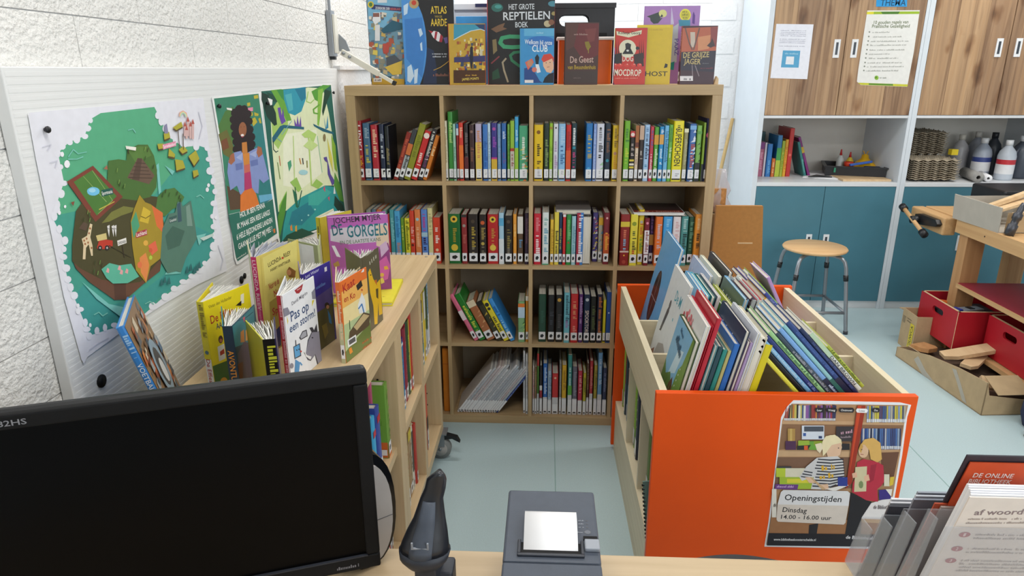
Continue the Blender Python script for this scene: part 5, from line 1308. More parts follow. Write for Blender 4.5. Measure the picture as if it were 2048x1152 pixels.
p c8b890 108 118 139 112 139 77 102 88
p c8a85a 198 320 213 316 212 309 204 305
p 8a8a78 266 528 292 533 289 502 259 504
p 3a5a6a 141 373 156 368 154 363 139 359
p c8a85a 110 401 139 399 143 364 106 374
p 7a8088 273 546 292 540 298 522 273 529
p b0543a 12 332 43 326 40 301 17 302
p e0d8c8 216 83 233 89 234 67 216 66
p d8c45a 54 448 86 446 86 422 46 418
p b0543a 192 109 215 103 219 89 186 87
p 8a8a78 97 431 131 426 125 405 90 400
p 9aa0a0 -19 98 22 102 20 39 -16 60
p d8c45a 69 524 106 529 107 475 71 489
p e0d8c8 224 435 248 432 240 413 217 413
p 7a8088 232 235 273 239 266 191 223 197
p 8a8a78 225 308 256 308 261 264 221 278
p c8a85a 20 103 43 103 45 87 19 82
p c8b890 128 225 145 227 142 212 133 209
p d8c45a 159 53 188 51 182 18 161 25
p c8a85a 180 267 214 271 207 240 172 236
p 3a5a6a 133 65 172 67 163 29 124 28
p c8b890 -18 105 5 106 2 88 -12 83
p 5a6a80 179 493 203 498 204 463 172 471
p c8a85a 172 222 191 218 184 202 172 204
p 8a8a78 -7 281 32 278 28 230 -12 244
p 6a6a60 191 371 208 373 202 349 191 355
p a8583a 120 292 148 296 153 272 118 266
p d8c45a 34 270 71 266 67 226 28 235
p b0543a 38 80 73 81 63 34 42 47
p c8b890 76 222 95 228 93 200 75 205
p e6e8ea 56 549 110 548 110 487 62 458 44 491
p e0e0e0 62 458 101 458 93 338 54 338
p 8a5a50 52 545 102 545 101 516 50 516
p 1f5a70 106 418 205 490 278 468 279 424 184 403 128 392
p b8483a 115 315 171 322 159 249 119 238
p 4a5058 137 211 206 233 266 174 232 129 137 144
p c8a030 11 54 275 45 272 -8 7 -7
p d8b848 120 137 267 188 253 83 181 76
p e8e4e0 23 54 91 54 89 23 21 23
s 4a4a5a 32 31 82 31 14|x""",
'atlas':"""p 17181c 14 704 452 700 432 -8 -23 -7
p 1c2c4c 180 290 241 260 259 127 255 8 144 8
p 4a92d8 186 290 181 225 171 162 157 102 138 46 116 -4 90 -47 62 -82 32 -107 1 -123 -30 -128 -61 -123 -90 -107 -117 -81 -142 -46 -163 -3 -180 47 -192 104 -200 164 -204 227 -202 292 -195 355 -184 417 -169 476 -150 529 -127 576 -102 616 -75 648 -46 672 -16 686 14 690 43 685 71 671 98 647 121 614 142 574 160 527 173 473 182 415 186 353
p 3a7ec8 19 493 158 506 180 290 138 53 19 202
p c8dff2 123 420 147 427 160 384 136 362
p c8dff2 134 312 150 326 151 260 138 261
p c8dff2 24 136 56 158 75 68 41 16 18 31
p c8dff2 16 592 56 613 44 535 16 521
p c8dff2 78 113 110 128 97 16 73 8
p b8a070 137 605 133 590 122 578 106 571 89 571 74 578 64 590 61 606 65 621 76 633 92 640 109 640 124 633 134 620
p c8402a 118 612 116 605 111 599 103 595 94 595 87 599 82 605 80 613 82 620 88 626 96 630 104 630 112 626 117 620
t e6c43a 227 534 353 533 55|ATLAS
t b0983a 258 504 316 503 17|VAN DE
t e6c43a 225 443 352 442 56|AARDE
p b82a3a 204 413 246 398 238 376
p e8e4e8 226 387 247 407 285 398 318 361 309 325 275 329 241 358
p a8283a 258 401 277 401 263 340 248 351
p a8283a 300 383 318 365 309 322 286 325
p 6a5a9a 322 354 353 361 356 318 336 311
s c8ccd4 228 231 345 230 13|x
s c8ccd4 231 210 340 210 12|x
p c09a3a 235 110 293 133 291 137 233 114
p c09a3a 291 132 333 159 330 163 288 136
p c09a3a 332 158 362 181 358 185 328 162
s 8a5a4a 229 66 351 66 21|x""",
'james':"""p c8a23a 49 449 306 448 299 15 36 16
p 3f9ab8 49 449 306 448 305 419 256 413 180 399 103 368 45 336
p 24406a 211 448 306 448 305 398 256 413
p c8dce8 46 333 106 364 103 369 43 338
p c8dce8 103 362 182 398 180 404 101 368
p c8dce8 179 398 258 410 257 416 178 403
p c8dce8 254 411 305 392 307 397 256 416
p f0e0a0 170 246 193 245 192 214 169 214
p a85a3a 168 250 182 250 182 231 167 231
p f0e0a0 209 314 227 314 226 291 209 291
p 3a4a6a 250 310 267 310 267 287 249 287
p 8a6a2a 49 82 72 82 71 50 48 50
p f0e0a0 196 309 219 309 218 278 195 278
p a85a3a 231 310 245 310 244 292 231 292
p 8a6a2a 166 204 182 204 182 182 166 182
p 5a4a8a 239 229 255 229 254 208 239 208
p d8d0b0 171 351 189 351 188 328 171 328
p 5a4a8a 87 189 97 189 97 175 87 175
p e8c860 266 85 288 85 288 54 266 54
p d8d0b0 62 237 76 237 75 218 61 218
p 3a4a6a 125 126 145 126 145 98 124 98
p c07a2a 84 90 97 90 96 73 83 73
p c07a2a 196 317 218 317 217 288 195 288
p a85a3a 145 255 164 255 163 229 145 229
p a85a3a 268 142 284 142 284 121 268 121
p c07a2a 205 288 229 288 228 256 204 256
p 8a6a2a 103 81 119 81 119 59 103 59
p 8a6a2a 258 273 268 273 268 259 258 259
p e8c860 178 255 193 255 192 235 177 235
p e0b838 179 310 198 309 197 283 178 284
p a85a3a 143 106 159 106 158 84 142 84
p 5a4a8a 146 67 158 67 158 51 146 51
p f0e0a0 242 68 264 68 263 39 241 39
p 8a6a2a 126 219 139 219 139 202 126 202
p 3a4a6a 241 180 264 179 263 149 240 149
p a85a3a 248 208 263 207 263 186 247 186
p d8d0b0 248 238 268 238 268 212 248 212
p 8a6a2a 174 269 192 269 191 246 174 246
p 5a4a8a 53 210 65 210 64 194 52 194
p a85a3a 144 157 164 157 163 129 143 129
p c07a2a 221 194 231 194 231 180 221 180
p d8d0b0 88 240 101 239 101 222 88 222
p d8d0b0 125 340 138 340 138 323 125 323
p f0e0a0 147 160 165 160 164 136 146 136
p 5a4a8a 137 228 155 228 154 203 136 203
p a85a3a 126 273 136 273 136 260 126 260
p 8a6a2a 150 320 172 320 171 292 150 292
p a85a3a 132 293 148 293 148 272 132 272
p e8c860 166 204 178 204 178 187 165 187
p e0b838 263 150 285 150 284 120 263 120
p d8d0b0 275 193 290 193 289 173 274 173
p 8a6a2a 66 230 90 230 89 198 65 198
p d8d0b0 49 102 68 102 67 76 48 76
p 5a4a8a 118 188 128 188 127 174 117 174
p 3a4a6a 136 157 147 157 147 143 136 143
p d8d0b0 249 205 263 205 262 186 249 186
p 3a4a6a 238 121 258 121 257 94 238 95
p a85a3a 198 283 219 283 218 255 198 255
p d8d0b0 248 265 269 265 268 237 248 237
p 3a4a6a 196 156 219 156 218 125 195 125
p 8a6a2a 161 239 179 239 179 214 160 214
p f0e0a0 246 283 260 283 259 264 245 264
p e0b838 209 216 228 216 227 191 209 191
p a85a3a 135 309 153 309 152 285 134 285
p 3a4a6a 215 343 225 343 225 330 215 330
p e0b838 152 170 164 170 163 155 152 155
p 5a4a8a 251 64 275 64 274 31 250 31
p e0b838 51 185 73 185 72 156 50 156
p 3a4a6a 187 65 203 65 202 44 187 44
p 3a4a6a 94 174 119 174 118 140 93 140
p e0b838 264 276 278 276 278 257 264 257
p 8a6a2a 196 319 214 319 214 295 196 295
p f0e0a0 217 265 239 265 239 235 216 235
p d8d0b0 105 82 129 82 129 49 104 49
p a85a3a 274 169 291 169 291 146 273 146
p f0e0a0 133 97 145 97 145 81 133 81
p 5a4a8a 124 142 139 142 138 123 124 123
p f0e0a0 60 61 75 61 74 40 59 40
p a85a3a 70 325 86 325 85 304 69 304
p f0e0a0 219 241 233 241 232 223 219 223
p a85a3a 69 126 86 126 86 103 69 104
p f0e0a0 62 127 86 127 85 94 61 94
p a85a3a 267 125 285 125 285 100 267 100
p e8c860 233 71 249 71 249 50 233 50
p 5a4a8a 177 107 189 107 189 90 176 90
p 5a4a8a 236 216 256 216 256 189 235 189
p c07a2a 67 245 87 245 86 219 67 219
p 8a6a2a 175 149 198 149 197 119 175 119
p 3a4a6a 180 312 195 312 194 292 180 292
p a85a3a 78 130 100 130 100 100 77 100
p 3a4a6a 58 63 74 63 73 41 57 41
p e0b838 129 79 150 79 150 50 128 50
p c07a2a 203 238 224 238 223 209 202 209
p e8c860 155 330 173 329 173 306 155 306
p e0b838 82 175 96 175 95 156 82 156
p 8a6a2a 70 130 81 130 81 115 70 115
p d8d0b0 90 257 103 257 103 240 90 241
p d8d0b0 254 284 277 284 277 253 254 253
p a85a3a 258 307 274 306 274 286 258 286
p c07a2a 88 324 101 324 100 307 87 307
p c07a2a 104 126 126 126 125 97 103 97
p e8c860 180 272 201 272 200 244 179 244
p a85a3a 242 186 260 186 259 162 242 162
p f0e0a0 197 171 207 170 206 157 196 157
p 8a6a2a 123 175 141 175 140 150 122 150
p e8c860 258 295 281 295 280 265 258 265
p c07a2a 242 342 260 342 259 318 242 319
p e0b838 209 164 221 164 221 148 209 148
p d8d0b0 119 77 138 77 137 52 119 52
p e8c860 195 291 206 291 206 276 195 277
p e8c860 98 247 109 247 109 231 97 232
p d8d0b0 165 248 180 248 180 227 164 227
p c07a2a 63 179 78 179 77 159 63 159
p d8d0b0 245 245 258 244 257 227 244 227
p e8c860 263 123 280 123 279 100 262 100
p e8c860 252 344 270 344 270 319 251 319
p c07a2a 212 215 233 215 232 186 211 186
p 3a3a6a 45 207 291 220 290 176 44 170
p 1c2030 173 278 185 292 194 278 195 199 183 126 174 126 166 206
p 4a2a12 38 112 301 111 299 15 36 16
s d8a83a 130 69 219 69 10|x
t e8d060 102 34 234 41 18|JAMES PONTI""",
'reptile':"""p 1c1c1e 33 686 565 682 576 12 24 14
t d8dce0 171 559 370 561 41|HET GROTE
t dde0e4 128 483 492 489 60|REPTIELEN
t d8dce0 222 429 321 431 41|BOEK
p 2f6a62 127 573 122 560 109 549 91 543 71 543 52 549 40 560 35 574 40 588 53 599 71 605 92 605 110 598 122 587
p 4a9a94 116 581 114 574 106 570 95 567 83 567 72 570 64 575 61 581 64 587 72 592 83 594 95 594 106 592 114 587
p 4a8a9a 551 598 547 589 537 582 522 578 505 578 490 582 479 590 476 599 479 608 490 615 505 619 521 619 537 615 547 607
p 3fa070 278 373 174 377 172 348 277 344
p 3fa070 182 378 109 365 114 337 188 349
p 3fa070 105 363 85 316 114 305 134 352
p 3fa070 86 310 126 272 148 293 108 330
p 3fa070 125 273 199 268 201 297 127 302
p 3fa070 189 268 278 272 277 301 187 297
p 2f8058 274 260 204 252 206 232 277 240
p 2f8058 206 253 172 226 186 210 220 237
p 2f8058 171 222 185 177 205 183 191 228
p 2f8058 184 178 253 129 266 145 197 195
p 7a5a42 30 418 88 446 141 463 126 431 158 420 72 392
p 8a7a52 40 338 71 345 78 258 46 229
p a89a80 144 205 113 172 123 163 154 196
p a89a80 112 171 125 106 138 109 126 173
p a89a80 123 111 156 16 169 20 137 115
p 8a3a42 32 157 98 211 91 219 25 165
p 1f4a34 37 96 84 125 99 51 36 36
p c8b890 502 454 500 443 492 435 480 430 467 430 456 435 448 444 445 454 447 465 455 473 467 478 480 477 491 473 499 464
p 8a5a42 527 464 524 455 518 448 509 444 499 444 490 448 483 455 481 465 483 474 489 481 498 485 509 485 518 481 524 473
p a09058 541 528 539 522 534 517 526 514 518 514 510 517 505 522 503 528 505 534 510 539 517 542 526 542 533 539 539 534""",
'club':"""p 3f93cc 33 416 278 414 284 14 34 15
p 62b0d8 33 416 278 414 279 358 33 360
p 3274c0 273 316 263 298 232 283 186 275 136 275 91 284 60 299 48 317 59 336 91 350 136 358 186 358 231 349 262 334
s a8d4e8 127 377 179 376 10|x
t e8f0f4 37 303 248 294 34|Welkom bij onze
t f0f4f8 95 246 214 245 51|CLUB
p e8b898 177 188 256 195 265 123 243 87 209 95 182 138
p d8483a 166 188 184 224 237 231 268 195 265 159 249 195 185 167
p 2a2a30 208 163 207 162 206 160 205 160 203 160 202 160 201 162 200 163 201 165 202 166 203 167 205 167 206 166 207 165
p 2a2a30 238 167 238 165 237 164 235 163 233 163 232 164 231 165 230 167 231 168 232 169 233 170 235 170 237 169 238 168
p 8a3a3a 212 129 232 133 231 136 211 132
p 1c1e28 194 51 224 80 269 94 284 58 284 14 179 15
p 2a4a8a 34 124 94 131 156 29 179 15 34 15
p d86a5a 41 168 94 196 109 167 64 110
p c88a6a 100 160 98 149 92 141 84 136 74 136 66 141 60 150 58 160 60 171 66 179 74 184 84 184 92 179 98 171
p 1c2430 117 203 135 228 151 203 144 153 125 153
p e8e8ec 121 153 147 153 163 95 133 88
p d87a6a 133 113 131 105 126 98 118 95 109 95 101 98 96 105 94 113 96 121 101 128 109 131 118 131 126 128 131 121
p e8e4e4 38 37 106 37 106 15 38 15""",
'ghost_house':"""p 4c3430 7 452 259 450 274 13 16 14
p 6a2e30 90 447 256 446 261 222 157 165 72 280
p 5a3a34 9 448 105 447 72 280 13 252
p 7a3c3a 151 405 239 412 227 321 183 307
p 8a7a2c 153 314 183 318 203 279 177 251 162 279
p a8a03a 183 266 182 232 186 232 186 265
s a88a80 70 363 174 362 13|x
t c8a89a 45 162 225 165 50|De Geest
t b89a2c 27 116 243 116 32|van Beuundenhuis
p 443632 14 101 265 100 268 13 16 14
s 7a6a64 70 47 131 47 7|x""",
'red_comic':"""p c83a30 -56 411 218 409 240 12 -41 13
p e0cc2c -56 411 -19 411 -14 278 -51 278
p 2a4a9a -51 278 -14 278 -9 150 -46 150
p e2dcbc 7 390 93 372 199 396 196 368 102 344 12 362
t 2a2a28 23 368 189 366 21|Kolletje Georg
p e2dcc0 164 263 162 246 156 230 147 217 134 207 118 200 101 198 84 200 68 207 54 217 43 231 36 247 33 264 34 280 40 296 50 309 63 320 78 326 95 328 112 326 128 319 142 309 153 295 160 280
p 4a1a18 -4 193 -5 334 7 193
p 4a1a18 11 193 10 334 22 193
p 4a1a18 26 193 25 334 37 193
p 4a1a18 187 192 184 333 197 192
p 4a1a18 201 192 198 333 212 192
p 4a1a18 216 192 213 333 227 192
p 1c1c1e 59 225 83 263 78 299 96 306 123 295 120 267 145 224
p 2a2a2c 117 288 116 281 111 275 104 271 96 271 89 275 84 281 82 288 83 295 88 301 95 304 102 304 110 301 115 295
p d8d8d0 109 249 108 246 106 244 102 242 97 242 93 244 90 246 89 249 89 252 92 255 96 256 101 256 105 255 108 252
p 2a2626 -4 221 55 235 59 150 -1 157
p 3a2a28 145 221 218 234 228 135 157 135
p 2a2a2c 186 266 185 261 181 256 176 254 170 254 164 257 161 261 159 266 160 272 163 276 169 279 175 279 180 276 184 272
t e8e0d0 62 171 144 172 44|DOG
p d8443a 26 144 24 139 19 134 12 132 3 132 -5 134 -11 139 -13 144 -11 150 -6 154 2 157 10 157 18 154 24 150
p e8b0a0 15 150 15 148 14 147 12 146 10 146 8 147 7 148 6 150 7 152 8 153 10 154 12 154 14 153 15 152
p d8443a 64 144 62 138 57 134 49 132 40 132 32 134 27 139 25 144 26 150 32 154 39 157 48 157 56 154 61 150
p e8b0a0 53 150 52 148 51 146 50 146 48 146 46 147 44 148 44 150 44 152 45 153 47 154 49 154 51 153 52 152
p d8443a 116 144 114 138 109 134 101 131 93 131 85 134 79 138 77 144 79 150 84 154 92 157 100 156 108 154 114 149
p e8b0a0 105 150 105 148 104 146 102 145 100 145 98 146 97 148 96 150 97 152 98 153 99 154 101 154 103 153 105 151
p d8443a 168 144 167 138 161 134 154 131 145 131 137 134 132 138 129 144 131 149 136 154 144 156 152 156 160 154 166 149
p e8b0a0 157 149 157 148 156 146 154 145 152 145 150 146 149 148 148 149 149 151 150 153 152 154 154 154 156 153 157 151
p d8443a 213 143 211 138 206 133 199 131 190 131 182 134 176 138 174 144 176 149 181 154 189 156 197 156 205 154 211 149
p e8b0a0 202 149 202 147 201 146 199 145 197 145 195 146 194 147 193 149 194 151 195 153 197 153 199 153 200 153 202 151
t ece8d4 4 67 209 63 50|MOCDROP
s e88a7a 11 43 184 43 10|x""",
'yellow_book':"""p d8b81c -9 437 251 436 279 11 13 11
p e2c62a -9 437 251 436 252 415 -7 416
s b8901c 86 397 194 396 10|x
t 16140c 26 63 249 62 36|GHOST
p 16140c 219 120 228 156 247 149 245 127""",
'purple_book':"""p a87cc0 -43 595 425 592 471 5 -12 6
p 2a3a3a 20 515 114 547 129 500 148 507 112 463 77 460 52 482 47 504
p d8d88a 178 536 176 523 168 513 155 508 141 508 127 513 118 524 114 536 116 549 124 559 137 564 151 564 165 559 174 548
p 2a3a3a 125 507 138 532 151 514
p c8c0e0 212 586 240 455 213 455
p e8e03a 369 523 366 503 355 487 338 478 318 478 299 488 285 504 280 524 283 544 294 560 311 569 331 569 349 560 363 544
p c8c02c 360 524 357 508 348 495 335 488 319 488 304 496 293 508 289 524 291 540 300 552 314 559 330 559 344 552 355 539
s 6a6a1a 300 542 342 542 13|x
s 6a6a1a 301 520 344 520 13|x
s 6a6a1a 307 499 342 498 12|x
p 5a2a8a 383 462 382 527 388 549 402 520 403 454
p 2a8aaa 273 488 366 487 369 440 284 440
p b8c0cc 230 433 275 462 280 165 224 166
t 5a4a9a 252 345 260 218 33|PAAZ
p 1f8a8a 221 158 263 173 260 105 228 112""",
'grey_hunter':"""p 3a1424 -18 421 263 420 299 11 11 11
p b85c3c -17 408 263 416 271 246 -4 233
p d08a5c 120 344 214 358 207 260 127 246
p 8a3a38 209 413 264 413 276 274 221 274
p 20162c -4 237 271 246 266 90 5 105
p c8b8a8 59 379 95 379 103 282 85 268 70 282
p 6a4a40 14 408 53 300 62 302 24 410
p 6a4a40 51 303 79 250 88 254 61 307
p 6a4a40 121 410 99 302 109 299 131 407
p 6a4a40 100 306 88 253 98 250 110 303
p 3a2426 191 281 218 309 226 337 253 281 221 267
t c8b070 19 194 214 200 41|DE GRIJZE
t c8b070 27 151 154 147 41|JAGER
p 8a7a80 88 141 99 53 105 53 94 142
p 8a7a80 110 140 147 59 153 61 116 142
s 8a2a3a 156 115 249 115 9|x
s 7a7a80 168 151 216 151 6|x
p e4dfe2 4 62 103 62 106 26 7 26
s 4a4a54 25 32 88 31 20|x""",
'football_story':"""p ecd81c 1 411 279 402 258 -172 -13 -42
p 3a6a2c -5 105 125 91 259 103 258 -172 -13 -42
t 8a7a1c 26 362 167 364 16|Vivian den Hollander
t b02a20 27 292 164 292 38|De Effies
t 2a3a6a 53 257 198 255 28|AAN DE BAL
p e8e8e8 44 179 84 179 81 109 41 110
p 4a3226 82 200 79 193 74 188 68 187 62 189 58 194 55 202 55 210 58 217 63 222 69 223 75 221 79 216 82 208
p b83a2a 54 152 80 157 79 134 52 133
p b06a4a 77 196 75 193 73 191 69 190 65 192 62 195 60 199 60 203 62 206 65 208 68 209 72 207 75 204 77 200
p f0ead0 223 364 245 365 237 320 215 323
p 2a2018 184 325 223 336 219 313
p d8a03a 73 -1 70 -9 63 -13 54 -13 44 -9 37 -1 32 8 32 18 35 25 42 29 51 29 61 25 68 18 73 8""",
'riley':"""p dcc868 35 488 349 508 252 -150 -10 -36
p e6d87c 50 485 348 504 328 350 43 347
p b49a44 60 257 177 271 114 -63 30 -45
t 3a2c18 85 428 196 436 22|LUCINDA
p c8402a 218 439 217 437 214 436 210 436 206 437 202 439 200 442 199 444 200 446 204 448 208 448 212 447 216 445 218 442
t 3a2c18 220 439 283 441 23|RILEY
t 3a2c18 99 401 272 406 15|HARRY WHITTAKER
t b0343a 72 317 158 325 33|Noor en de
p 8a5a2a 232 368 257 383 311 345 298 314 247 329
p c88a5a 269 349 266 343 259 339 250 339 242 341 234 346 230 353 229 360 232 366 238 370 247 370 256 368 263 363 268 356
t b02a30 107 269 163 276 36|Nog
t b02a30 74 184 160 184 36|Spel
p 3a3a6a 71 98 125 113 113 10 69 10""",
'storm':"""p eef0f4 -2 414 313 421 286 -194 -26 -38
p a82a34 111 416 193 421 175 398 149 390 124 397
s f0c8c8 129 407 171 407 7|x
t 4a4a5a 75 358 223 363 17|David Milgrim
t 2a4a7a 54 290 223 288 48|Pas op
t 2a4a7a 33 245 277 238 39|een storm!
p 3a3a44 107 194 143 212 182 205 186 171 120 178
p a8aab4 118 194 146 207 176 201 177 177 124 182
p 8a8a98 263 358 304 369 300 314 264 325
p e8d43a 260 319 283 315 254 292
p 8a8a98 -4 370 38 363 56 327 2 331
p e8d43a 22 331 30 302 22 290
p 3a3a44 132 116 151 96 182 152 225 176 209 203 238 196 251 175 281 197 284 154 316 154 326 112 310 -20 249 -1 235 56 190 46 163 62
p 8e8c9c 151 100 187 146 230 173 281 155 315 150 321 114 301 -11 260 1 240 58 194 50 169 63
p f0f0f0 139 117 159 88 202 62 188 53 149 86
p 2a2a34 236 143 234 142 232 142 229 142 225 144 222 146 220 148 220 150 221 151 223 152 227 151 230 150 233 148 235 145
p 3a3a44 48 175 108 168 108 106 47 116
p 5aa4d8 53 171 101 165 101 113 53 119
p c83a2a 118 124 116 122 114 122 110 122 106 124 103 126 101 129 100 131 102 133 104 133 108 132 112 131 115 128 117 126
p 2a2a34 80 146 79 145 77 144 75 145 72 146 70 147 69 149 69 151 69 152 71 152 74 152 76 151 78 149 80 147
p 2a2a34 99 142 99 141 97 140 94 141 92 142 90 143 88 145 88 147 89 148 91 148 93 148 96 146 98 145 99 143
p 3a3a44 75 167 77 195 70 198 67 170
p 4a94cc 53 113 91 81 64 24 28 37
p 4a94cc 85 83 101 61 111 61 95 82
p a83038 195 -28 318 -32 304 -105 189 -59
p 3a3a44 116 8 136 24 149 -7
p 8a8a98 33 91 30 86 25 84 18 85 10 88 4 93 0 99 0 105 3 109 8 111 15 111 22 108 29 102 32 96""",
'water':"""p 3c2f8e 0 412 241 420 247 287 19 274
p 5a4a86 19 274 247 287 243 199 36 200
p 5c5634 36 200 243 199 231 -15 31 -6
p e4e0e8 191 401 214 401 213 378 190 379
t c8c8e8 12 396 141 400 16|Juni Water
s 6a8ad0 87 315 186 315 18|x
p 8a7a3a 116 119 165 119 172 63 135 41
p 3a2a1e 205 199 202 193 195 190 186 190 176 193 168 199 163 206 162 213 165 219 172 222 181 222 191 219 199 213 204 206
p 3a7aa8 184 184 210 139 214 92 189 111
p b8805a 202 191 200 187 196 185 190 185 183 187 178 191 175 195 174 200 176 204 181 206 187 206 193 204 198 200 202 196""",
'teal_story':"""p 3a7a84 -10 382 249 383 162 -14 -61 100
p 2a3a4a -27 298 208 237 162 -14 -61 100
p 5a4a5a 20 256 103 279 170 215 121 46 -12 112
p c8803a 73 327 110 324 101 273 59 287
p d89a4a 125 314 144 311 134 267 112 272
p 1c4a54 14 391 134 361 133 363 13 394
p 1c4a54 133 361 232 355 229 358 130 364
p 1c4a54 120 389 142 314 147 313 125 388
p c85a6a 113 373 139 371 123 348
p 6a3a2a -10 220 58 204 36 140 -22 160""",
'kaat':"""p e8742a 6 440 278 440 274 271 12 289
p f0b45a 9 355 279 348 278 235 6 251
p f0dca0 10 274 278 270 278 146 8 167
p b8c894 7 192 283 180 278 -17 -4 -6
p 6a7a3a -10 57 102 80 269 113 278 -17 -4 -6
s f4d8a8 64 411 207 415 10|x
t b02a20 26 343 145 352 45|Kaat
t b02a20 26 299 136 290 31|en Ko
p 2a2420 153 343 207 356 219 323 165 314
p f0f0f0 212 392 250 411 242 388
p e8e8e4 154 241 205 293 233 241 233 179 164 195
p 3a7ab8 163 219 203 233 193 239 153 225
p 3a7ab8 190 238 205 187 217 185 202 235
p 5a4a34 53 142 207 188 276 156 258 100 105 96 37 97
p c8b080 96 151 206 180 265 150 126 122
p 3a4a2a 59 199 56 152 63 150 65 197
p f0f0f0 26 110 112 106 114 66 28 71
p 5a5a5a 38 102 102 99 105 74 40 79
p e8902a 32 61 57 63 69 32 40 31
s d86a3a 165 33 275 25 12|x
s d86a3a 170 4 270 -5 12|x
p c8402a 216 302 215 301 212 300 209 300 205 301 202 303 200 305 199 308 200 309 203 310 206 309 210 308 213 306 215 304""",
'hyena':"""p 5c5640 -9 417 221 424 241 4 26 7
s c8c4b0 97 357 199 370 30|KNOT
p e8b81e 68 325 98 339 133 269 175 233 226 241 232 163 228 38 179 46 180 122 147 9 107 19 107 128 75 213
p 5a4a20 157 206 193 199 183 140 157 159
p c86a1e 142 257 178 255 177 218
p 1c1810 110 299 108 298 106 297 102 298 98 299 95 301 92 302 92 304 93 305 96 306 99 306 103 304 107 303 109 301
s c8c4b0 48 415 159 417 9|x""",
'gorgels':"""p b45fae 4 500 375 505 360 -13 -5 -4
p c9c2cc 11 404 370 423 367 309 8 302
p d8c0a8 285 418 369 402 363 246 277 284
p a85a9c 5 333 110 305 119 169 10 156
p 8a3a7a 295 261 348 300 366 224 353 -1 248 -1 269 157
p c85aa0 280 178 333 216 354 151 334 66 282 49
p c8a8c8 297 282 338 311 350 257 302 208
t 3a2a3c 31 435 315 447 36|JOCHEM MYJER
t 1f5a68 25 363 87 369 67|DE
t 1f6a78 109 347 349 348 78|GORGELS
t 6a7a6a 63 306 306 313 23|EN DE LAATSTE KANS
p e0e0e4 12 302 31 301 60 226 36 233
p b08a4a 12 188 43 206 51 174 20 166
p e0a83a 314 148 334 152 343 130 317 127
p d8c05a 283 70 304 79 313 46 292 37
p d8a84a 312 95 311 89 307 85 302 83 297 83 292 86 289 91 288 97 290 102 293 106 298 109 304 108 308 105 312 101""",
}
# ------------------------------------------------------------------ the room
def structure(o): o['kind'] = 'structure'; return o
RX1, RY0, RY1, RH = 6.0, -4.0, 2.25, 2.7
fl = structure(MB().box(-.3, RY0 - .1, -.1, RX1 + .1, RY1 + .1, 0).obj('floor', None or plain('pale_green_vinyl', 'b3c8cc', .42, .05, 220, .02, 300)))
SEAM = plain('vinyl_weld', '8aa8a6', .5)
for x in (.845, 2.35, 3.85): MB().box(x - .002, RY0, 0, x + .002, RY1, .0006).obj('weld_seam', SEAM, fl)
structure(MB().box(-.3, RY0 - .1, RH, RX1 + .1, RY1 + .1, RH + .1).obj('ceiling', WALLB))
wl = structure(MB().box(-.3, RY0, 0, -.0715, RY1, RH).obj('wall_left', WALLB))
wb = structure(MB().box(-.3, RY1, 0, RX1 + .1, RY1 + .15, RH).obj('wall_back', WALLB))
structure(MB().box(RX1, RY0, 0, RX1 + .1, RY1, RH).obj('wall_right', WALLB))
structure(MB().box(-.3, RY0 - .1, 0, RX1 + .1, RY0, RH).obj('wall_front', WALLB))
# painted blocks: a rough-faced block in a few shared variants, laid course by course
def block_mesh(L, H, D, seed, rough):
    r = random.Random(seed); nx, nz = 8, 3; g = .0012; vs = []; fs = []
    for j in range(nz + 1):
        for i in range(nx + 1):
            e = i in (0, nx) or j in (0, nz)
            vs.append((g + (L - 2 * g) * i / nx, -D + (rough * .3 if e else r.uniform(-rough, rough) * .4), g + (H - 2 * g) * j / nz))
    for j in range(nz):
        for i in range(nx): a = j * (nx + 1) + i; fs.append((a, a + 1, a + nx + 2, a + nx + 1))
    mb = MB(); mb.add(vs, fs, None, True)
    ring = [i for i in range(nx + 1)] + [j * (nx + 1) + nx for j in range(1, nz + 1)] + [nz * (nx + 1) + i for i in range(nx - 1, -1, -1)] + [j * (nx + 1) for j in range(nz - 1, 0, -1)]
    n = len(ring); mb.add([vs[i] for i in ring] + [(vs[i][0], 0, vs[i][2]) for i in ring], [(i, n + i, n + (i + 1) % n, (i + 1) % n) for i in range(n)])
    return mb
HB = .1075
VL = [block_mesh(.43, HB, .0065, 40 + i, .004).mesh('brick', WALL) for i in range(5)]
VB = [block_mesh(.33, HB, .0055, 60 + i, .0012).mesh('brick', WALLB) for i in range(3)]
def brick(me, parent, m): o = bpy.data.objects.new('brick', me); col.objects.link(o); o.parent = parent; o.matrix_local = m
for j in range(5, 20):
    z = j * HB + .012
    for i in range(9):
        y = -2.75 + i * .43 + (.215 if j % 2 else 0)
        if y > .55 or (z < 1.35 and y > -1.75): continue
        brick(VL[(i * 3 + j * 7) % 5], wl, T(-.0725, y, z) @ RZ(90))
for j in range(7, 21):
    for i in range(7):
        x = -.08 + i * .33 + (.165 if j % 2 else 0)
        if x + .33 < 2.12: brick(VB[(i + 2 * j) % 3], wb, T(x, RY1 + .001, j * HB + .012))
structure(MB().box(-.085, RY0, 0, -.065, RY1, .07).obj('baseboard_left', WHITE))
# ceiling lamps and the window that light the room
for i, (x, y) in enumerate(LAMPS):
    t = thing('ceiling_lamp', 'white rectangular ceiling lamp ' + ('over the desk', 'over the right front floor', 'over the book aisle', 'over the workbench', 'over the back wall', 'over the wall cupboards')[i], 'lamp', T(x, y, 2.62))
    MB().box(-.62, -.17, .0, .62, .17, .08).obj('housing', WHITE, t)
w1 = structure(MB().box(-.088, 1.1, 1.3, -.07, 2.0, 2.2).obj('window_1', glassy('window_glass', 'dfe8f0', .2)))
for y in (1.08, 2.0): MB().box(-.09, y, 1.28, -.05, y + .03, 2.22).obj('frame_bar', WHITE, w1)
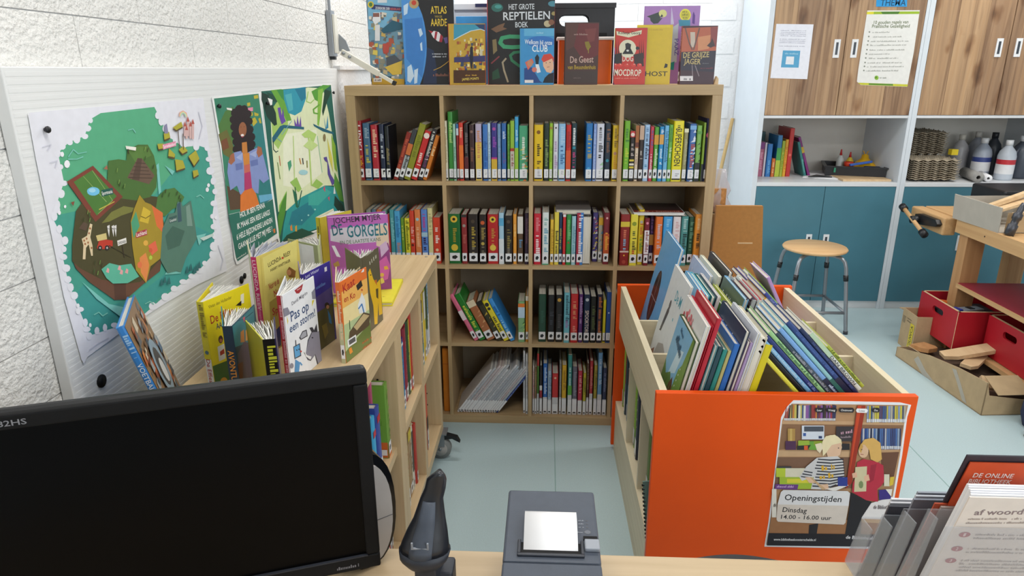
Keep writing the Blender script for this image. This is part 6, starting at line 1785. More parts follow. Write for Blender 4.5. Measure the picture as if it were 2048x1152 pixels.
# ------------------------------------------------------------------ pin board panel on the left wall with its posters
pn = thing('pin_board', 'white ribbed wall board behind the three posters', 'board', T(-.065, 0, 0))
pmb = MB().box(0, -1.69, .55, .022, .075, 1.535); pmb.obj('board', PANELM, pn, bevel=.002)
rb = MB()
z = .57
while z < 1.53: rb.box(.022, -1.685, z, .02225, .07, z + .007); z += .0125
r_ = rb.obj('ribbing', PANELM, pn); r_['kind'] = 'stuff'
MB().box(-.0005, -1.68, .55, .0, .07, 1.52).obj('batten', WALLB, pn)
p2 = structure(MB().box(-.066, .1, .0, -.052, 1.05, 1.53).obj('trim_1', WALLB))
structure(MB().box(-.066, .1, 1.53, -.04, 1.05, 1.545).obj('trim_2', WALLB))
HOLE = plain('hole_black', '08080a', .9)
for y, z, r in ((-1.614, .968, .0095), (-.99, .977, .008), (-.968, .982, .006)):
    h = MB().cyl((0, 0, 0), (.0035, 0, 0), r, 16).cyl((0, 0, 0), (.0025, 0, 0), r * 1.35, 16).obj('grommet', BLACKM, pn, T(.0225, y, z))
WALLF = frame((-.0405, -1, 1.2), (0, 1, 0), (0, 0, 1))
def poster(name, sheet, fr, label, group=None, cat='poster'):
    s = Sheet(eps=1.6e-5, lift=.0002).load(sheet); o = s.obj(name, None, fr, PAPER); first = s.mb.f[0]
    pts = [s.mb.v[i][:2] for i in first]; a = MB().prism([tuple(p) for p in pts], -.0004, .0002).obj('paper_sheet', WHITEP, o)
    return tag(o, label, cat, group)
poster('poster', 'island_map', WALLF, 'largest poster, an illustrated island map in a green sea with white clouds')
poster('poster', 'girl_poster', WALLF @ T(0, 0, .0006), 'narrow green poster of a person with black curly hair in a denim jacket')
poster('poster', 'jungle_poster', WALLF @ T(0, 0, .0012), 'painted jungle poster beside the tall shelf')
for i, (y, z, w) in enumerate(((-1.63, 1.435, 'top left corner of the island map'), (-1.003, 1.442, 'narrow green poster'), (-.69, 1.435, 'left top corner of the jungle poster'), (-.03, 1.445, 'right top corner of the jungle poster'))):
    o = MB().lathe([(0, 0), (.0032, 0), (.0032, .002), (.0052, .003), (.006, .006), (.0048, .008), (0, .0085)], 12).obj('push_pin', BLACK, None, T(-.0385, y, z) @ RY(90)); tag(o, 'black push pin in the ' + w, 'pin')
# folding arm on the wall above the tall shelf
ar = thing('wall_bracket', 'cream metal folding arm on an upright wall rail above the shelf', 'bracket', T(-.065, .06, 1.58))
MB().box(0, -.012, -.0, .022, .034, .17).obj('rail', STEEL, ar, bevel=.002)
MB().box(.022, -.008, .012, .032, .03, .155).obj('cover_plate', CREAM, ar, bevel=.002)
MB().box(.004, .008, .17, .014, .018, .5).obj('pull_rod', STEEL, ar)
MB().box(.0, .0, -.012, .02, .022, .0).obj('end_stop', RUBBER, ar)
MB().prism([(.03, .02), (.075, .02), (.06, .06), (.034, .085)], -.004, .004).obj('hinge_plate', STEEL, ar, T(0, .03, 0) @ RX(90))
A, B_ = Vector((.052, .02, .012)), Vector((.265, -.035, -.103)); D = B_ - A
MB().cyl(A, A + Vector((0, -.014, 0)), .006).cyl(A + D * .12, A + D * .12 + Vector((0, -.014, 0)), .006).obj('rivet', STEEL, ar)
mm = Matrix.Translation(A) @ D.to_track_quat('X', 'Z').to_matrix().to_4x4()
MB().box(-.012, -.006, -.012, D.length * .68, .006, .012).obj('arm', CREAM, ar, mm, bevel=.002)
MB().box(D.length * .5, -.004, -.008, D.length * .97, .004, .006).obj('arm_extension', CREAM, ar, mm, bevel=.001)
MB().box(D.length * .95, -.006, -.009, D.length * 1.0, .006, .007).obj('arm_tip', RUBBER, ar, mm)
# ------------------------------------------------------------------ the tall cube shelf
ts = thing('bookshelf', 'tall light oak cube bookshelf with sixteen open cubes', 'bookshelf')
SW, DP = 1.47, .39
for z0, z1, nm in ((1.431, 1.47, 'top_panel'), (0, .039, 'bottom_panel')): MB().box(0, 0, z0, SW, DP, z1).obj(nm, BX, ts, bevel=.0012)
for x in (0, SW - .039): MB().box(x, .0005, .039, x + .039, DP, 1.431).obj('side_panel', BZ, ts, bevel=.0012)
CX = (.374, .727, 1.080)
for x in CX: MB().box(x, .001, .039, x + .016, DP, 1.431).obj('divider', BZ, ts)
for z in (1.080, .727, .374):
    for a, b in zip((.039, .390, .743, 1.096), (.374, .727, 1.080, 1.431)): MB().box(a, .0015, z, b, DP, z + .016).obj('shelf_board', BX, ts)
MB().box(.002, DP - .004, .002, SW - .002, DP + .004, 1.466).obj('back_panel', BACKING, ts)
# ------------------------------------------------------------------ books in the tall shelf
for cid, group, fz, rows in SHELF:
    for (x, t, h, d, y, tilt, c, ops, stk, lab) in rows:
        t /= 1000; h /= 1000; d /= 1000; x /= 1000; y /= 1000; z = fz / 1000 + .0006
        if tilt: m = T(x, y, z) @ RY(tilt) @ T(-t / 2 if tilt > 0 else t / 2, 0, 0)
        else: m = T(x, y + random.uniform(-.004, .005), z)
        r = random.Random(lab); b = .78 + .1 * r.random()
        book(m, t, h, d, c, lab, group, ops, stk, name='magazine' if 'magazine' in lab else 'book', cat='magazine' if 'magazine' in lab else 'book')
def lying_book(m, w, d, t, c, label, group, cover=None, page='d9d2c0'):
    o = MB().box(0, 0, t - .003, w, d, t, c).box(0, 0, 0, w, d, .003, c).box(0, d - .003, 0, w, d, t, c).obj('book', PRINT); o.matrix_world = m; tag(o, label, 'book', group)
    MB().box(.003, .003, .003, w - .003, d - .004, t - .003, page).obj('page_block', PRINT, o)
    if cover: cover.obj('cover_picture', o, T(0, 0, t))
    return o
lying_book(T(.838, .03, .743 + .2135), .145, .20, .022, '7c7674', 'thick paperback lying flat on the second row, cream page edges forward', 'books in the third cube of the second row')
cv = Sheet(lift=.0003); cv.rect(.003, .003, .205, .2, '3a2a2a'); cv.rect(.003, .003, .205, .045, '8a3026'); cv.scrib(.02, .012, .19, .012, .02, 'd8a898')
lying_book(T(1.155, .02, .743 + .2145), .208, .205, .012, 'd8d4d0', 'thin dark brown book lying flat on top of the row in the fourth cube', 'books in the fourth cube of the second row', cv, 'e8e4de')
m = T(.815 + .03, .03, .744)
o = cover_mb(.034, .13, .205, 'cfc6b0').obj('book', PRINT); o.matrix_world = T(.967, .16, .7436) @ RZ(180); tag(o, 'book turned with its cream page edges outward, third cube of second row', 'book', 'books in the third cube of the second row'); pages_mb(.034, .13, .205).obj('page_block', PAGES, o)
o = MB().box(0, 0, 0, .03, .25, .31).obj('box_file', plain('amber_card', 'd47a12', .55), None, T(.342, .03, .0395), bevel=.003); tag(o, 'orange box file at the end of the bottom left cube', 'file'); MB().box(-.0005, -.001, .235, .0305, .1, .2365).obj('lid_seam', plain('orange_seam', 'a8430e', .5), o)
# ------------------------------------------------------------------ things standing on top of the tall shelf
TOPG = 'display on top of the tall shelf'
def front_book(x, y, w, h, t, c, sheet, label, spine_c=None, ops=(), stk='k', yaw=0):
    cs = Sheet(lift=.0003, eps=2.5e-5, clip=(.0008, .0008, w - .0008, h - .0008))
    if sheet: cs.load(sheet)
    m = T(x, y, 1.4705) @ RZ(yaw) @ RZ(-90) @ T(-t / 2, 0, 0)
    o = cover_mb(t, w, h, spine_c or c).obj('book', PRINT); o.matrix_world = m; tag(o, label, 'book', TOPG)
    pages_mb(t, w, h).obj('page_block', PAGES, o)
    s = Sheet(lift=.0001); s.rect(.003, 0.0005, w - .0005, h - .0005, c); s.obj('front_board', o, cover_mat(t))
    if sheet: cs.obj('cover_picture', o, cover_mat(t))
    if ops: spine_print(t, h, ops, stk, c).obj('spine_print', o, SPINE)
    if stk != 'n': sticker_print(t, h, stk).obj('spine_label', o, SPINE)
    return o
front_book(.079, .12, .20, .33, .016, '6f98ac', 'search_book', 'busy illustrated search book with blue title band, leftmost on the tall shelf', '2a3a5a')
front_book(.225, .09, .205, .345, .014, '17181c', 'atlas', 'black atlas with a huge blue globe on its cover', 'c8d4e0', stk='w')
front_book(.409, .05, .145, .227, .02, 'c8a23a', 'james', 'golden crowd scene novel with red spine in front of the atlas', 'a82a30')
front_book(.558, .1, .265, .35, .018, '1c1c1e', 'reptile', 'large black reptile book with a green snake and red spine', 'c0303a', stk='n')
front_book(.689, .035, .132, .207, .02, '3f93cc', 'club', 'light blue comic novel with a red haired boy', '5aaad8')
front_book(.861, .03, .130, .227, .018, '4c3430', 'ghost_house', 'dark brown ghost novel with yellow title', '3a2c2a')
front_book(1.053, .03, .121, .206, .022, 'c83a30', 'red_comic', 'red comic with moon and black dog figure', '2a4a9a', [('b', .66, 1, 'e8d82a'), ('b', 0, .2, 'b83a4a'), ('s', .25, .6, 'e8e8f0')])
front_book(1.139, .06, .135, .218, .014, 'd8b81c', 'yellow_book', 'plain yellow book titled GHOST', 'e0c428')
front_book(1.181, .2, .22, .296, .012, 'a87cc0', 'purple_book', 'large lilac book with a black bat behind the yellow one', '8a62a8', stk='n')
front_book(1.305, .03, .132, .212, .03, '3a1424', 'grey_hunter', 'dark red novel of crossed swords, rightmost on the tall shelf', '8a4a44', [('b', 0, .4, '3a2030'), ('s', .5, .9, 'c8a088')])
o = MB().box(0, 0, 0, .135, .006, .263).obj('folder', plain('blue_card', '3a98d8', .5), None, T(.423, .2, 1.4705), bevel=.001); tag(o, 'plain bright blue folder behind the golden novel', 'folder')
bx = thing('storage_tub', 'clear plastic tub with white lid behind the blue folder', 'tub', T(.40, .235, 1.4705))
MB().box(0, 0, 0, .20, .13, .29).obj('body', glassy('frosted_plastic', 'c4c8d2', .5), bx, bevel=.004); MB().box(-.006, -.006, .29, .206, .136, .315).obj('lid', WHITE, bx, bevel=.003)
for i in range(5): MB().box(.02 + i * .034, .02, .004, .046 + i * .034, .11, .24 - .01 * (i % 3)).obj('paper_stack', WHITEP, bx)
MB().box(.10, -.008, .30, .2, -.006, .313).obj('lid_label', plain('navy_label', '20285a', .5), bx)
cr = thing('crate', 'black plastic crate with an oval hand hole', 'crate', T(.80, .265, 1.4705))
def hole_panel(w, h, hx, hz, hw, hh, n=6):
    # panel with a rounded slot, thickness along -y; returns an MB
    out = [(0, 0), (w, 0), (w, h), (0, h)]; inn = []; r = hh / 2
    for cx, a0 in ((hx + hw / 2 - r, -90), (hx - hw / 2 + r, 90)):
        inn += [(cx + r * math.cos(math.radians(a0 + 180 * i / n)), hz + r * math.sin(math.radians(a0 + 180 * i / n))) for i in range(n + 1)]
    return out, inn
def slot_panel(w, h, hx, hz, hw, hh, t):
    out, inn = hole_panel(w, h, hx, hz, hw, hh); k = len(inn); N = k
    oo = []
    for (x, z) in inn:      # matching outer points by direction from the slot's centre
        dx, dz = x - hx, z - hz; s = min([((w - hx) / dx) if dx > 1e-9 else 9e9, (-hx / dx) if dx < -1e-9 else 9e9, ((h - hz) / dz) if dz > 1e-9 else 9e9, (-hz / dz) if dz < -1e-9 else 9e9]); oo.append((hx + dx * s, hz + dz * s))
    pts = sorted(out, key=lambda p: math.atan2(p[1] - hz, p[0] - hx))
    vs = []; fs = []
    for y in (0, t): vs += [(x, y, z) for x, z in inn] + [(x, y, z) for x, z in oo] + [(x, y, z) for x, z in out]
    M = 2 * N + 4
    def ang(p): return math.atan2(p[1] - hz, p[0] - hx)
    for i in range(N):
        j = (i + 1) % N; a0, a1 = ang(oo[i]), ang(oo[j])
        if a1 < a0: a1 += 2 * PI
        mid = [q for q in range(4) if a0 < ang(out[q]) < a1 or a0 < ang(out[q]) + 2 * PI < a1]
        mid.sort(key=lambda q: ang(out[q]) if ang(out[q]) > a0 else ang(out[q]) + 2 * PI)
        ring = [i, N + i] + [2 * N + q for q in mid] + [N + j, j]
        fs.append(tuple(ring)); fs.append(tuple(M + r for r in ring[::-1])); fs.append((i, j, M + j, M + i))
        e = [N + i] + [2 * N + q for q in mid] + [N + j]
        for p, q in zip(e[:-1], e[1:]): fs.append((p, M + p, M + q, q))
    return MB().add(vs, fs)
slot_panel(.27, .315, .105, .25, .125, .048, .004).obj('front_wall', BLACK, cr)
slot_panel(.27, .315, .105, .25, .125, .048, .004).obj('back_wall', BLACK, cr, T(0, .11, 0))
for x in (0, .266): MB().box(x, .004, 0, x + .004, .11, .315).obj('side_wall', BLACK, cr)
MB().box(0, 0, 0, .27, .114, .004).obj('base', BLACK, cr); MB().box(-.004, -.006, .296, .274, .0, .315).box(-.004, .114, .296, .274, .118, .315).obj('rim', BLACK, cr)
MB().box(.03, -.003, .02, .24, 0, .2).obj('recess', BLACKM, cr)
tb = thing('plastic_tub', 'orange plastic tub behind the brown ghost novel', 'tub', T(.834, .145, 1.4705))
q = [(.004, .004), (.22, .004), (.22, .10), (.004, .10)]
MB().prism(q, 0, .17).obj('body', plain('orange_plastic', 'e06414', .4, .05, 12), tb, bevel=.012); MB().box(-.002, -.004, .168, .226, .106, .180).obj('rim', plain('pale_plastic_rim', 'e8ddd6', .4), tb, bevel=.003)
o = MB().prism([(0, 0), (.016, 0), (.016, .02), (.009, .03)], 0, .03).obj('wood_wedge', WOODP, None, T(1.437, .05, 1.4705) @ RX(90)); tag(o, 'small wooden wedge at the right end of the tall shelf', 'wedge')
# ------------------------------------------------------------------ the low bookcase on castors
lb = thing('low_bookcase', 'low light oak bookcase on castors along the left wall', 'bookcase')
LX0, LX1, LZ0, LZ1 = -.01, .385, .122, .86
Y0, YA, YB, YC = -1.80, -.99, -.649, -.272
MB().box(LX0, -1.705, .82, LX1, YC, LZ1).obj('top_panel', LY, lb, bevel=.0015)
for y0, y1 in ((-1.705, -1.665), (-1.03, -.99), (-.9895, -.95), (-.668, -.63), (-.312, -.272)): MB().box(LX0, y0, .16, LX1, y1, .82).obj('upright_panel', LZ, lb, bevel=.001)
MB().box(LX0, -1.705, LZ0, LX1, YC, .16).obj('bottom_panel', LY, lb, bevel=.001)
for y0, y1 in ((-.95, -.668), (-.63, -.312)): MB().box(LX0 + .01, y0, .483, LX1 - .002, y1, .513).obj('shelf_board', LY, lb)
MB().box(LX0 + .01, -1.665, .462, LX1 - .012, -1.03, .488).obj('shelf_board', LY, lb)
MB().box(LX0, -1.705, .16, LX0 + .008, YC, .82).obj('back_panel', LZ, lb)
MB().cyl((.30, -1.02, .8601), (.30, -1.02, .8604), .006).cyl((.30, -.975, .8601), (.30, -.975, .8604), .006).cyl((.35, -.30, .8601), (.35, -.30, .8604), .006).obj('screw_cap', STEEL, lb)
sc_ = MB()
for y, zz in ((-.9496 + 0, (.70, .74)), (-.63, (.66,)), (-.3125, (.30, .25, .76))):
    for z in zz: sc_.cyl((.33, y - (.0008 if y > -.4 else -.0003), z), (.33, y - (.0003 if y > -.4 else -.0008), z), .0035, 8)
for z in (.70, .74): sc_.cyl((.33, -1.0305, z), (.33, -1.031, z), .0035, 8)
sc_.obj('screw_hole', BLACKM, lb)
def castor(x, y, parent, rot=0):
    c = MB().cyl((-.014, 0, .045), (.014, 0, .045), .045, 24).obj('castor', TYRE, parent, T(x, y, 0) @ RZ(rot))
    MB().cyl((-.016, 0, .045), (.016, 0, .045), .03, 20).obj('wheel_disc', SILV, c); MB().cyl((-.019, 0, .045), (.019, 0, .045), .007, 12).obj('axle', STEEL, c)
    MB().box(-.022, -.02, .06, -.018, .02, .118).box(.018, -.02, .06, .022, .02, .118).box(-.03, -.03, .116, .03, .03, .1215).obj('fork', STEEL, c)
    MB().prism([(.0, .085), (.05, .092), (.082, .075), (.07, .098), (.02, .112), (-.01, .11)], -.012, .012, axis=0).obj('brake_pedal', BLACK, c)
for x, y, r in ((.374, -.292, -90), (.06, -.32, 0), (.345, -1.60, 0), (.06, -1.60, 0)): castor(x, y, lb, r)
# books with their spines towards the aisle (+x)
def aisle_row(z, y0, group, where, books):
    y = y0
    for i, (t, h, d, c, cn, ops, stk, ex) in enumerate(books):
        m = T(LX1 - .022 - ex, y + t / 2, z + .0006) @ RZ(90)
        s = None
        book(m, t, h, d, c, f'{cn}, {where}', group, ops, stk); y += t + .0012
W_ = 'e8e8ea'
aisle_row(.513, -.534, 'books in the far upper bay of the low bookcase', 'in the far upper bay of the low bookcase', [
 (.036, .235, .17, '3c4a4c', 'dark slate book with teal foot', [('b', 0, .35, '4f8f92'), ('b', .7, .72, 'c8d0d0'), ('p', .1, .6, '8aa0a8')], 'k', 0),
 (.022, .235, .17, '4a3a30', 'brown and white book', [('b', .3, .8, 'd8d4c0')], 'k', .004), (.034, .26, .17, 'd8b83c', 'mustard book', [('b', .6, 1, 'e4e0d4')], 'k', 0),
 (.022, .262, .17, '9cc040', 'lime green book', [('b', .0, .4, 'd8dcd8')], 'k', .003), (.034, .272, .18, '26422c', 'forest green picture book', [('b', .0, .35, 'cfd4d8'), ('p', .4, .9, '4f8a3c')], 'k', .002), (.03, .285, .18, '7fb0d6', 'pale blue book', [('b', 0, .5, 'd4dce4'), ('s', .5, .9, '4a7aa0')], 'k', .004)])
aisle_row(.513, -.866, 'books in the middle upper bay of the low bookcase', 'in the upper middle bay of the low bookcase', [
 (.034, .222, .16, '2f86b8', 'turquoise blue book', [('s', .3, .8, '1f5a80'), ('b', .96, 1, 'd8e4ec')], 'k', 0), (.03, .226, .16, '3c2a78', 'violet book', [('s', .2, .8, '6a4aa0')], 'k', .006),
 (.03, .25, .17, '8e1e36', 'wine red book', [('s', .3, .8, 'b84a5a')], 'k', .004), (.018, .25, .17, 'b02038', 'crimson red book', [], 'k', .008), (.03, .255, .18, '2c4a2a', 'dark green book with yellow edge', [('v', .7, 1, 'd8cc3a'), ('s', .3, .8, 'a8b84a')], 'k', .004), (.03, .275, .22, 'b82a24', 'tall bright red book', [('s', .3, .7, 'd86a5a')], 'k', .002)])
aisle_row(.16, -.866, 'books in the middle lower bay of the low bookcase', 'in the lower middle bay of the low bookcase', [
 (.02, .225, .16, 'd8c486', 'pale yellow comic', [('p', .5, .95, 'b0503a'), ('b', 0, .3, 'e0e0e0')], 'k', 0), (.012, .2, .16, 'cfc8a8', 'cream thin book', [('b', 0, .3, 'e0e0e0')], 'k', .01), (.02, .25, .17, '3a8a98', 'petrol blue book', [('b', 0, .3, 'b8ccd0')], 'k', .012),
 (.045, .245, .18, 'a8865a', 'brown map patterned book with yellow head', [('b', .85, 1, 'd8c02a'), ('p', .1, .8, '8a6a44')], 'k', .006), (.02, .235, .17, 'e0dcc8', 'white and black book', [('b', .3, .95, '2a2a22')], 'k', .004), (.016, .24, .17, 'c8b890', 'beige thin book', [('b', 0, .3, 'e0e0e0')], 'k', .008), (.018, .23, .17, 'b83428', 'brick red book', [], 'k', 0), (.018, .29, .17, '3f7a34', 'green tall book', [('b', .7, .85, 'e0e4dc')], 'k', .05)])
aisle_row(.16, -.505, 'books in the far lower bay of the low bookcase', 'in the far lower bay of the low bookcase', [
 (.024, .27, .17, 'c8583a', 'rust red book with black foot', [('b', 0, .3, 'd8d4d0'), ('b', .3, .5, '2a2622')], 'k', .0), (.02, .26, .17, 'd8d8d4', 'white thin book', [('s', .4, .9, 'a0a098')], 'm', .006), (.016, .25, .17, 'cfd0d0', 'pale grey thin book', [('s', .4, .9, 'a0a098')], 'm', .01)])
# near bay: large covers towards the camera
def near_book(y, x1, z, w, h, t, c, label, ops=(), stk='k', cover=None, grp='books in the near upper bay of the low bookcase'):
    return book(T(x1, y, z + .0006) @ RZ(90), t, h, w, c, label, grp, ops, stk, None if not cover else None)
gb = near_book(-1.078, .365, .488, .24, .225, .03, '6f9a3c', 'green grass covered book with orange foot in the near bay', [('b', 0, .2, 'd8702a'), ('p', .25, .95, '5a8430'), ('p', .25, .95, '86b04a')])
s = Sheet(); s.rect(.002, .002, .238, .223, '76a83e'); s.rect(.002, .002, .238, .05, 'd86a2a')
for i in range(60): x, z = random.uniform(.01, .22), random.uniform(.055, .2); s.poly([(x, z), (x + .004, z), (x + .006, z + .02)], random.choice(['5c8c2e', '8ac04c', '4f7a28']))
s.rect(.14, .01, .236, .028, 'e8e4e0'); s.obj('back_picture', gb, back_mat(.03, .24))
near_book(-1.165, .362, .488, .20, .20, .028, '3a4ea0', 'blue book with red band in the near bay', [('b', .78, .88, 'c02838')])
near_book(-1.205, .36, .488, .19, .19, .024, '3fa8d8', 'light blue book with red band in the near bay', [('b', .7, .8, 'c02838')])
near_book(-1.04, .30, .488, .22, .295, .012, '4a84b8', 'tall steel blue book at the back of the near bay', [('b', 0, .3, 'd8dce4')])
b_ = near_book(-1.058, .305, .488, .2, .275, .01, 'e0d8e0', 'white edged pink magazine in the near bay', [('b', .5, 1, 'd86a8a')])
near_book(-1.098, .33, .488, .2, .262, .012, 'c85a80', 'pink book behind the green one in the near bay'); near_book(-1.112, .32, .488, .2, .25, .012, 'e0c02c', 'yellow book behind the green one in the near bay', [('c', .3, .4, '2a2a2a')])
near_book(-1.046, .345, .16, .2, .26, .014, '6f90a0', 'greyish blue photo book low in the near bay', [('p', .2, .9, '3a4a54')], grp='books in the near lower bay of the low bookcase')
near_book(-1.062, .35, .16, .2, .235, .014, '8a2a30', 'dark red book low in the near bay', grp='books in the near lower bay of the low bookcase')
near_book(-1.09, .352, .16, .2, .215, .022, 'd2422c', 'orange red book low in the near bay', [('b', .8, 1, 'e8a070')], grp='books in the near lower bay of the low bookcase')
near_book(-1.12, .352, .16, .2, .21, .02, '3a4a7a', 'indigo book low in the near bay', grp='books in the near lower bay of the low bookcase')
# books displayed on the low bookcase
Z = .8602
open_book((.072, -1.419), 73, 103, .142, .2, .016, 170, 'ecd81c', 'yellow football story book standing open, its spine to the front', Z, 'football_story', 'd8cc3a', 'ecd81c', ops=[('b', 0, .34, 'dfe4e8'), ('s', .6, .97, '8a7a2a'), ('T', 'De Effies', .2, .28, 'a02a2a'), ('c', .42, .3, '5a7a8a')], leaves=14)
open_book((.118, -1.238), 78, 116, .182, .25, .014, 172, 'dcc868', 'yellow cream novel with a pink spine standing open', Z, 'riley', 'c82a6a', 'e4e0b8', ops=[('s', .1, .6, 'e88ab0'), ('T', 'LUCINDA RILEY', .72, .5, 'f0c8d8')], page_c='c4c6d2', leaves=12)
open_book((.24, -1.41), 82.5, 104, .15, .213, .012, 172, 'eef0f4', 'white picture book of a grey rhino and blue robot standing open', Z, 'storm', 'a82a34', 'eef0f4', ops=[('s', .1, .9, 'e0a0a8')], leaves=10)
open_book((.228, -1.242), 78, 112, .125, .21, .008, 172, '3c2f8e', 'purple night scene novel behind the white rhino book', Z, 'water', '3c2f8e', '6a62a0', leaves=12)
open_book((.184, -1.53), 94, 116, .13, .19, .019, 186, '2f4a5c', 'teal adventure book with navy spine standing open', Z, 'teal_story', '26384a', '3a7a84', ops=[('T', 'AVONTUREN', .48, .5, 'd8923a'), ('s', .05, .2, '6a90b0')], leaves=13)
open_book((.292, -1.584), 112, 127, .128, .187, .024, 195, '2a2450', 'lime green book with a thick black spine standing open', Z, None, '15120f', 'c4c02e', ops=[('T', 'ER ZIT EEN', .3, .5, 'e8a02a'), ('s', .62, .93, 'c8c83a')], leaves=13)
open_book((.324, -1.277), 78, 106, .136, .202, .011, 172, 'e8742a', 'orange picture book with a small white dog standing open', Z, 'kaat', 'd86a28', 'e0d0a0', ops=[('b', 0, .5, 'b8b890'), ('s', .3, .9, 'e8c8a8')], stk='k', leaves=9)
open_book((.328, -1.093), 82.5, 123, .118, .21, .004, 195, '5c5640', 'olive book with a yellow hyena standing open as a V', Z, 'hyena', None, '66603e', leaves=12, w2=.13)
open_book((.146, -.785), 17.5, 24, .178, .2375, .03, 112, 'b45fae', 'large purple and pink children novel facing the desk', Z + .0125, 'gorgels', '9a4a90', 'a050a0', leaves=10, page_c='efe8ee')
open_book((.19, -1.0), 107, 146, .13, .22, .006, 215, 'b6bc8a', 'pale green book standing open behind the cream novel', Z, None, None, 'aab07e', leaves=14)
open_book((.10, -.72), 62, 85, .14, .235, .016, 152, 'd8c83a', 'yellow spined book behind the purple novel', Z, None, 'd8cc2c', 'e0dcc0', ops=[('s', .2, .9, '4a4a1a')], leaves=10)
cv = Sheet(lift=.0003); cv.rect(.002, .002, .178, .238, 'e8de3a'); cv.scrib(.03, .05, .15, .05, .01, 'a89a2a'); cv.scrib(.03, .08, .12, .08, .01, 'a89a2a')
lying_book(T(.165, -.872, Z) @ RZ(4), .18, .24, .0115, 'e0d42e', 'yellow book lying flat under the purple novel', 'books on the low bookcase', cv)
# football book leaning against the wall panel
e1 = Vector((-.4353, .9003, 0)); up = Vector((-.2242, -.1091, .9684)); n_ = e1.cross(up); hb = .249
m = Matrix((n_, e1, up)).transposed().to_4x4(); m.translation = Vector((.1155, -1.653, .8625))
FC = Sheet(lift=.0003); FC.rect(.002, .002, .188, hb - .002, '8a6a4c'); rr = random.Random(3)
for i in range(120):
    x, z, q = rr.uniform(.005, .17), rr.uniform(.005, hb - .03), rr.uniform(.008, .03)
    FC.poly([(x, z), (min(.187, x + q), z + rr.uniform(0, .006)), (min(.187, x + q * .9), z + q), (x + q * .2, z + q * .8)], rr.choice(['b05a34', 'c87a44', '6a4a3a', '4a6a8a', '9aa0a4', '5a5a60', 'a8845a', 'd0c0a8', '7a3a2a', '3a4a5a']))
FC.circ(.10, .12, .045, '8aa0b0', .06); FC.circ(.10, .12, .03, '3a3a40', .042); FC.circ(.105, .11, .018, 'd8d8d8', .026)
book(m, .014, hb, .19, '3f88d0', 'large blue spined football legends book leaning on the wall panel', 'books on the low bookcase', [('T', 'VOETBALLEGENDEN', .45, .5, 'e8f0f8'), ('s', .75, .95, 'a8d0f0')], 'n', FC)
# ------------------------------------------------------------------ the orange book bin
BM = T(1.1013, -1.1053, 0) @ RZ(.562); BW, BL, BH = .6466, .9059, .7226
bn = thing('book_bin', 'birch book bin with orange end panels full of picture books', 'book bin', BM)
MB().box(-.012, -.019, .02, BW + .012, 0, BH).obj('end_panel', ORANGE, bn, bevel=.002); MB().box(-.012, BL, .02, BW + .012, BL + .019, BH + .004).obj('end_panel', ORANGE, bn, bevel=.002)
for x in (0, BW - .02): MB().box(x, 0, .545, x + .02, BL, BH - .002).obj('side_board', PY, bn, bevel=.001)
MB().box(.02, 0, .545, BW - .02, BL, .558).obj('tray_floor', PY, bn)
for y in (.285, .575): MB().box(.02, y, .558, BW - .02, y + .012, BH - .022).obj('cross_divider', PX, bn)
for x in (0, BW - .015): MB().box(x, 0, .0, x + .015, BL, .225).obj('base_board', PY, bn)
MB().box(.015, 0, .21, BW - .015, BL, .225).obj('lower_shelf', PY, bn); MB().box(BW / 2 - .008, 0, .225, BW / 2 + .008, BL, .545).obj('centre_board', PY, bn)
for y in (.285, .575): MB().box(.004, y, .225, BW - .004, y + .016, .545).obj('lower_divider', PZ, bn)
PF = [(0, 0), (0, 0)]
o = poster('poster', 'bin_poster', BM @ frame((0, -.0195, 0), (1, 0, 0), (0, 0, 1)), 'opening hours poster of two children reading, taped on the orange bin')
# picture books leaning right: fore edges to the desk, covers up to the left
def bin_left(row, ynear, base, items, group, tilt=12.5):
    for (x, t, h, w, c, cols, lab) in items:
        fwd = any(k in lab for k in ('yellow', 'khaki', 'sea green', 'bright blue', 'lilac', 'petrol', 'crimson', 'lime', 'silver'))
        m = T(x, ynear, .5585) @ RY(tilt) @ T(t / 2, 0, 0) if fwd else T(x, ynear + w, .5585) @ RY(tilt) @ T(t / 2, 0, 0) @ RZ(180)
        pf = [f for k, f in PICT.items() if lab.startswith(k)]
        cs = pf[0](w, h) if pf else simple_cover(w, h, cols, lab) if cols else None
        book(m, t, h, w, c, lab, group, (), 'n', cs, fwd)
G1 = 'picture books in the near tray of the bin'
def meadow(w, h):
    s = Sheet(lift=.0003); q = lambda pts, c: s.poly([(a * w, b * h) for a, b in pts], c)
    q([(.01, .01), (.99, .01), (.99, .99), (.01, .99)], '7fb2d4'); q([(.3, .45), (.6, .55), (.7, .8), (.45, .75)], 'c4dce8'); q([(.01, .01), (.99, .01), (.99, .42), (.7, .36), (.4, .5), (.2, .42), (.01, .52)], '5c7c34')
    q([(.62, .3), (.99, .35), (.99, .99), (.9, .99), (.8, .7), (.7, .62)], '6f8f3c'); q([(.01, .01), (.5, .01), (.35, .3), (.15, .36), (.01, .3)], '46602a'); q([(.45, .1), (.6, .08), (.66, .42), (.56, .5), (.46, .4)], '6a3f28'); q([(.66, .06), (.86, .03), (.82, .3), (.7, .34)], '4a4030')
    for i in range(11): s.circ(w * (.66 + .012 * i), h * (.05 + .06 * i), .003, 'e8e8e4', None, 7)
    for i in range(30): a, b = random.uniform(.03, .6), random.uniform(.02, .38); q([(a, b), (a + .02, b), (a + .05, b + .08)], random.choice(['7c9c44', '384e22', '8aa84c']))
    s.scrib(w * .2, h * .78, w * .62, h * .70, h * .09, '2a5a7a'); s.scrib(w * .3, h * .9, w * .5, h * .87, h * .04, '2a5a7a'); return s
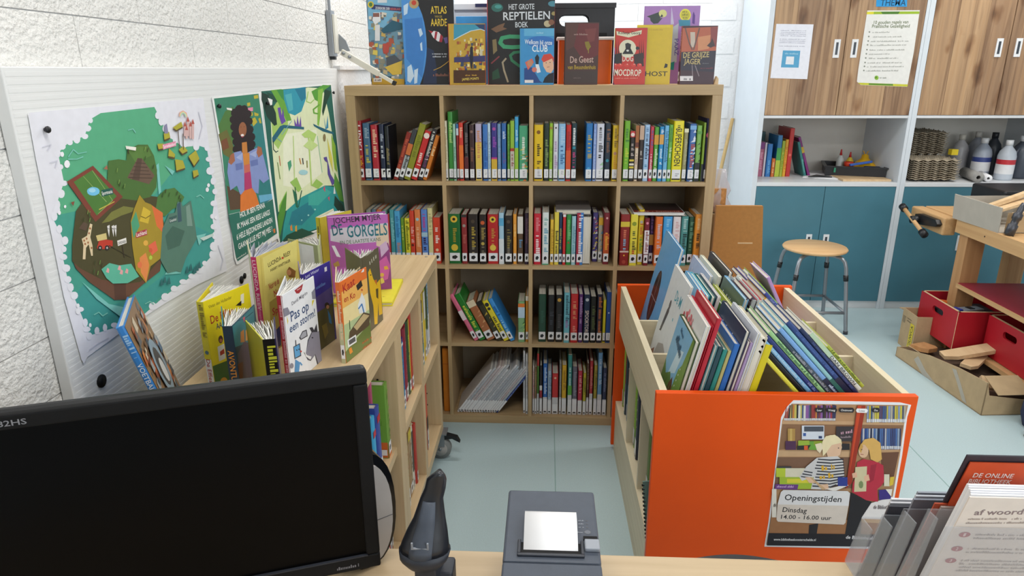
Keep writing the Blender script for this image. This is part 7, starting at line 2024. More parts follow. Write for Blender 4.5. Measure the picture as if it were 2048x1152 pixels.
def hearts(w, h):
    s = Sheet(lift=.0003); s.rect(.002, .002, w - .002, h - .002, 'dcdcda')
    for i in range(70): a = random.uniform(0, 2 * PI); r = random.uniform(0, 1) ** .5; s.circ(w * (.36 + .3 * r * math.cos(a)), h * (.74 + .2 * r * math.sin(a)), random.uniform(.004, .011), random.choice(['d05a66', 'c84452', 'e08a90', 'd86a74']), None, 7)
    for i in range(26):
        x, y, k = random.uniform(.08, .92) * w, random.uniform(.04, .6) * h, random.uniform(.005, .009); s.poly([(x, y - k), (x + k, y + k * .3), (x + k * .5, y + k), (x, y + k * .5), (x - k * .5, y + k), (x - k, y + k * .3)], random.choice(['c83a4a', 'b02a3a', 'd84a58', '3a4a44']))
    s.poly([(w * .3, h * .3), (w * .36, h * .3), (w * .35, h * .6), (w * .32, h * .6)], '5a4a40'); return s
def grey_animal(w, h):
    s = Sheet(lift=.0003); s.rect(.002, .002, w - .002, h - .002, 'd8dde0'); q = lambda pts, c: s.poly([(a * w, b * h) for a, b in pts], c)
    q([(.2, .06), (.9, .03), (.95, .3), (.6, .36), (.35, .3)], 'a6a4a2'); q([(.04, .02), (.3, .02), (.24, .22), (.1, .16)], '8a5a48'); q([(.22, .42), (.3, .4), (.42, .62), (.38, .7), (.3, .62), (.26, .52)], '4c4c50'); s.circ(w * .37, h * .68, .013, '5a5a5e', .017); q([(.27, .44), (.2, .39), (.27, .40)], '2a2a2c')
    s.text('De M', w * .5, h * .76, w * .86, h * .76, h * .1, '4aa0b4'); s.circ(w * .7, h * .62, .006, '6ab0c0'); return s
PICT = {'picture book of a green meadow': meadow, 'white picture book strewn': hearts, 'white picture book with a grey animal': grey_animal}
bin_left(0, -1.078, 0, [
 (1.125, .013, .298, .215, '3c5228', ['6fa8cc', '4f7a34', '5c8a3c', '7a4a2e', '34502a', '86b0c8'], 'picture book of a green meadow under blue sky, leftmost in the near tray'),
 (1.140, .012, .344, .255, 'dadada', ['dcdad8', 'c83a4a', 'e06a74', 'd84a58', 'b02a3a', '5a7a6a'], 'white picture book strewn with red hearts in the near tray'),
 (1.153, .006, .343, .255, 'c83040', None, 'thin red edged picture book behind the red hearts one'),
 (1.162, .013, .364, .25, 'b82838', ['b02434', 'a01c2c', 'c03a48', 'b02434'], 'plain crimson picture book in the near tray'),
 (1.178, .010, .288, .25, '5a8a92', ['7aa0a4', '4a7a84', '9ab8b8'], 'grey teal picture book in the near tray'),
 (1.190, .013, .284, .25, '2a4a54', ['2f5a64', '1f4450', '4a7a80'], 'dark petrol picture book in the near tray'),
 (1.2045, .012, .275, .25, '2f8a80', ['2a7a78', '3f9a90', '5ab0a4'], 'sea green picture book in the near tray'),
 (1.218, .009, .272, .25, 'b8b070', ['c0b884', 'a89c5c', 'd0caa0'], 'khaki picture book in the near tray'),
 (1.228, .016, .292, .25, '2f6cb8', ['3a7ac4', '2a5ca0', '5a94d4'], 'bright blue picture book in the near tray'),
 (1.2455, .012, .33, .25, '22304a', ['24344e', '3a4a6a', '1a263c'], 'dark navy picture book in the near tray'),
 (1.2585, .008, .30, .25, '6a4a62', ['7a5470', 'b88aa8', '50384c'], 'mauve picture book in the near tray'),
 (1.2675, .008, .296, .25, 'a890b8', ['b8a4c4', '9a80ac', 'd0c4d8'], 'lilac picture book in the near tray'),
 (1.2765, .009, .325, .25, 'd4d8e0', ['dce0e8', 'c0ccd8', 'e8eaee', 'aab4c0'], 'pale picture book with black script in the near tray'),
 (1.2865, .020, .316, .25, 'd8d2b8', ['e0dac0', 'c8c2a4', 'eae6d4'], 'thick cream picture book in the near tray'),
 (1.3075, .021, .293, .245, 'd8c81c', ['e0d02a', 'c8b818', 'e8dc4a'], 'yellow picture book, rightmost of the leaning near stack')], G1)
G2 = 'picture books in the middle tray of the bin'
bin_left(1, -.795, 0, [
 (1.150, .010, .36, .25, 'd8dadc', ['dce0e2', 'b8b8b8', '4a4a4e', '8a5a48', 'c8ccd0', '6ab0c0'], 'white picture book with a grey animal, leftmost in the middle tray'),
 (1.190, .012, .338, .25, '5a9cc8', ['8abcd8', '6aa8d0', 'a8cce0', '4a8ab8'], 'light blue picture book in the middle tray'),
 (1.204, .012, .334, .25, '4aa8c0', ['5ab4c8', '3a98b4', '8accd8'], 'aqua picture book in the middle tray'),
 (1.222, .012, .33, .25, '2f6a6a', ['2f7a78', '245a5a', '4a9a94'], 'dark teal picture book in the middle tray'),
 (1.240, .010, .33, .25, 'c8c4c8', ['5a6a7a', '3a4a5a', '8a9aa8'], 'grey blue picture book with red edge in the middle tray'),
 (1.262, .012, .30, .25, '5a8a30', ['5c9a34', '4a8028', '7ab04a'], 'leaf green picture book in the middle tray'),
 (1.295, .012, .292, .25, 'b8c04a', ['c4cc5a', 'a8b03c', 'd0d880'], 'lime yellow picture book in the middle tray'),
 (1.322, .012, .322, .25, '78b4dc', ['5a6a5a', '8a5a50', 'd8d8d0', '3a8ac8', 'a8a8a0', '4a5a50'], 'photo cover picture book with blue edge in the middle tray'),
 (1.346, .012, .32, .25, 'b0b4b4', ['b8bcbc', '9aa0a2', 'ccd0d0'], 'silver grey picture book in the middle tray'),
 (1.362, .014, .323, .25, 'ccd4d2', ['d4dcd8', 'b8c4c0', 'e4e8e6'], 'very pale grey picture book in the middle tray')], G2)
G3 = 'picture books in the far tray of the bin'
bc = Sheet(lift=.0003); bc.rect(.002, .002, .298, .398, '5aa0d4'); bc.circ(.12, .17, .055, '241e24', .10, 20); bc.rect(.065, .16, .175, .164, '8a8088'); bc.rect(.118, .07, .121, .26, '8a8088')
m = T(1.165, -.205, .5585) @ RY(12.5) @ T(.006, 0, 0) @ RZ(180)
book(m, .012, .40, .3, '4a98d0', 'large sky blue picture book with a black figure, far tray', G3, (), 'n', bc)
bin_left(2, -.515, 0, [
 (1.285, .012, .31, .28, 'b8c4d8', ['c8d4e4', 'a8b8d0', 'dce4ec', 'b05a5a'], 'pale periwinkle picture book in the far tray'),
 (1.312, .014, .31, .28, 'd8dcc8', ['dce0d0', 'c4c8b4', 'e8ecdc'], 'ivory picture book in the far tray'),
 (1.345, .014, .325, .28, '2e2c2c', ['34322f', '242222', '4a4844'], 'black picture book, rightmost of the leaning far stack')], G3)
# spines leaning left: bottoms against the right side board
def bin_right(y, s, r_top, L, t, c, lab, group, ops=(), tilt=-43, w=.2):
    n = Vector((.7314, 0, .682)); d = Vector((-.682, 0, .7314))
    top = n * s + d * r_top; bot = top - d * L
    m = T(bot.x, y, bot.z) @ RY(tilt) @ T(t / 2, 0, 0)
    book(m, t, L, w, c, lab, group, ops, 'n')
S = 1.549
for t, r, L, c, cn, ops in [
 (.012, -.322, .355, 'e0d84a', 'lemon yellow book, lowest of the spines leaning left', [('T', 'Stijn Fien', .3, .3, '3a3610')]), (.013, -.315, .36, '14161a', 'black book leaning left in the near tray', []), (.012, -.303, .36, '7ab0d8', 'light blue book leaning left in the near tray', [('b', 0, .45, '5a88b8'), ('s', .5, .9, 'b8d8ec')]),
 (.012, -.306, .35, '2a3a78', 'indigo book leaning left in the near tray', [('s', .1, .5, '8a94c0')]), (.012, -.30, .34, '9ac88a', 'mint green book leaning left in the near tray', [('b', 0, .32, 'a8b82a'), ('s', .4, .9, '3a6a4a')]), (.011, -.315, .335, '3a4a58', 'slate book leaning left in the near tray', [('s', .3, .8, 'a8a8b0')]),
 (.013, -.311, .325, '7aa8dc', 'periwinkle book leaning left in the near tray', [('b', 0, .42, '1c2a44'), ('s', .05, .35, 'c8d4e8')]), (.011, -.31, .31, '8fc4c8', 'aqua thin book leaning left in the near tray', [('b', 0, .35, '2f6a60')]), (.014, -.309, .30, '2c4680', 'royal navy book leaning left in the near tray', [('b', 0, .3, '1a2440'), ('s', .35, .9, '4a68a8')]),
 (.011, -.345, .25, '1f2c54', 'dark blue book leaning left in the near tray', [('s', .1, .8, '4a5a90')]), (.012, -.372, .215, 'd8dcd0', 'white spined thriller leaning left in the near tray', [('T', 'DAN BROWN', .35, .5, '4a4a52'), ('b', .6, 1, 'b8d0b0')]), (.009, -.43, .155, 'a8b43c', 'olive book topmost of the spines leaning left', [('s', .1, .9, '4a5a1a')])]:
    bin_right(-1.075, S, r, L, t, c, cn, 'spines leaning left in the near tray of the bin', ops); S += t + .0006
S = 1.585
for t, r, L, c, cn, ops in [(.02, -.33, .29, '23202a', 'black book leaning left in the middle tray', []), (.016, -.318, .30, '3a2c34', 'dark plum book leaning left in the middle tray', []), (.014, -.325, .28, '4a3a4a', 'grey purple book leaning left in the middle tray', []), (.012, -.34, .27, 'c83a4a', 'red book leaning left in the middle tray', []),
 (.013, -.352, .23, 'e0a818', 'amber yellow book with black title in the middle tray', [('s', .1, .6, '3a2a08')]), (.012, -.34, .23, '3f4a94', 'blue book with red and white bands in the middle tray', [('b', .3, .4, 'c83a3a'), ('b', .4, .46, 'e8e8ec'), ('s', .5, .9, '8a94c8')])]:
    bin_right(-.79, S, r, L, t, c, cn, 'spines leaning left in the middle tray of the bin', ops); S += t + .0006
S = 1.645
for t, r, L, c, cn, ops in [(.014, -.40, .2, '2a3050', 'dark striped book in the far tray', [('p', .1, .9, 'b0a888')]), (.012, -.41, .19, '7a62b0', 'violet book in the far tray', [('s', .3, .9, 'c8b8e0')]), (.013, -.43, .175, '8ab848', 'green flowered book in the far tray', [('p', .1, .9, 'd8d05a')])]:
    bin_right(-.51, S, r, L, t, c, cn, 'spines leaning left in the far tray of the bin', ops); S += t + .0006
book(T(1.715, -.50, .5595) @ RY(-27) @ T(-.012, 0, 0), .013, .335, .2, 'b894c8', 'lilac paperback standing highest at the right of the far tray', 'spines leaning left in the far tray of the bin', [('b', 0, .45, 'c8d4a0'), ('s', .1, .4, 'c05a6a')], 'n')
# lower side shelves of the bin, spines to the left
def side_book(y, t, h, c, cn, ops=(), stk='m', ex=.0, grp='books in the side shelf of the bin'):
    book(BM @ T(.022 + ex, y, .2256) @ RZ(-90), t, h, .2, c, cn + ', in the bin side shelf', grp, ops, stk)
for y, t, h, c, cn, ops, ex in [(.86, .016, .28, '9ab83a', 'lime green thin book', [], 0), (.84, .016, .27, 'a8502c', 'rust book', [], .004), (.818, .012, .27, 'c8b8a0', 'cream thin book', [], .008), (.795, .02, .26, '2a3a4a', 'dark blue book', [('b', 0, .5, '6a98b0')], .0), (.74, .012, .22, '8ab0c0', 'pale teal thin book', [('b', .7, 1, '1a2a34')], .002),
 (.55, .03, .29, '8ab838', 'bright lime green book', [('s', .2, .9, 'c8d83a')], .004), (.475, .036, .3, '1c2034', 'navy book with white dots', [('c', .5, .12, 'd8d8e0'), ('c', .62, .1, 'd8d8e0'), ('c', .75, .12, 'd8d8e0'), ('c', .4, .1, 'e0c84a'), ('c', .86, .1, 'd8d8e0')], 0),
 (.24, .03, .3, '5c7a2c', 'moss green book', [], .004), (.2, .02, .29, 'b03a6a', 'magenta book', [], .006), (.175, .016, .28, '9a88c0', 'lavender book', [], .004), (.145, .026, .285, '2f66b0', 'cobalt blue book', [], .008)]: side_book(y, t, h, c, cn, ops, 'm', ex)
nb = thing('comb_bound_pad', 'grey green comb bound pad sticking out of the bin side shelf', 'pad', BM @ T(-.004, .07, .226) @ RY(-6))
MB().box(0, -.045, 0, .12, -.041, .2).obj('cover', plain('grey_green_card', '5f7d76', .6), nb)
for i in range(14): MB().cyl((-.003, -.043, .012 + i * .0135), (.004, -.043, .012 + i * .0135), .003, 6).obj('binding_ring', BLACKM, nb)
# ------------------------------------------------------------------ wall cupboards at the back right
CY, CB, CZ = 1.65, 2.2, .84
def cupboard(x0, x1, xs, label, handles):
    t = thing('wall_cupboard', label, 'cupboard', T(0, 0, 0))
    sm = WHITEC
    for a, b in ((x0, x0 + .03), (x1 - .018, x1)): MB().box(a, CY - .002, 0, b, CB + .04, 2.42).obj('side_panel', sm, t, bevel=.001)
    a, b = x0 + .03, x1 - .018
    MB().box(a, CY + .012, 0, b, CY + .03, .05).obj('plinth', WHITE, t); MB().box(a, CB, 0, b, CB + .04, 2.42).obj('back_panel', plain('cupboard_back', 'd8d4cb', .7, .02, 6), t)
    MB().box(a, CY - .003, .816, b, CB, CZ).obj('worktop', WHITE, t, bevel=.001); MB().box(a, CY + .001, 1.236, b, CB, 1.252).obj('niche_top', WHITE, t); MB().box(a, CY, 2.40, b, CB, 2.42).obj('top_board', WHITE, t)
    for k, (p, q) in enumerate(((a + .002, xs - .0015), (xs + .0015, b - .002))):
        d = MB().box(p, CY + .004, 1.2545, q, CY + .019, 2.398).obj('door', PLANKS[1], t); w = (q - p) / 3; cuts = [p, p + w * (.92, 1.1)[k], p + w * (2.05, 1.86)[k], q]
        for i in range(3): MB().box(cuts[i] + .0006, CY - .001 - .0008 * ((i + k) % 2), 1.2545, cuts[i + 1] - .0006, CY + .004, 2.398).obj('plank', PLANKS[(i * 2 + k + int(x0)) % 3], d)
        if handles[0]: handle(handles[0][k], 1.64, d, .052)
        l = MB().box(p, CY, .053, q, CY + .018, .8145).obj('door', TEAL, t, bevel=.0008)
        handle(handles[1][k], .455, l, .05)
    return t
def handle(x, z, d, hh):
    MB().box(x - .018, CY - .006, z - hh, x + .018, CY - .0015, z + hh, 'e6e8ea').box(x - .007, CY - .0066, z - hh * .68, x + .007, CY - .0058, z + hh * .68, '3a4048').obj('recessed_handle', PRINT, d)
cupboard(2.105, 3.022, 2.566, 'white wall cupboard with pine upper doors carrying the two notices', ((2.519, 2.622), (2.503, 2.612)))
cupboard(3.023, 3.965, 3.512, 'white wall cupboard with pine upper doors behind the workbench, notices absent', ((3.456, 3.566), (3.455, 3.566)))
# end panel widened to the wall, and the two notices
CF = frame((2.5, 1.6478, 1.6), (1, 0, 0), (0, 0, 1))
poster('notice', 'left_notice', CF, 'white sheet with a blue square on the left pine door', cat='notice'); poster('notice', 'rules_poster', CF, 'ten rules poster with green and yellow edges on the pine door', cat='notice')
poster('notice', 'thema_sign', CF @ T(0, 0, .001), 'blue sign reading THEMA above the rules poster', cat='sign')
# things in the left niche
NG = 'school books in the open niche of the left cupboard'
def niche_book(x, y, t, h, d, c, cn, ops=(), tilt=0, cov=None):
    m = T(x, y, CZ + .0006) @ (RY(tilt) @ T(t / 2, 0, 0) if tilt else T(t / 2, 0, 0))
    return book(m, t, h, d, c, cn + ' in the left cupboard niche', NG, ops, 'n', cov)
for x, y, t, h, d, c, cn, ops in [(2.204, 1.90, .034, .225, .17, 'b0607c', 'rose pink book', [('b', .8, 1, '7a2a78'), ('s', .2, .7, 'd89ab0')]), (2.241, 1.90, .014, .222, .17, 'd8d0d8', 'white thin book', []), (2.257, 1.89, .032, .215, .17, '2a78c0', 'blue book', [('s', .1, .5, '6ab0e0')]), (2.291, 1.885, .022, .12, .12, 'd8702a', 'short orange book', [('s', .2, .8, 'f0c890')]),
 (2.316, 1.89, .03, .27, .2, '2f7ab0', 'tall blue and green book', [('b', .0, .4, 'b8c83a'), ('b', .4, .7, '3fa04a')]), (2.348, 1.89, .02, .235, .18, 'a8b83a', 'lime book', [('s', .2, .8, '7a8a1a')]), (2.370, 1.895, .02, .243, .18, 'e8a82a', 'amber book', [('s', .2, .8, 'c8702a')]), (2.392, 1.90, .03, .315, .24, 'c22a26', 'tallest red book', [('c', .45, .3, 'e06a5a')])]: niche_book(x, y, t, h, d, c, cn, ops)
niche_book(2.235, 2.10, .025, .28, .09, '3a3c3a', 'dark grey book behind the pink one'); niche_book(2.268, 2.10, .03, .275, .09, '2f5a5c', 'dark teal book behind the blue one')
niche_book(2.515, 1.90, .018, .235, .18, '2a7a78', 'teal leaning book', [('s', .1, .5, '6ab0a8')], -17); niche_book(2.542, 1.905, .018, .27, .18, '7a2470', 'purple leaning book', [('b', .6, .75, 'c8a82a')], -20)
o = MB().box(-.14, -.105, 0, .14, .105, .004).box(-.13, -.1, .004, .135, .1, .006).obj('paper_stack', WHITEP); o.matrix_world = T(2.66, 1.90, CZ + .0005) @ RZ(-22); tag(o, 'white drawing paper lying in the left cupboard niche', 'paper')
o = MB().prism([(-.075, 0), (.075, 0), (.0, .085)], 0, .006).obj('set_square', BLACK); o.matrix_world = T(2.59, 1.82, CZ + .008) @ RZ(-6); tag(o, 'black triangular set square on the drawing paper', 'ruler')
o = MB().box(0, 0, 0, .3, .3, .012).obj('wooden_board', WOODP, None, T(2.69, 1.70, CZ + .0005)); tag(o, 'pale wooden board under the black tray', 'board')
TM = T(2.65, 1.90, CZ + .013) @ RZ(-17); tr = thing('plastic_tray', 'black plastic craft tray on a wooden board', 'tray', TM)
tm = MB(); ow, od, hh = .36, .27, .06
tm.box(0, 0, 0, ow, od, .004); 
for q in ((0, 0, ow, .008), (0, od - .008, ow, od), (0, .008, .008, od - .008), (ow - .008, .008, ow, od - .008)): tm.box(q[0], q[1], .004, q[2], q[3], hh)
tm.obj('tray_body', BLACK, tr); rm = MB()
for q in ((-.012, -.012, ow + .012, 0), (-.012, od, ow + .012, od + .012), (-.012, 0, 0, od), (ow, 0, ow + .012, od)): rm.box(q[0], q[1], hh - .008, q[2], q[3], hh)
rm.obj('tray_rim', BLACK, tr); MB().box(.05, -.0135, .02, .062, -.012, .05).obj('green_sticker', plain('green_mark', '2a8a6a'), tr)
def on_tray(x, y, z=.0045): return TM @ T(x, y, z)
for x, y, h, c, lab in ((.10, .19, .13, 'd8dcd8', 'clear glue bottle with red cap, left of two in the tray'), (.16, .20, .115, 'e8c83a', 'yellow glue bottle with red cap, right of two in the tray')):
    g = thing('glue_bottle', lab, 'bottle', on_tray(x, y)); MB().lathe([(0, 0), (.022, 0), (.024, .01), (.024, h * .62), (.012, h * .78), (.01, h * .82), (0, h * .82)], 16, c).obj('body', PRINT, g); MB().lathe([(0, h * .82), (.009, h * .82), (.004, h * 1.12), (0, h * 1.13)], 12, 'c8282a').obj('cap', PRINT, g)
ty = thing('toy_submarine', 'yellow plastic toy in the black tray', 'toy', on_tray(.25, .19)); MB().lathe([(0, 0), (.075, .0), (.085, .02), (.07, .05), (.045, .075), (.025, .09), (.02, .115), (0, .12)], 20).obj('body', plain('yellow_plastic', 'e8b414', .4), ty)
for sx in (-1, 1): MB().tube([(sx * .006, 0, .118), (sx * .012, 0, .135), (sx * .018, 0, .14)], .003, 6).obj('feeler', plain('yellow_plastic_tip', 'd8a010', .4), ty)
MB().box(-.1, -.05, .0, .1, .05, .018).obj('fin_plate', plain('yellow_plastic_fin', 'e0aa12', .4), ty, bevel=.006)
o = MB().box(-.07, -.012, 0, .07, .012, .014).obj('scissors_case', plain('blue_plastic', '2a62c0', .4), None, on_tray(.22, .10, .065) @ RZ(12) @ RY(-10), bevel=.003); tag(o, 'blue plastic case lying across the tray', 'case')
rl = thing('tape_roll', 'pale tape roll on its side in the black tray', 'roll', on_tray(.13, .07)); MB().lathe([(.03, 0), (.048, 0), (.048, .04), (.03, .04), (.03, 0)], 24, 'd8cfc0').obj('tape', PRINT, rl); MB().lathe([(.024, 0), (.03, 0), (.03, .04), (.024, .04), (.024, 0)], 20, 'a88a6a').obj('core', PRINT, rl)
o = MB().lathe([(0, 0), (.03, 0), (.03, .03), (.024, .03), (.022, .006), (0, .006)], 20).obj('paint_pot', plain('red_plastic', 'c83a1e', .4), None, on_tray(.15, .14, .045)); tag(o, 'small red paint pot in the tray', 'pot')
o = MB().box(-.05, -.04, 0, .05, .04, .05).obj('felt_block', plain('dark_blue_felt', '2a3450', .9), None, on_tray(.29, .08), bevel=.008); tag(o, 'dark blue felt bundle at the right of the tray', 'felt')
# things in the right niche
def egg_mesh():
    n = 20; L = .29; vs = []; fs = []
    for s in (0, 1):
        for j in range(n + 1):
            for i in range(n + 1):
                x, y = i / n * L, j / n * L; z = .016 + .016 * math.cos(2 * PI * x / L * 5) * math.cos(2 * PI * y / L * 5) * (1 if 0 < i < n and 0 < j < n else .4); vs.append((x, y, z - .003 * s))
    N = n + 1
    for s in (0, 1):
        for j in range(n):
            for i in range(n): a = s * N * N + j * N + i; q = (a, a + 1, a + N + 1, a + N); fs.append(q if s == 0 else q[::-1])
    for i in range(n):
        for a, b in ((i, i + 1), (n * N + i + 1, n * N + i), ((i + 1) * N, i * N), (i * N + n, (i + 1) * N + n)): fs.append((a, N * N + a, N * N + b, b))
    return MB().add(vs, fs, None, True).mesh('egg_tray', PULP)
NTH = 'first second third fourth fifth sixth seventh eighth ninth tenth eleventh twelfth'.split()
EM = egg_mesh()
def egg(m, lab, g): o = bpy.data.objects.new('egg_tray', EM); col.objects.link(o); o.matrix_world = m; tag(o, lab, 'egg tray', g)
for i in range(10): egg(T(3.105, 1.69, CZ + .004 + i * .0128) @ RZ((i * 37 % 5 - 2) * .5), 'grey egg tray in the front stack, ' + NTH[i] + ' from the bottom', 'egg trays in the front stack')
for i in range(12): egg(T(3.125 + .003 * (i % 3), 1.985 - .07, CZ + .14 + i * .0128) @ T(0, .0, 0), 'grey egg tray in the rear upper stack, ' + NTH[i] + ' from the bottom', 'egg trays in the rear stack') if i < 11 else None
o = MB().box(-.02, -.02, 0, .02, .02, .035).obj('yellow_block', plain('yellow_chalk', 'd8c020'), None, T(3.385, 1.78, CZ + .16)); tag(o, 'small yellow block on the front egg trays', 'block')
def jug(x, y, h, r, c, lab, band=None, grip=False, capc='e8eaec'):
    b = thing('paint_bottle', lab, 'bottle', T(x, y, CZ + .0006)); MB().lathe([(0, 0), (r * .92, 0), (r, .01), (r, h * .6), (r * .85, h * .72), (r * .4, h * .84), (r * .34, h * .87), (0, h * .87)], 20, c).obj('body', PRINT, b)
    MB().lathe([(0, h * .87), (r * .4, h * .87), (r * .4, h), (0, h)], 16, capc).obj('cap', PRINT, b)
    if band: MB().lathe([(r * 1.006, h * .16), (r * 1.006, h * .4)], 20, 'e8e8ea').lathe([(r * 1.008, h * .4), (r * 1.008, h * .52)], 20, band).obj('label_band', PRINT, b)
    if grip: MB().tube([(-r * .9, -r * .5, h * .3), (-r * 1.15, -r * .7, h * .42), (-r * 1.1, -r * .7, h * .6), (-r * .7, -r * .5, h * .7)], .009, 8, c).obj('grip', PRINT, b)
jug(3.735, 1.80, .25, .052, 'c4ccd6', 'translucent paint bottle with a red and white label band', 'c8303a'); jug(3.66, 1.93, .25, .055, 'a4acba', 'grey blue paint bottle with blue label behind the red banded one', '3a4a8a'); jug(3.60, 2.08, .26, .05, 'b4b2b4', 'pale grey paint bottle at the niche back', None, False, 'd8d4c8')
jug(3.875, 1.88, .27, .06, '454c58', 'dark paint jug with a grip and white cap', None, True); jug(3.80, 2.06, .275, .05, '2c3038', 'black paint bottle at the niche back', None, False, '24262a'); jug(3.72, 2.11, .275, .05, '8a8e98', 'grey paint bottle at the niche back corner', None, False, 'c8c4bc')
o = MB().lathe([(.012, 0), (.032, 0), (.032, .25), (.012, .25), (.012, 0)], 20).obj('newspaper_roll', plain('newsprint', '9a9894', .9, .15, 60), None, T(3.50, 1.66, CZ + .033) @ RX(-90) @ RY(12)); tag(o, 'grey newspaper roll beside the egg trays', 'roll')
o = MB().lathe([(.008, 0), (.022, 0), (.022, .22), (.008, .22), (.008, 0)], 16).obj('paper_roll', WHITEP, None, T(3.58, 1.69, CZ + .023) @ RX(-90) @ RY(18)); tag(o, 'white paper roll beside the newspaper roll', 'roll')
# ------------------------------------------------------------------ stool, hardboard stand, broom stick
st = thing('stool', 'round wooden stool with grey tubular legs before the teal doors', 'stool', T(2.432, 1.352, 0) @ RZ(0))
MB().lathe([(0, .478), (.165, .478), (.182, .484), (.186, .492), (.18, .5), (0, .5)], 40).obj('seat', wood('beech_seat', 'c79c6c', 'dcb684', 0, .45, 30), st)
for sx in (-1, 1):
    for sy in (-1, 1):
        l = MB().tube([(sx * .03, sy * .03, .462), (sx * .09, sy * .09, .462), (sx * .118, sy * .118, .455), (sx * .133, sy * .133, .435), (sx * .141, sy * .141, .40), (sx * .178, sy * .178, .008)], .0115, 12).obj('leg', STEEL, st)
        MB().cyl((sx * .144, sy * .144, .36), (sx * .1475, sy * .1475, .325), .0145, 14).obj('leg_clip', BLACK, l); MB().cyl((sx * .1779, sy * .1779, 0), (sx * .177, sy * .177, .02), .0135, 12).obj('foot_cap', ANTHD, l)
MB().box(-.06, -.06, .468, .06, .06, .478).obj('seat_plate', ANTHD, st)
for a, b in (((-1, -1), (1, -1)), ((1, -1), (1, 1)), ((1, 1), (-1, 1)), ((-1, 1), (-1, -1))): MB().cyl((a[0] * .165, a[1] * .165, .13), (b[0] * .165, b[1] * .165, .13), .009, 10).obj('foot_rail', STEEL, st)
hb_ = thing('hardboard_stand', 'tall brown hardboard panel with a slot beside the tall shelf', 'panel', T(1.555, .30, 0))
pr = [(.0, 0), (.285, 0), (.208, .945), (.003, .945)]
MB().prism([(-.004, 0), (.285, 0), (.208, .945), (.003, .945)], -.02, 0).obj('panel', MDF, hb_, RX(90), bevel=.002)
MB().box(.112, -.0012, .772, .178, .0006, .778).obj('slot', plain('pale_slot', 'd8b88a', .8), hb_, T(0, 0, 0))
MB().prism([(.02, 0), (.27, 0), (.2, .93), (.02, .93)], -.09, -.075).obj('rear_panel', MDF, hb_, RX(90))
bg = thing('plastic_bag', 'crumpled clear plastic bag behind the hardboard panel', 'bag', T(1.53, .43, .94))
bm = MB(); rr = random.Random(8); n1, n2 = 7, 12; vs = []
for j in range(n1):
    for i in range(n2): a = 2 * PI * i / n2; r = (.062 - .006 * j + rr.uniform(-.012, .012)); vs.append((.07 + r * math.cos(a), .02 + r * .45 * math.sin(a), -.05 + j * .033))
fs = [(j * n2 + i, j * n2 + (i + 1) % n2, (j + 1) * n2 + (i + 1) % n2, (j + 1) * n2 + i) for j in range(n1 - 1) for i in range(n2)] + [tuple(range(n2))[::-1], tuple(range((n1 - 1) * n2, n1 * n2))]
bm.add(vs, fs, None, True).obj('film', BAG, bg); MB().box(.03, .0, -.05, .1, .03, .06).obj('contents', plain('orange_paper_scraps', 'c08a52', .9, .3, 40), bg); MB().box(.01, -.02, -.94, .12, .05, -.055).obj('stand_box', CARD, bg)
o = MB().cyl((1.90, 2.13, 0), (2.09, 2.2, 1.20), .013, 12, None, .012).obj('broom_stick', plain('bare_wood_stick', 'c0a36c', .6, .08, 20)); tag(o, 'bare wooden broom stick leaning in the corner by the white cupboard', 'stick')
# ------------------------------------------------------------------ workbench on the right
wbn = thing('workbench', 'beech workbench with vice and dark red lower shelf', 'workbench')
MB().box(3.03, -.35, .70, 3.62, 1.33, .755).obj('bench_top', BENCH, wbn, bevel=.003); MB().box(3.0, -.35, .685, 3.03, .955, .757).obj('front_apron', BENCH, wbn, bevel=.002)
j = MB().box(2.958, .993, .655, 3.028, 1.345, .752).obj('vice_jaw', BENCH, wbn, bevel=.008)
MB().prism([(1.005, .715), (1.02, .698), (1.20, .672), (1.245, .69), (1.24, .725), (1.2, .735), (1.03, .735)], 2.93, 2.957, axis=0).obj('vice_plate', BLACK, j)
MB().cyl((2.945, 1.20, .70), (2.89, 1.20, .70), .022, 16).obj('screw_boss', BLACK, j); MB().cyl((2.90, 1.315, .742), (2.90, 1.075, .652), .0115, 12).obj('vice_handle', BENCH, j)
for p, q in (((2.90, 1.34, .751), (2.90, 1.305, .738)), ((2.90, 1.085, .656), (2.90, 1.05, .643))): MB().cyl(p, q, .02, 16).obj('handle_knob', BLACK, j)
for x, y in ((3.015, .855), (3.5, .855), (3.015, -.33), (3.5, -.33), (3.5, 1.22)): MB().box(x, y, 0, x + .095, y + .075, .70).obj('leg', BENCHZ, wbn, bevel=.002)
MB().box(3.0, -.35, .405, 3.62, .85, .428).obj('lower_shelf', BENCH, wbn); MB().box(3.006, -.35, .428, 3.62, .848, .4305).obj('shelf_covering', REDT, wbn)
MB().box(3.03, -.35, .095, 3.62, .85, .118).obj('bottom_rail', BENCH, wbn); MB().box(3.36, -.35, .4305, 3.38, .60, .69).obj('rear_board', BENCHZ, wbn); MB().box(3.30, .55, .4305, 3.36, .60, .69).obj('rear_post', BENCHZ, wbn)
MB().cyl((2.999, .70, .72), (3.001, .70, .72), .004, 8).obj('peg_hole', BLACKM, wbn)
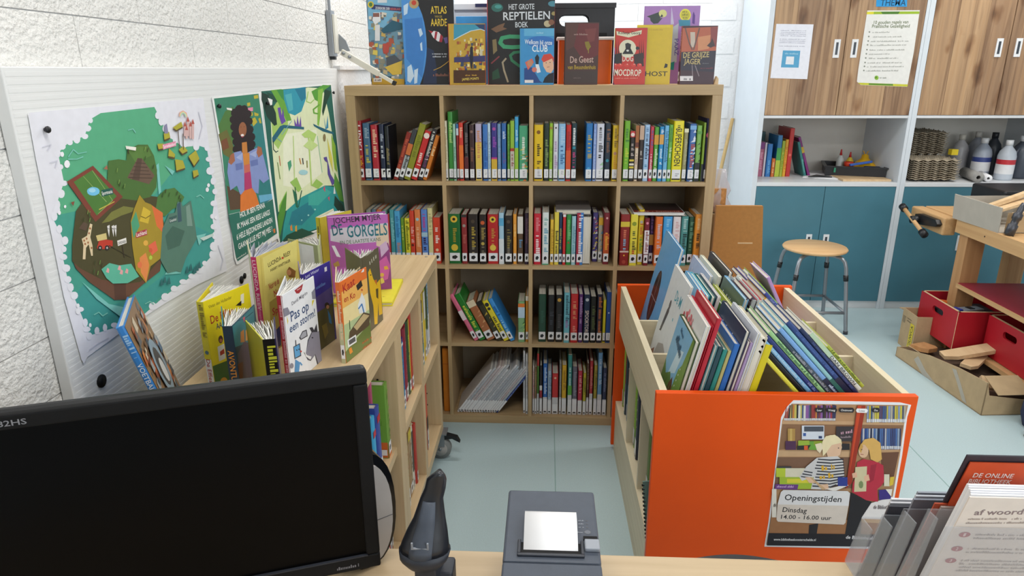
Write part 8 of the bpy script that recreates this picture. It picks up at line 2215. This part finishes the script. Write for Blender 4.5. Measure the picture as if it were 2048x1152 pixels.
def red_box(x0, y0, x1, y1, z0, z1, lab):
    b = thing('red_tool_box', lab, 'box', T(x0, y0, z0)); w, d, h = x1 - x0, y1 - y0, z1 - z0; t = .012
    slot_panel(d, h, d * .5, h * .72, .105, .036, t).obj('front_wall', RED, b, T(0, d, 0) @ RZ(-90)); slot_panel(d, h, d * .5, h * .72, .105, .036, t).obj('back_wall', RED, b, T(w - t, d, 0) @ RZ(-90))
    for y in (0, d - t): MB().box(t, y, 0, w - t, y + t, h).obj('side_wall', RED, b)
    MB().box(t, t, 0, w - t, d - t, .008).obj('base', RED, b); e = MB().box(-.0004, 0, h, w, .012, h + .0006).box(-.0004, d - .012, h, w, d, h + .0006).box(-.0004, 0, h, .012, d, h + .0006).box(-.0006, -.0005, 0, .0, .004, h).obj('bare_edges', WOODP, b)
    return b
red_box(2.93, .665, 3.30, 1.03, .122, .328, 'red wooden tool box with hand hole, the farther under the bench')
red_box(3.065, .28, 3.42, .635, .122, .328, 'red wooden tool box nearer the camera under the bench')
d1 = thing('glue_gun', 'grey and blue tool lying in the farther red box', 'tool', T(3.07, .80, .275) @ RZ(15)); MB().box(-.07, -.03, 0, .06, .03, .03).obj('body', GREYP, d1, bevel=.004); MB().box(-.1, -.025, .0, -.07, .025, .036).obj('blue_end', plain('blue_end', '2a3a90', .4), d1, bevel=.003); MB().box(-.02, -.018, .03, .01, .018, .033).obj('window', BLACK, d1)
o = MB().box(-.09, -.012, 0, .09, .012, .01).obj('ruler', plain('orange_plastic_strip', 'e06a1e', .5), None, T(3.02, .93, .29) @ RZ(-32)); tag(o, 'orange strip sticking up in the farther red box', 'strip')
o = MB().box(0, 0, 0, .28, .3, .135).obj('tool_heap', plain('dark_tools', '2c2e34', .7, .3, 40, .5, 30), None, T(2.955, .69, .131)); tag(o, 'dark heap of tools filling the farther red box', 'tools')
# cartons on the floor
c1 = thing('cardboard_box', 'brown carton with a yellow tape strip, farthest on the floor', 'box', T(2.85, .88, 0) @ RZ(-2))
MB().box(0, 0, 0, .2, .004, .22).box(0, .16, 0, .2, .164, .22).box(0, .004, 0, .004, .16, .22).box(.196, .004, 0, .2, .16, .22).box(0, 0, 0, .2, .164, .003).obj('walls', CARD, c1)
MB().box(.0, .164, .215, .16, .20, .219).obj('flap', CARD, c1, RX(-4)); s = Sheet(); s.rect(.0, 0, .045, .16, 'd8c01e'); s.text('BOUWCA', .033, .012, .033, .15, .026, '2a2810'); s.obj('yellow_tape', c1, frame((-.0005, .06, .004), (0, -1, 0), (0, 0, 1)))
s = Sheet(); s.rect(0, 0, .03, .04, '8f7a5a'); s.scrib(.05, .035, .1, .035, .01, '8f7a5a'); s.scrib(.05, .02, .1, .02, .01, '8f7a5a'); s.obj('printed_marks', c1, frame((-.0005, .155, .14), (0, -1, 0), (0, 0, 1)))
CM = T(2.81, .165, 0) @ RZ(4.8); c2 = thing('cardboard_box', 'large open flattened carton full of wood offcuts', 'box', CM)
MB().box(0, 0, 0, .45, .69, .004).obj('base', CARD, c2)
MB().prism([(.0, .0), (.69, .0), (.69, .055), (.60, .075), (.42, .12), (.20, .15), (.0, .165)], 0, .004, axis=0).obj('side_wall', CARD, c2); MB().prism([(0, 0), (.45, 0), (.45, .075), (.18, .078), (.02, .10), (0, .165)], -.004, 0, None, None, 1).obj('end_wall', CARD, c2, T(0, 0, 0))
MB().box(.0, .686, 0, .45, .69, .055).box(.446, 0, 0, .45, .69, .13).obj('rear_walls', CARD, c2)
MB().box(0, 0, 0, .16, .115, .003).obj('flap', CARD, c2, T(.06, .0, .1) @ RX(25) @ T(0, 0, 0)); MB().box(.0, -.002, 0, .09, .1, .003).obj('torn_flap', CARD, c2, T(-.0, .5, .10) @ RY(35))
MB().prism([(.10, .01), (.13, .01), (.20, .09), (.24, .13), (.21, .135), (.16, .08)], -.0012, -.0004, axis=0).prism([(.33, .0), (.44, .0), (.53, .05), (.5, .08), (.42, .03)], -.0012, -.0004, axis=0).obj('packing_tape', TAPE, c2)
MB().box(.02, .02, .004, .43, .67, .05).obj('fill_layer', plain('dark_scraps', '5a4638', .9, .3, 20, .5, 30), c2)
for i, (x, y, z, rx, ry, rz, w, d, t, lab) in enumerate(((.06, .10, .085, 35, 8, -15, .16, .065, .018, 'chamfered pine offcut at the near end of the carton'), (.07, .38, .10, 5, -14, -8, .3, .08, .02, 'long pine offcut lying across the carton'), (.05, .52, .085, 0, 5, 25, .12, .09, .022, 'brown offcut block at the far end of the carton'), (.15, .28, .09, 4, -6, 38, .2, .07, .018, 'pine offcut half under the red box'), (.20, .14, .055, 2, 3, -30, .16, .09, .016, 'dark red stained offcut inside the carton'))):
    o = MB().prism([(0, d * .3), (w * .18, 0), (w * .82, 0), (w, d * .3), (w, d), (0, d)], 0, t).obj('wood_offcut', REDT if 'red stained' in lab else (BENCHZ if 'brown' in lab else WOODP)); o.matrix_world = CM @ T(x, y, z) @ RZ(rz) @ RX(rx) @ RY(ry); tag(o, lab, 'offcut', 'wood offcuts in the open carton')
# grey carton on the bench
GM = T(3.005, .615, .757) @ RZ(3); gbx = thing('cardboard_box', 'grey carton with wood strips on the workbench', 'box', GM)
MB().box(0, 0, 0, .32, .36, .003).obj('base', CARDG, gbx); MB().prism([(0, 0), (.36, 0), (.345, .135), (-.02, .13)], 0, .004, axis=0).obj('front_wall', CARDG, gbx, RY(-9)); MB().box(0, .357, 0, .32, .36, .12).obj('far_wall', CARDG, gbx); MB().box(.317, 0, 0, .32, .36, .12).obj('rear_wall', CARDG, gbx); MB().box(.03, 0, 0, .32, .003, .10).obj('near_wall', CARD, gbx)
for x, y, z, a, b, L, w, t, lab in ((.03, .22, .05, -8, -24, .26, .035, .02, 'long pine strip sticking out of the grey carton'), (.05, .16, .05, -4, -20, .22, .06, .014, 'broad pine strip in the grey carton'), (.10, .24, .04, 10, -16, .2, .05, .03, 'thick pine block in the grey carton'), (.12, .08, .06, -25, -12, .16, .04, .018, 'short pale strip in the grey carton')):
    o = MB().box(0, 0, 0, L, w, t).obj('wood_strip', WOODP, None, GM @ T(x, y, z) @ RZ(a) @ RY(b), bevel=.001); tag(o, lab, 'wood strip', 'wood strips in the grey carton')
dr = thing('drill_bit_case', 'dark ribbed tool standing at the near end of the grey carton', 'tool', GM @ T(.02, -.045, .002) @ RY(14))
MB().lathe([(0, 0), (.022, 0), (.022, .05), (.016, .055), (.016, .075), (.021, .08), (.021, .105), (.014, .11), (.014, .13), (.008, .16), (0, .162)], 16).obj('shaft', plain('brushed_dark_steel', '4a4c52', .35, metal=.5), dr)
o = MB().box(0, 0, 0, .3, .3, .14).obj('black_case', BLACK, None, T(3.25, 1.0, .757), bevel=.01); tag(o, 'black case at the far end of the workbench', 'case')
o = MB().lathe([(0, 0), (.08, 0), (.095, .05), (.09, .14), (.06, .19), (0, .2)], 18).obj('cloth_bundle', NAVY, None, T(3.02, .06, 0)); tag(o, 'dark navy cloth bundle on the floor at the right edge', 'cloth')
sh = thing('slipper', 'beige slipper at the right edge of the floor', 'slipper', T(2.935, -.10, 0) @ RZ(20)); MB().lathe([(0, 0), (.055, 0), (.06, .02), (.05, .045), (.03, .06), (0, .064)], 20).obj('upper', plain('beige_felt', 'b8a182', .95, .08, 60), sh, Matrix.Diagonal((.8, 1.8, 1, 1))); MB().lathe([(0, 0), (.057, 0), (.057, .012), (0, .012)], 20).obj('sole', plain('brown_sole', '6a5640', .8), sh, Matrix.Diagonal((.82, 1.83, 1, 1)) @ T(0, 0, -.0))
# ------------------------------------------------------------------ the desk in front and what stands on it
DZ = .695
dk = thing('desk', 'light oak desk in the foreground with printer and monitor', 'desk'); MB().box(-.06, -2.42, .668, 1.78, -1.722, DZ).obj('desk_top', DESK, dk, bevel=.002)
for x in (-.03, 1.70): MB().box(x, -2.38, 0, x + .03, -1.80, .668).obj('side_panel', LZ, dk)
o = MB().prism([(1.06 + .17 * i / 10, -1.722 + .016 * math.sin(PI * i / 10)) for i in range(11)], DZ - .03, DZ - .004).obj('cable_tray', BLACK); tag(o, 'black curved tray behind the far edge of the desk', 'tray')
# monitor
MW, MH = .58, .352
mdir = math.degrees(math.atan2(.159, .442)); MM = T(.531, -1.831, .748) @ RZ(mdir)
mo = thing('monitor', 'large black computer monitor, its screen dark', 'monitor', MM)
MB().box(-MW, .012, 0, 0, .034, MH).obj('rear_shell', BLACK, mo, bevel=.008); MB().box(-MW + .12, .034, .06, -.12, .07, MH - .06).obj('rear_bulge', BLACK, mo, bevel=.012)
fm = MB()
for q in ((-MW, 0, 0, 0, .012, .026), (-MW, 0, MH - .022, 0, .012, MH), (-.022, 0, .026, 0, .012, MH - .022), (-MW, 0, .026, -MW + .022, .012, MH - .022)): fm.box(*q)
fm.obj('bezel', BLACKM, mo, bevel=.003); MB().box(-MW + .022, .005, .026, -.022, .011, MH - .022).obj('screen', SCREEN, mo); MB().box(-MW + .02, -.0006, .0245, -.02, .004, .0265).obj('bezel_lip', ANTHD, mo)
s = Sheet(); s.text('B282HS', -.492, MH - .0155, -.442, MH - .0155, .0085, '8f8f94'); s.obj('model_lettering', mo, frame((0, -.0002, 0), (1, 0, 0), (0, 0, 1)))
s = Sheet(); s.scrib(-.07, .008, -.035, .008, .006, '7a7a80'); s.obj('button_marks', mo, frame((0, -.0002, 0), (1, 0, 0), (0, 0, 1)))
MB().box(-MW / 2 - .035, .04, -.04, -MW / 2 + .035, .07, .2).obj('stand_column', BLACK, mo, bevel=.004); MB().lathe([(0, 0), (.12, 0), (.12, .006), (.03, .014), (0, .014)], 30).obj('stand_base', BLACK, mo, T(-MW / 2, .055, -.0528))
# rounded speaker behind the monitor
spk = thing('speaker', 'rounded black speaker with grey oval front behind the monitor', 'speaker', T(.495, -1.775, DZ + .0005) @ RZ(38))
def oval(a, b, n=28, cx=0, cz=0, p=2.3): return [(cx + a * abs(math.cos(2 * PI * i / n)) ** (2 / p) * (1 if math.cos(2 * PI * i / n) >= 0 else -1), cz + b * abs(math.sin(2 * PI * i / n)) ** (2 / p) * (1 if math.sin(2 * PI * i / n) >= 0 else -1)) for i in range(n)]
MB().prism(oval(.056, .112, cz=.113), -.07, 0, None, None, 1, True).obj('housing', plain('gloss_black', '0e1014', .12, .05), spk, bevel=.012)
MB().prism(oval(.047, .098, cz=.108), 0, .006, None, None, 1, True).obj('grille', SILV, spk, bevel=.004); MB().box(-.046, -.0066, .0945, .046, -.0058, .0952).obj('grille_seam', ANTHD, spk)
# hand scanner in its stand
sg = thing('barcode_scanner', 'dark grey hand held barcode scanner upright in its stand', 'scanner', T(.62, -1.9, DZ + .0005))
SEC = [(.026, .004, .2785, .0), (.0245, .010, .272, .002), (.0215, .0145, .264, .004), (.0185, .0155, .248, .005), (.013, .017, .232, .004), (.009, .024, .2005, 0), (.0055, .0305, .1815, -.004), (.0025, .0355, .163, -.008), (.0015, .0375, .1535, -.01), (0, .035, .139, -.011), (-.0005, .0255, .1245, -.009), (-.002, .012, .115, -.006)]
def loft(secs, n=20, kx=1., ky=.72, dy=0):
    vs = []; 
    for x, r, z, y in secs: vs += [(x + kx * r * math.cos(2 * PI * i / n), y + dy + max(.008, ky * r) * math.sin(2 * PI * i / n), z) for i in range(n)]
    N = len(secs); fs = [((j + 1) * n + i, (j + 1) * n + (i + 1) % n, j * n + (i + 1) % n, j * n + i) for j in range(N - 1) for i in range(n)] + [tuple(range(n)), tuple(range((N - 1) * n, N * n))[::-1]]
    return MB().add(vs, fs, None, True)
loft(SEC[:9]).obj('body', plain('scanner_black', '24262c', .3, .05, 60), sg)
loft([(x, r * 1.02, z, y) for x, r, z, y in SEC[8:]] , 20, 1.02, .76).obj('head_cap', ANTHD, sg)
loft([(x - .002, r * .56, z, y - r * .34 - .004) for x, r, z, y in SEC[4:9]], 16, 1, .62).obj('face_panel', ANTH, sg)
MB().box(-.014, .002, 0, .012, .0045, .0025).obj('highlight_strip', GREYP, sg, T(.0, -.035, .168) @ RX(8));  # pale grey strips imitate a U-shaped highlight on the face panel
for x in (-.0135, .0095): MB().box(x, .002, .002, x + .0025, .0045, .012).obj('highlight_strip_end', GREYP, sg, T(.0, -.035, .168) @ RX(8))
MB().prism([(-.016, -.02), (.018, -.02), (.024, .02), (-.012, .02)], .006, .125).obj('stand_neck', ANTHD, sg, T(0, .006, 0), bevel=.004); MB().box(-.045, -.03, 0, .055, .055, .008).obj('stand_base', ANTHD, sg, bevel=.003); MB().box(.012, .0, .008, .04, .04, .1).obj('stand_wing', ANTHD, sg, bevel=.004)
# receipt printer
PT = .84
pt = thing('receipt_printer', 'anthracite receipt printer with white paper on the desk', 'printer', T(.738, -1.958, DZ + .0005)); PW, PD, PH = .145, .215, PT - DZ
MB().box(0, 0, 0, PW, PD, PH - .045).obj('base_body', ANTH, pt, bevel=.003); MB().box(0, .0365, PH - .0445, PW, PD, PH).obj('roll_cover', ANTH, pt, bevel=.004); MB().box(0, 0, PH - .0445, PW, .0355, PH - .001).obj('front_cover', ANTH, pt, bevel=.003)
sl = MB()
for q in ((.021, .046, .121, .0515), (.021, .0515, .026, .082), (.116, .0515, .121, .082)): sl.box(q[0], q[1], PH, q[2], q[3], PH + .004)
sl.obj('paper_slot_frame', ANTHD, pt, bevel=.0015); MB().box(.026, .0515, PH + .0002, .116, .078, PH + .0006).obj('paper_slot', BLACKM, pt)
pp = MB(); N = 14; V = []; 
for i in range(N + 1):
    a = i / N; y = .055 + .086 * a; z = PH - .002 + .016 * math.sin(a * PI * .7) ; V += [(.030, y, z), (.112, y, z)]
pp.add(V, [(2 * i, 2 * i + 1, 2 * i + 3, 2 * i + 2) for i in range(N)], None, True); po = pp.obj('paper_strip', WHITEP, pt); so = po.modifiers.new('solid', 'SOLIDIFY'); so.thickness = .0003
MB().box(.122, .060, PH, .1445, .083, PH + .007).obj('release_lever', GREYP, pt, bevel=.002); MB().box(.121, .0855, PH, .1425, .0935, PH + .003).obj('lever_slot', BLACKM, pt)
s = Sheet(lift=.0002); s.circ(.1285, .1065, .0052, '2e333c', None, 24); s.circ(.1285, .1065, .0044, '454c58', None, 24)
for i, y in enumerate((.118, .126, .134)): s.circ(.1285, y, .0016, '2a2e36'); s.scrib(.115, y - .001, .1235, y - .001, .003, '8a909a')
s.scrib(.113, .104, .121, .104, .003, '8a909a'); s.obj('button_marks', pt, T(0, 0, PH))
# brochure holder
bh = thing('brochure_holder', 'clear acrylic tiered brochure holder at the right end of the desk', 'holder', T(1.331, 0, DZ + .0005))
LEAN = 15.4; ln = math.tan(math.radians(LEAN)); HWD = .175
PNL = [(-1.96, .946), (-1.917, .943), (-1.862, .904), (-1.811, .856), (-1.755, .811)]
for y, z in PNL:
    h = z - DZ; L = h / math.cos(math.radians(LEAN)); MB().box(0, 0, .004, HWD, .0022, L).obj('pocket_panel', ACRYL, bh, T(0, y + h * ln, 0) @ RX(LEAN))
MB().box(0, -1.895, 0, HWD, -1.7225, .003).obj('base_plate', ACRYL, bh)
for x in (0, HWD - .0022):
    for (y0, z0), (y1, z1) in zip(PNL[:-1], PNL[1:]):
        b0, b1 = y0 + (z0 - DZ) * ln, y1 + (z1 - DZ) * ln; q = [(b0 + .0025, .004), (b1, .004), (y1, z1 - DZ - .002), (y0 + .0025 + .02, min(z0, z1) - DZ)]
        MB().prism(q, x, x + .0022, axis=0).obj('side_gusset', ACRYL, bh)
def sheet_in(x, yb, w, h, t, mat, c, name, label, cat='brochure', group='brochures in the acrylic holder', lean=LEAN, z=.006):
    m = T(1.331 + x, yb, DZ + z) @ RX(lean); o = MB().box(0, 0, 0, w, t, h, c).obj(name, mat or PRINT); o.matrix_world = m; return tag(o, label, cat, group)
b0 = PNL[0][0] + (PNL[0][1] - DZ) * ln
o = sheet_in(.014, b0 + .0035, .150, .311, .002, PAPER, 'e9dfd6', 'leaflet', 'front cream leaflet with numbered red points in the acrylic holder', lean=LEAN)
s = Sheet(lift=.0003); H = .311
s.text('af woorden van Pa', .016, H - .034, .140, H - .026, .011, '8a7a80')
for i, z in enumerate((.044, .052)): s.scrib(.012, H - z, .145, H - z + .007, .004, 'b0a4a0')
for i, z in enumerate((.074, .104, .130)):
    s.circ(.018, H - z, .0075, 'a83048', .0055); s.text(str(i + 1), .0165, H - z - .003, .0195, H - z - .003, .0065, 'f0d8d8')
    for k in range(2 if i < 2 else 4): s.scrib(.032, H - z - .001 - k * .0075, .145, H - z + .001 - k * .0075, .0045, 'b4aaa6')
s.scrib(.02, H - .19, .12, H - .19, .005, 'a89c98'); s.obj('printed_text', o, frame((0, 0, 0), (1, 0, 0), (0, 0, 1)))
for i in range(7):
    sheet_in(.016 + .0006 * i, b0 + .0062 + i * .0028, .150, .314 + .0012 * (i % 3) + .0007 * i, .0022, PAPER, ('f2f2f4', 'e8e8ec', 'eeeef2')[i % 3], 'leaflet', 'white leaflet behind the cream front leaflet, ' + NTH[i] + ' in the pile', lean=LEAN)
b1 = PNL[1][0] + (PNL[1][1] - DZ) * ln
o = sheet_in(.030, b1 + .012, .098, .342, .0018, PRINT, 'd8501e', 'brochure', 'orange online library brochure with white lettering, tallest in the holder', lean=LEAN + 1)
s = Sheet(lift=.0003); s.text('DE ONLINE', .012, .342 - .028, .064, .342 - .028, .009, 'f4ece6'); s.text('BIBLIOTHEEK', .010, .342 - .040, .066, .342 - .040, .009, 'f4ece6')
for z, x1 in ((.060, .08), (.067, .06), (.085, .05), (.092, .06), (.1, .04)): s.scrib(.01, .342 - z, x1, .342 - z, .004, 'f0b89a')
s.obj('printed_text', o, frame((0, 0, 0), (1, 0, 0), (0, 0, 1)))
sheet_in(.024, b1 + .015, .104, .353, .0022, PRINT, '2a2630', 'brochure', 'dark brochure behind the orange one', lean=LEAN + 1)
sheet_in(.02, b1 + .004, .14, .252, .003, PRINT, 'b4a49c', 'brochure', 'taupe brochure in the second pocket'); sheet_in(.012, b1 + .008, .14, .256, .002, PRINT, 'c2502e', 'brochure', 'rust red edged brochure in the second pocket')
b2 = PNL[2][0] + (PNL[2][1] - DZ) * ln
for i, (c, lab) in enumerate((('8a8e9a', 'grey brochure with fine lines in the third pocket'), ('c8ccd4', 'pale grey brochure in the third pocket'), ('9aa0ac', 'steel grey brochure in the third pocket'))): sheet_in(.012 + .004 * i, b2 + .004 + i * .0045, .13, .228 + .004 * i, .003, PRINT, c, 'brochure', lab)
b3 = PNL[3][0] + (PNL[3][1] - DZ) * ln
for i, (c, lab) in enumerate((('4a4a52', 'black and white striped brochure in the fourth pocket'), ('d4d4d8', 'white brochure in the fourth pocket'), ('e4e4e8', 'thin white brochure in the fourth pocket'))): sheet_in(.008 + .003 * i, b3 + .004 + i * .005, .12, .178 + .004 * i, .003, PRINT, c, 'brochure', lab)
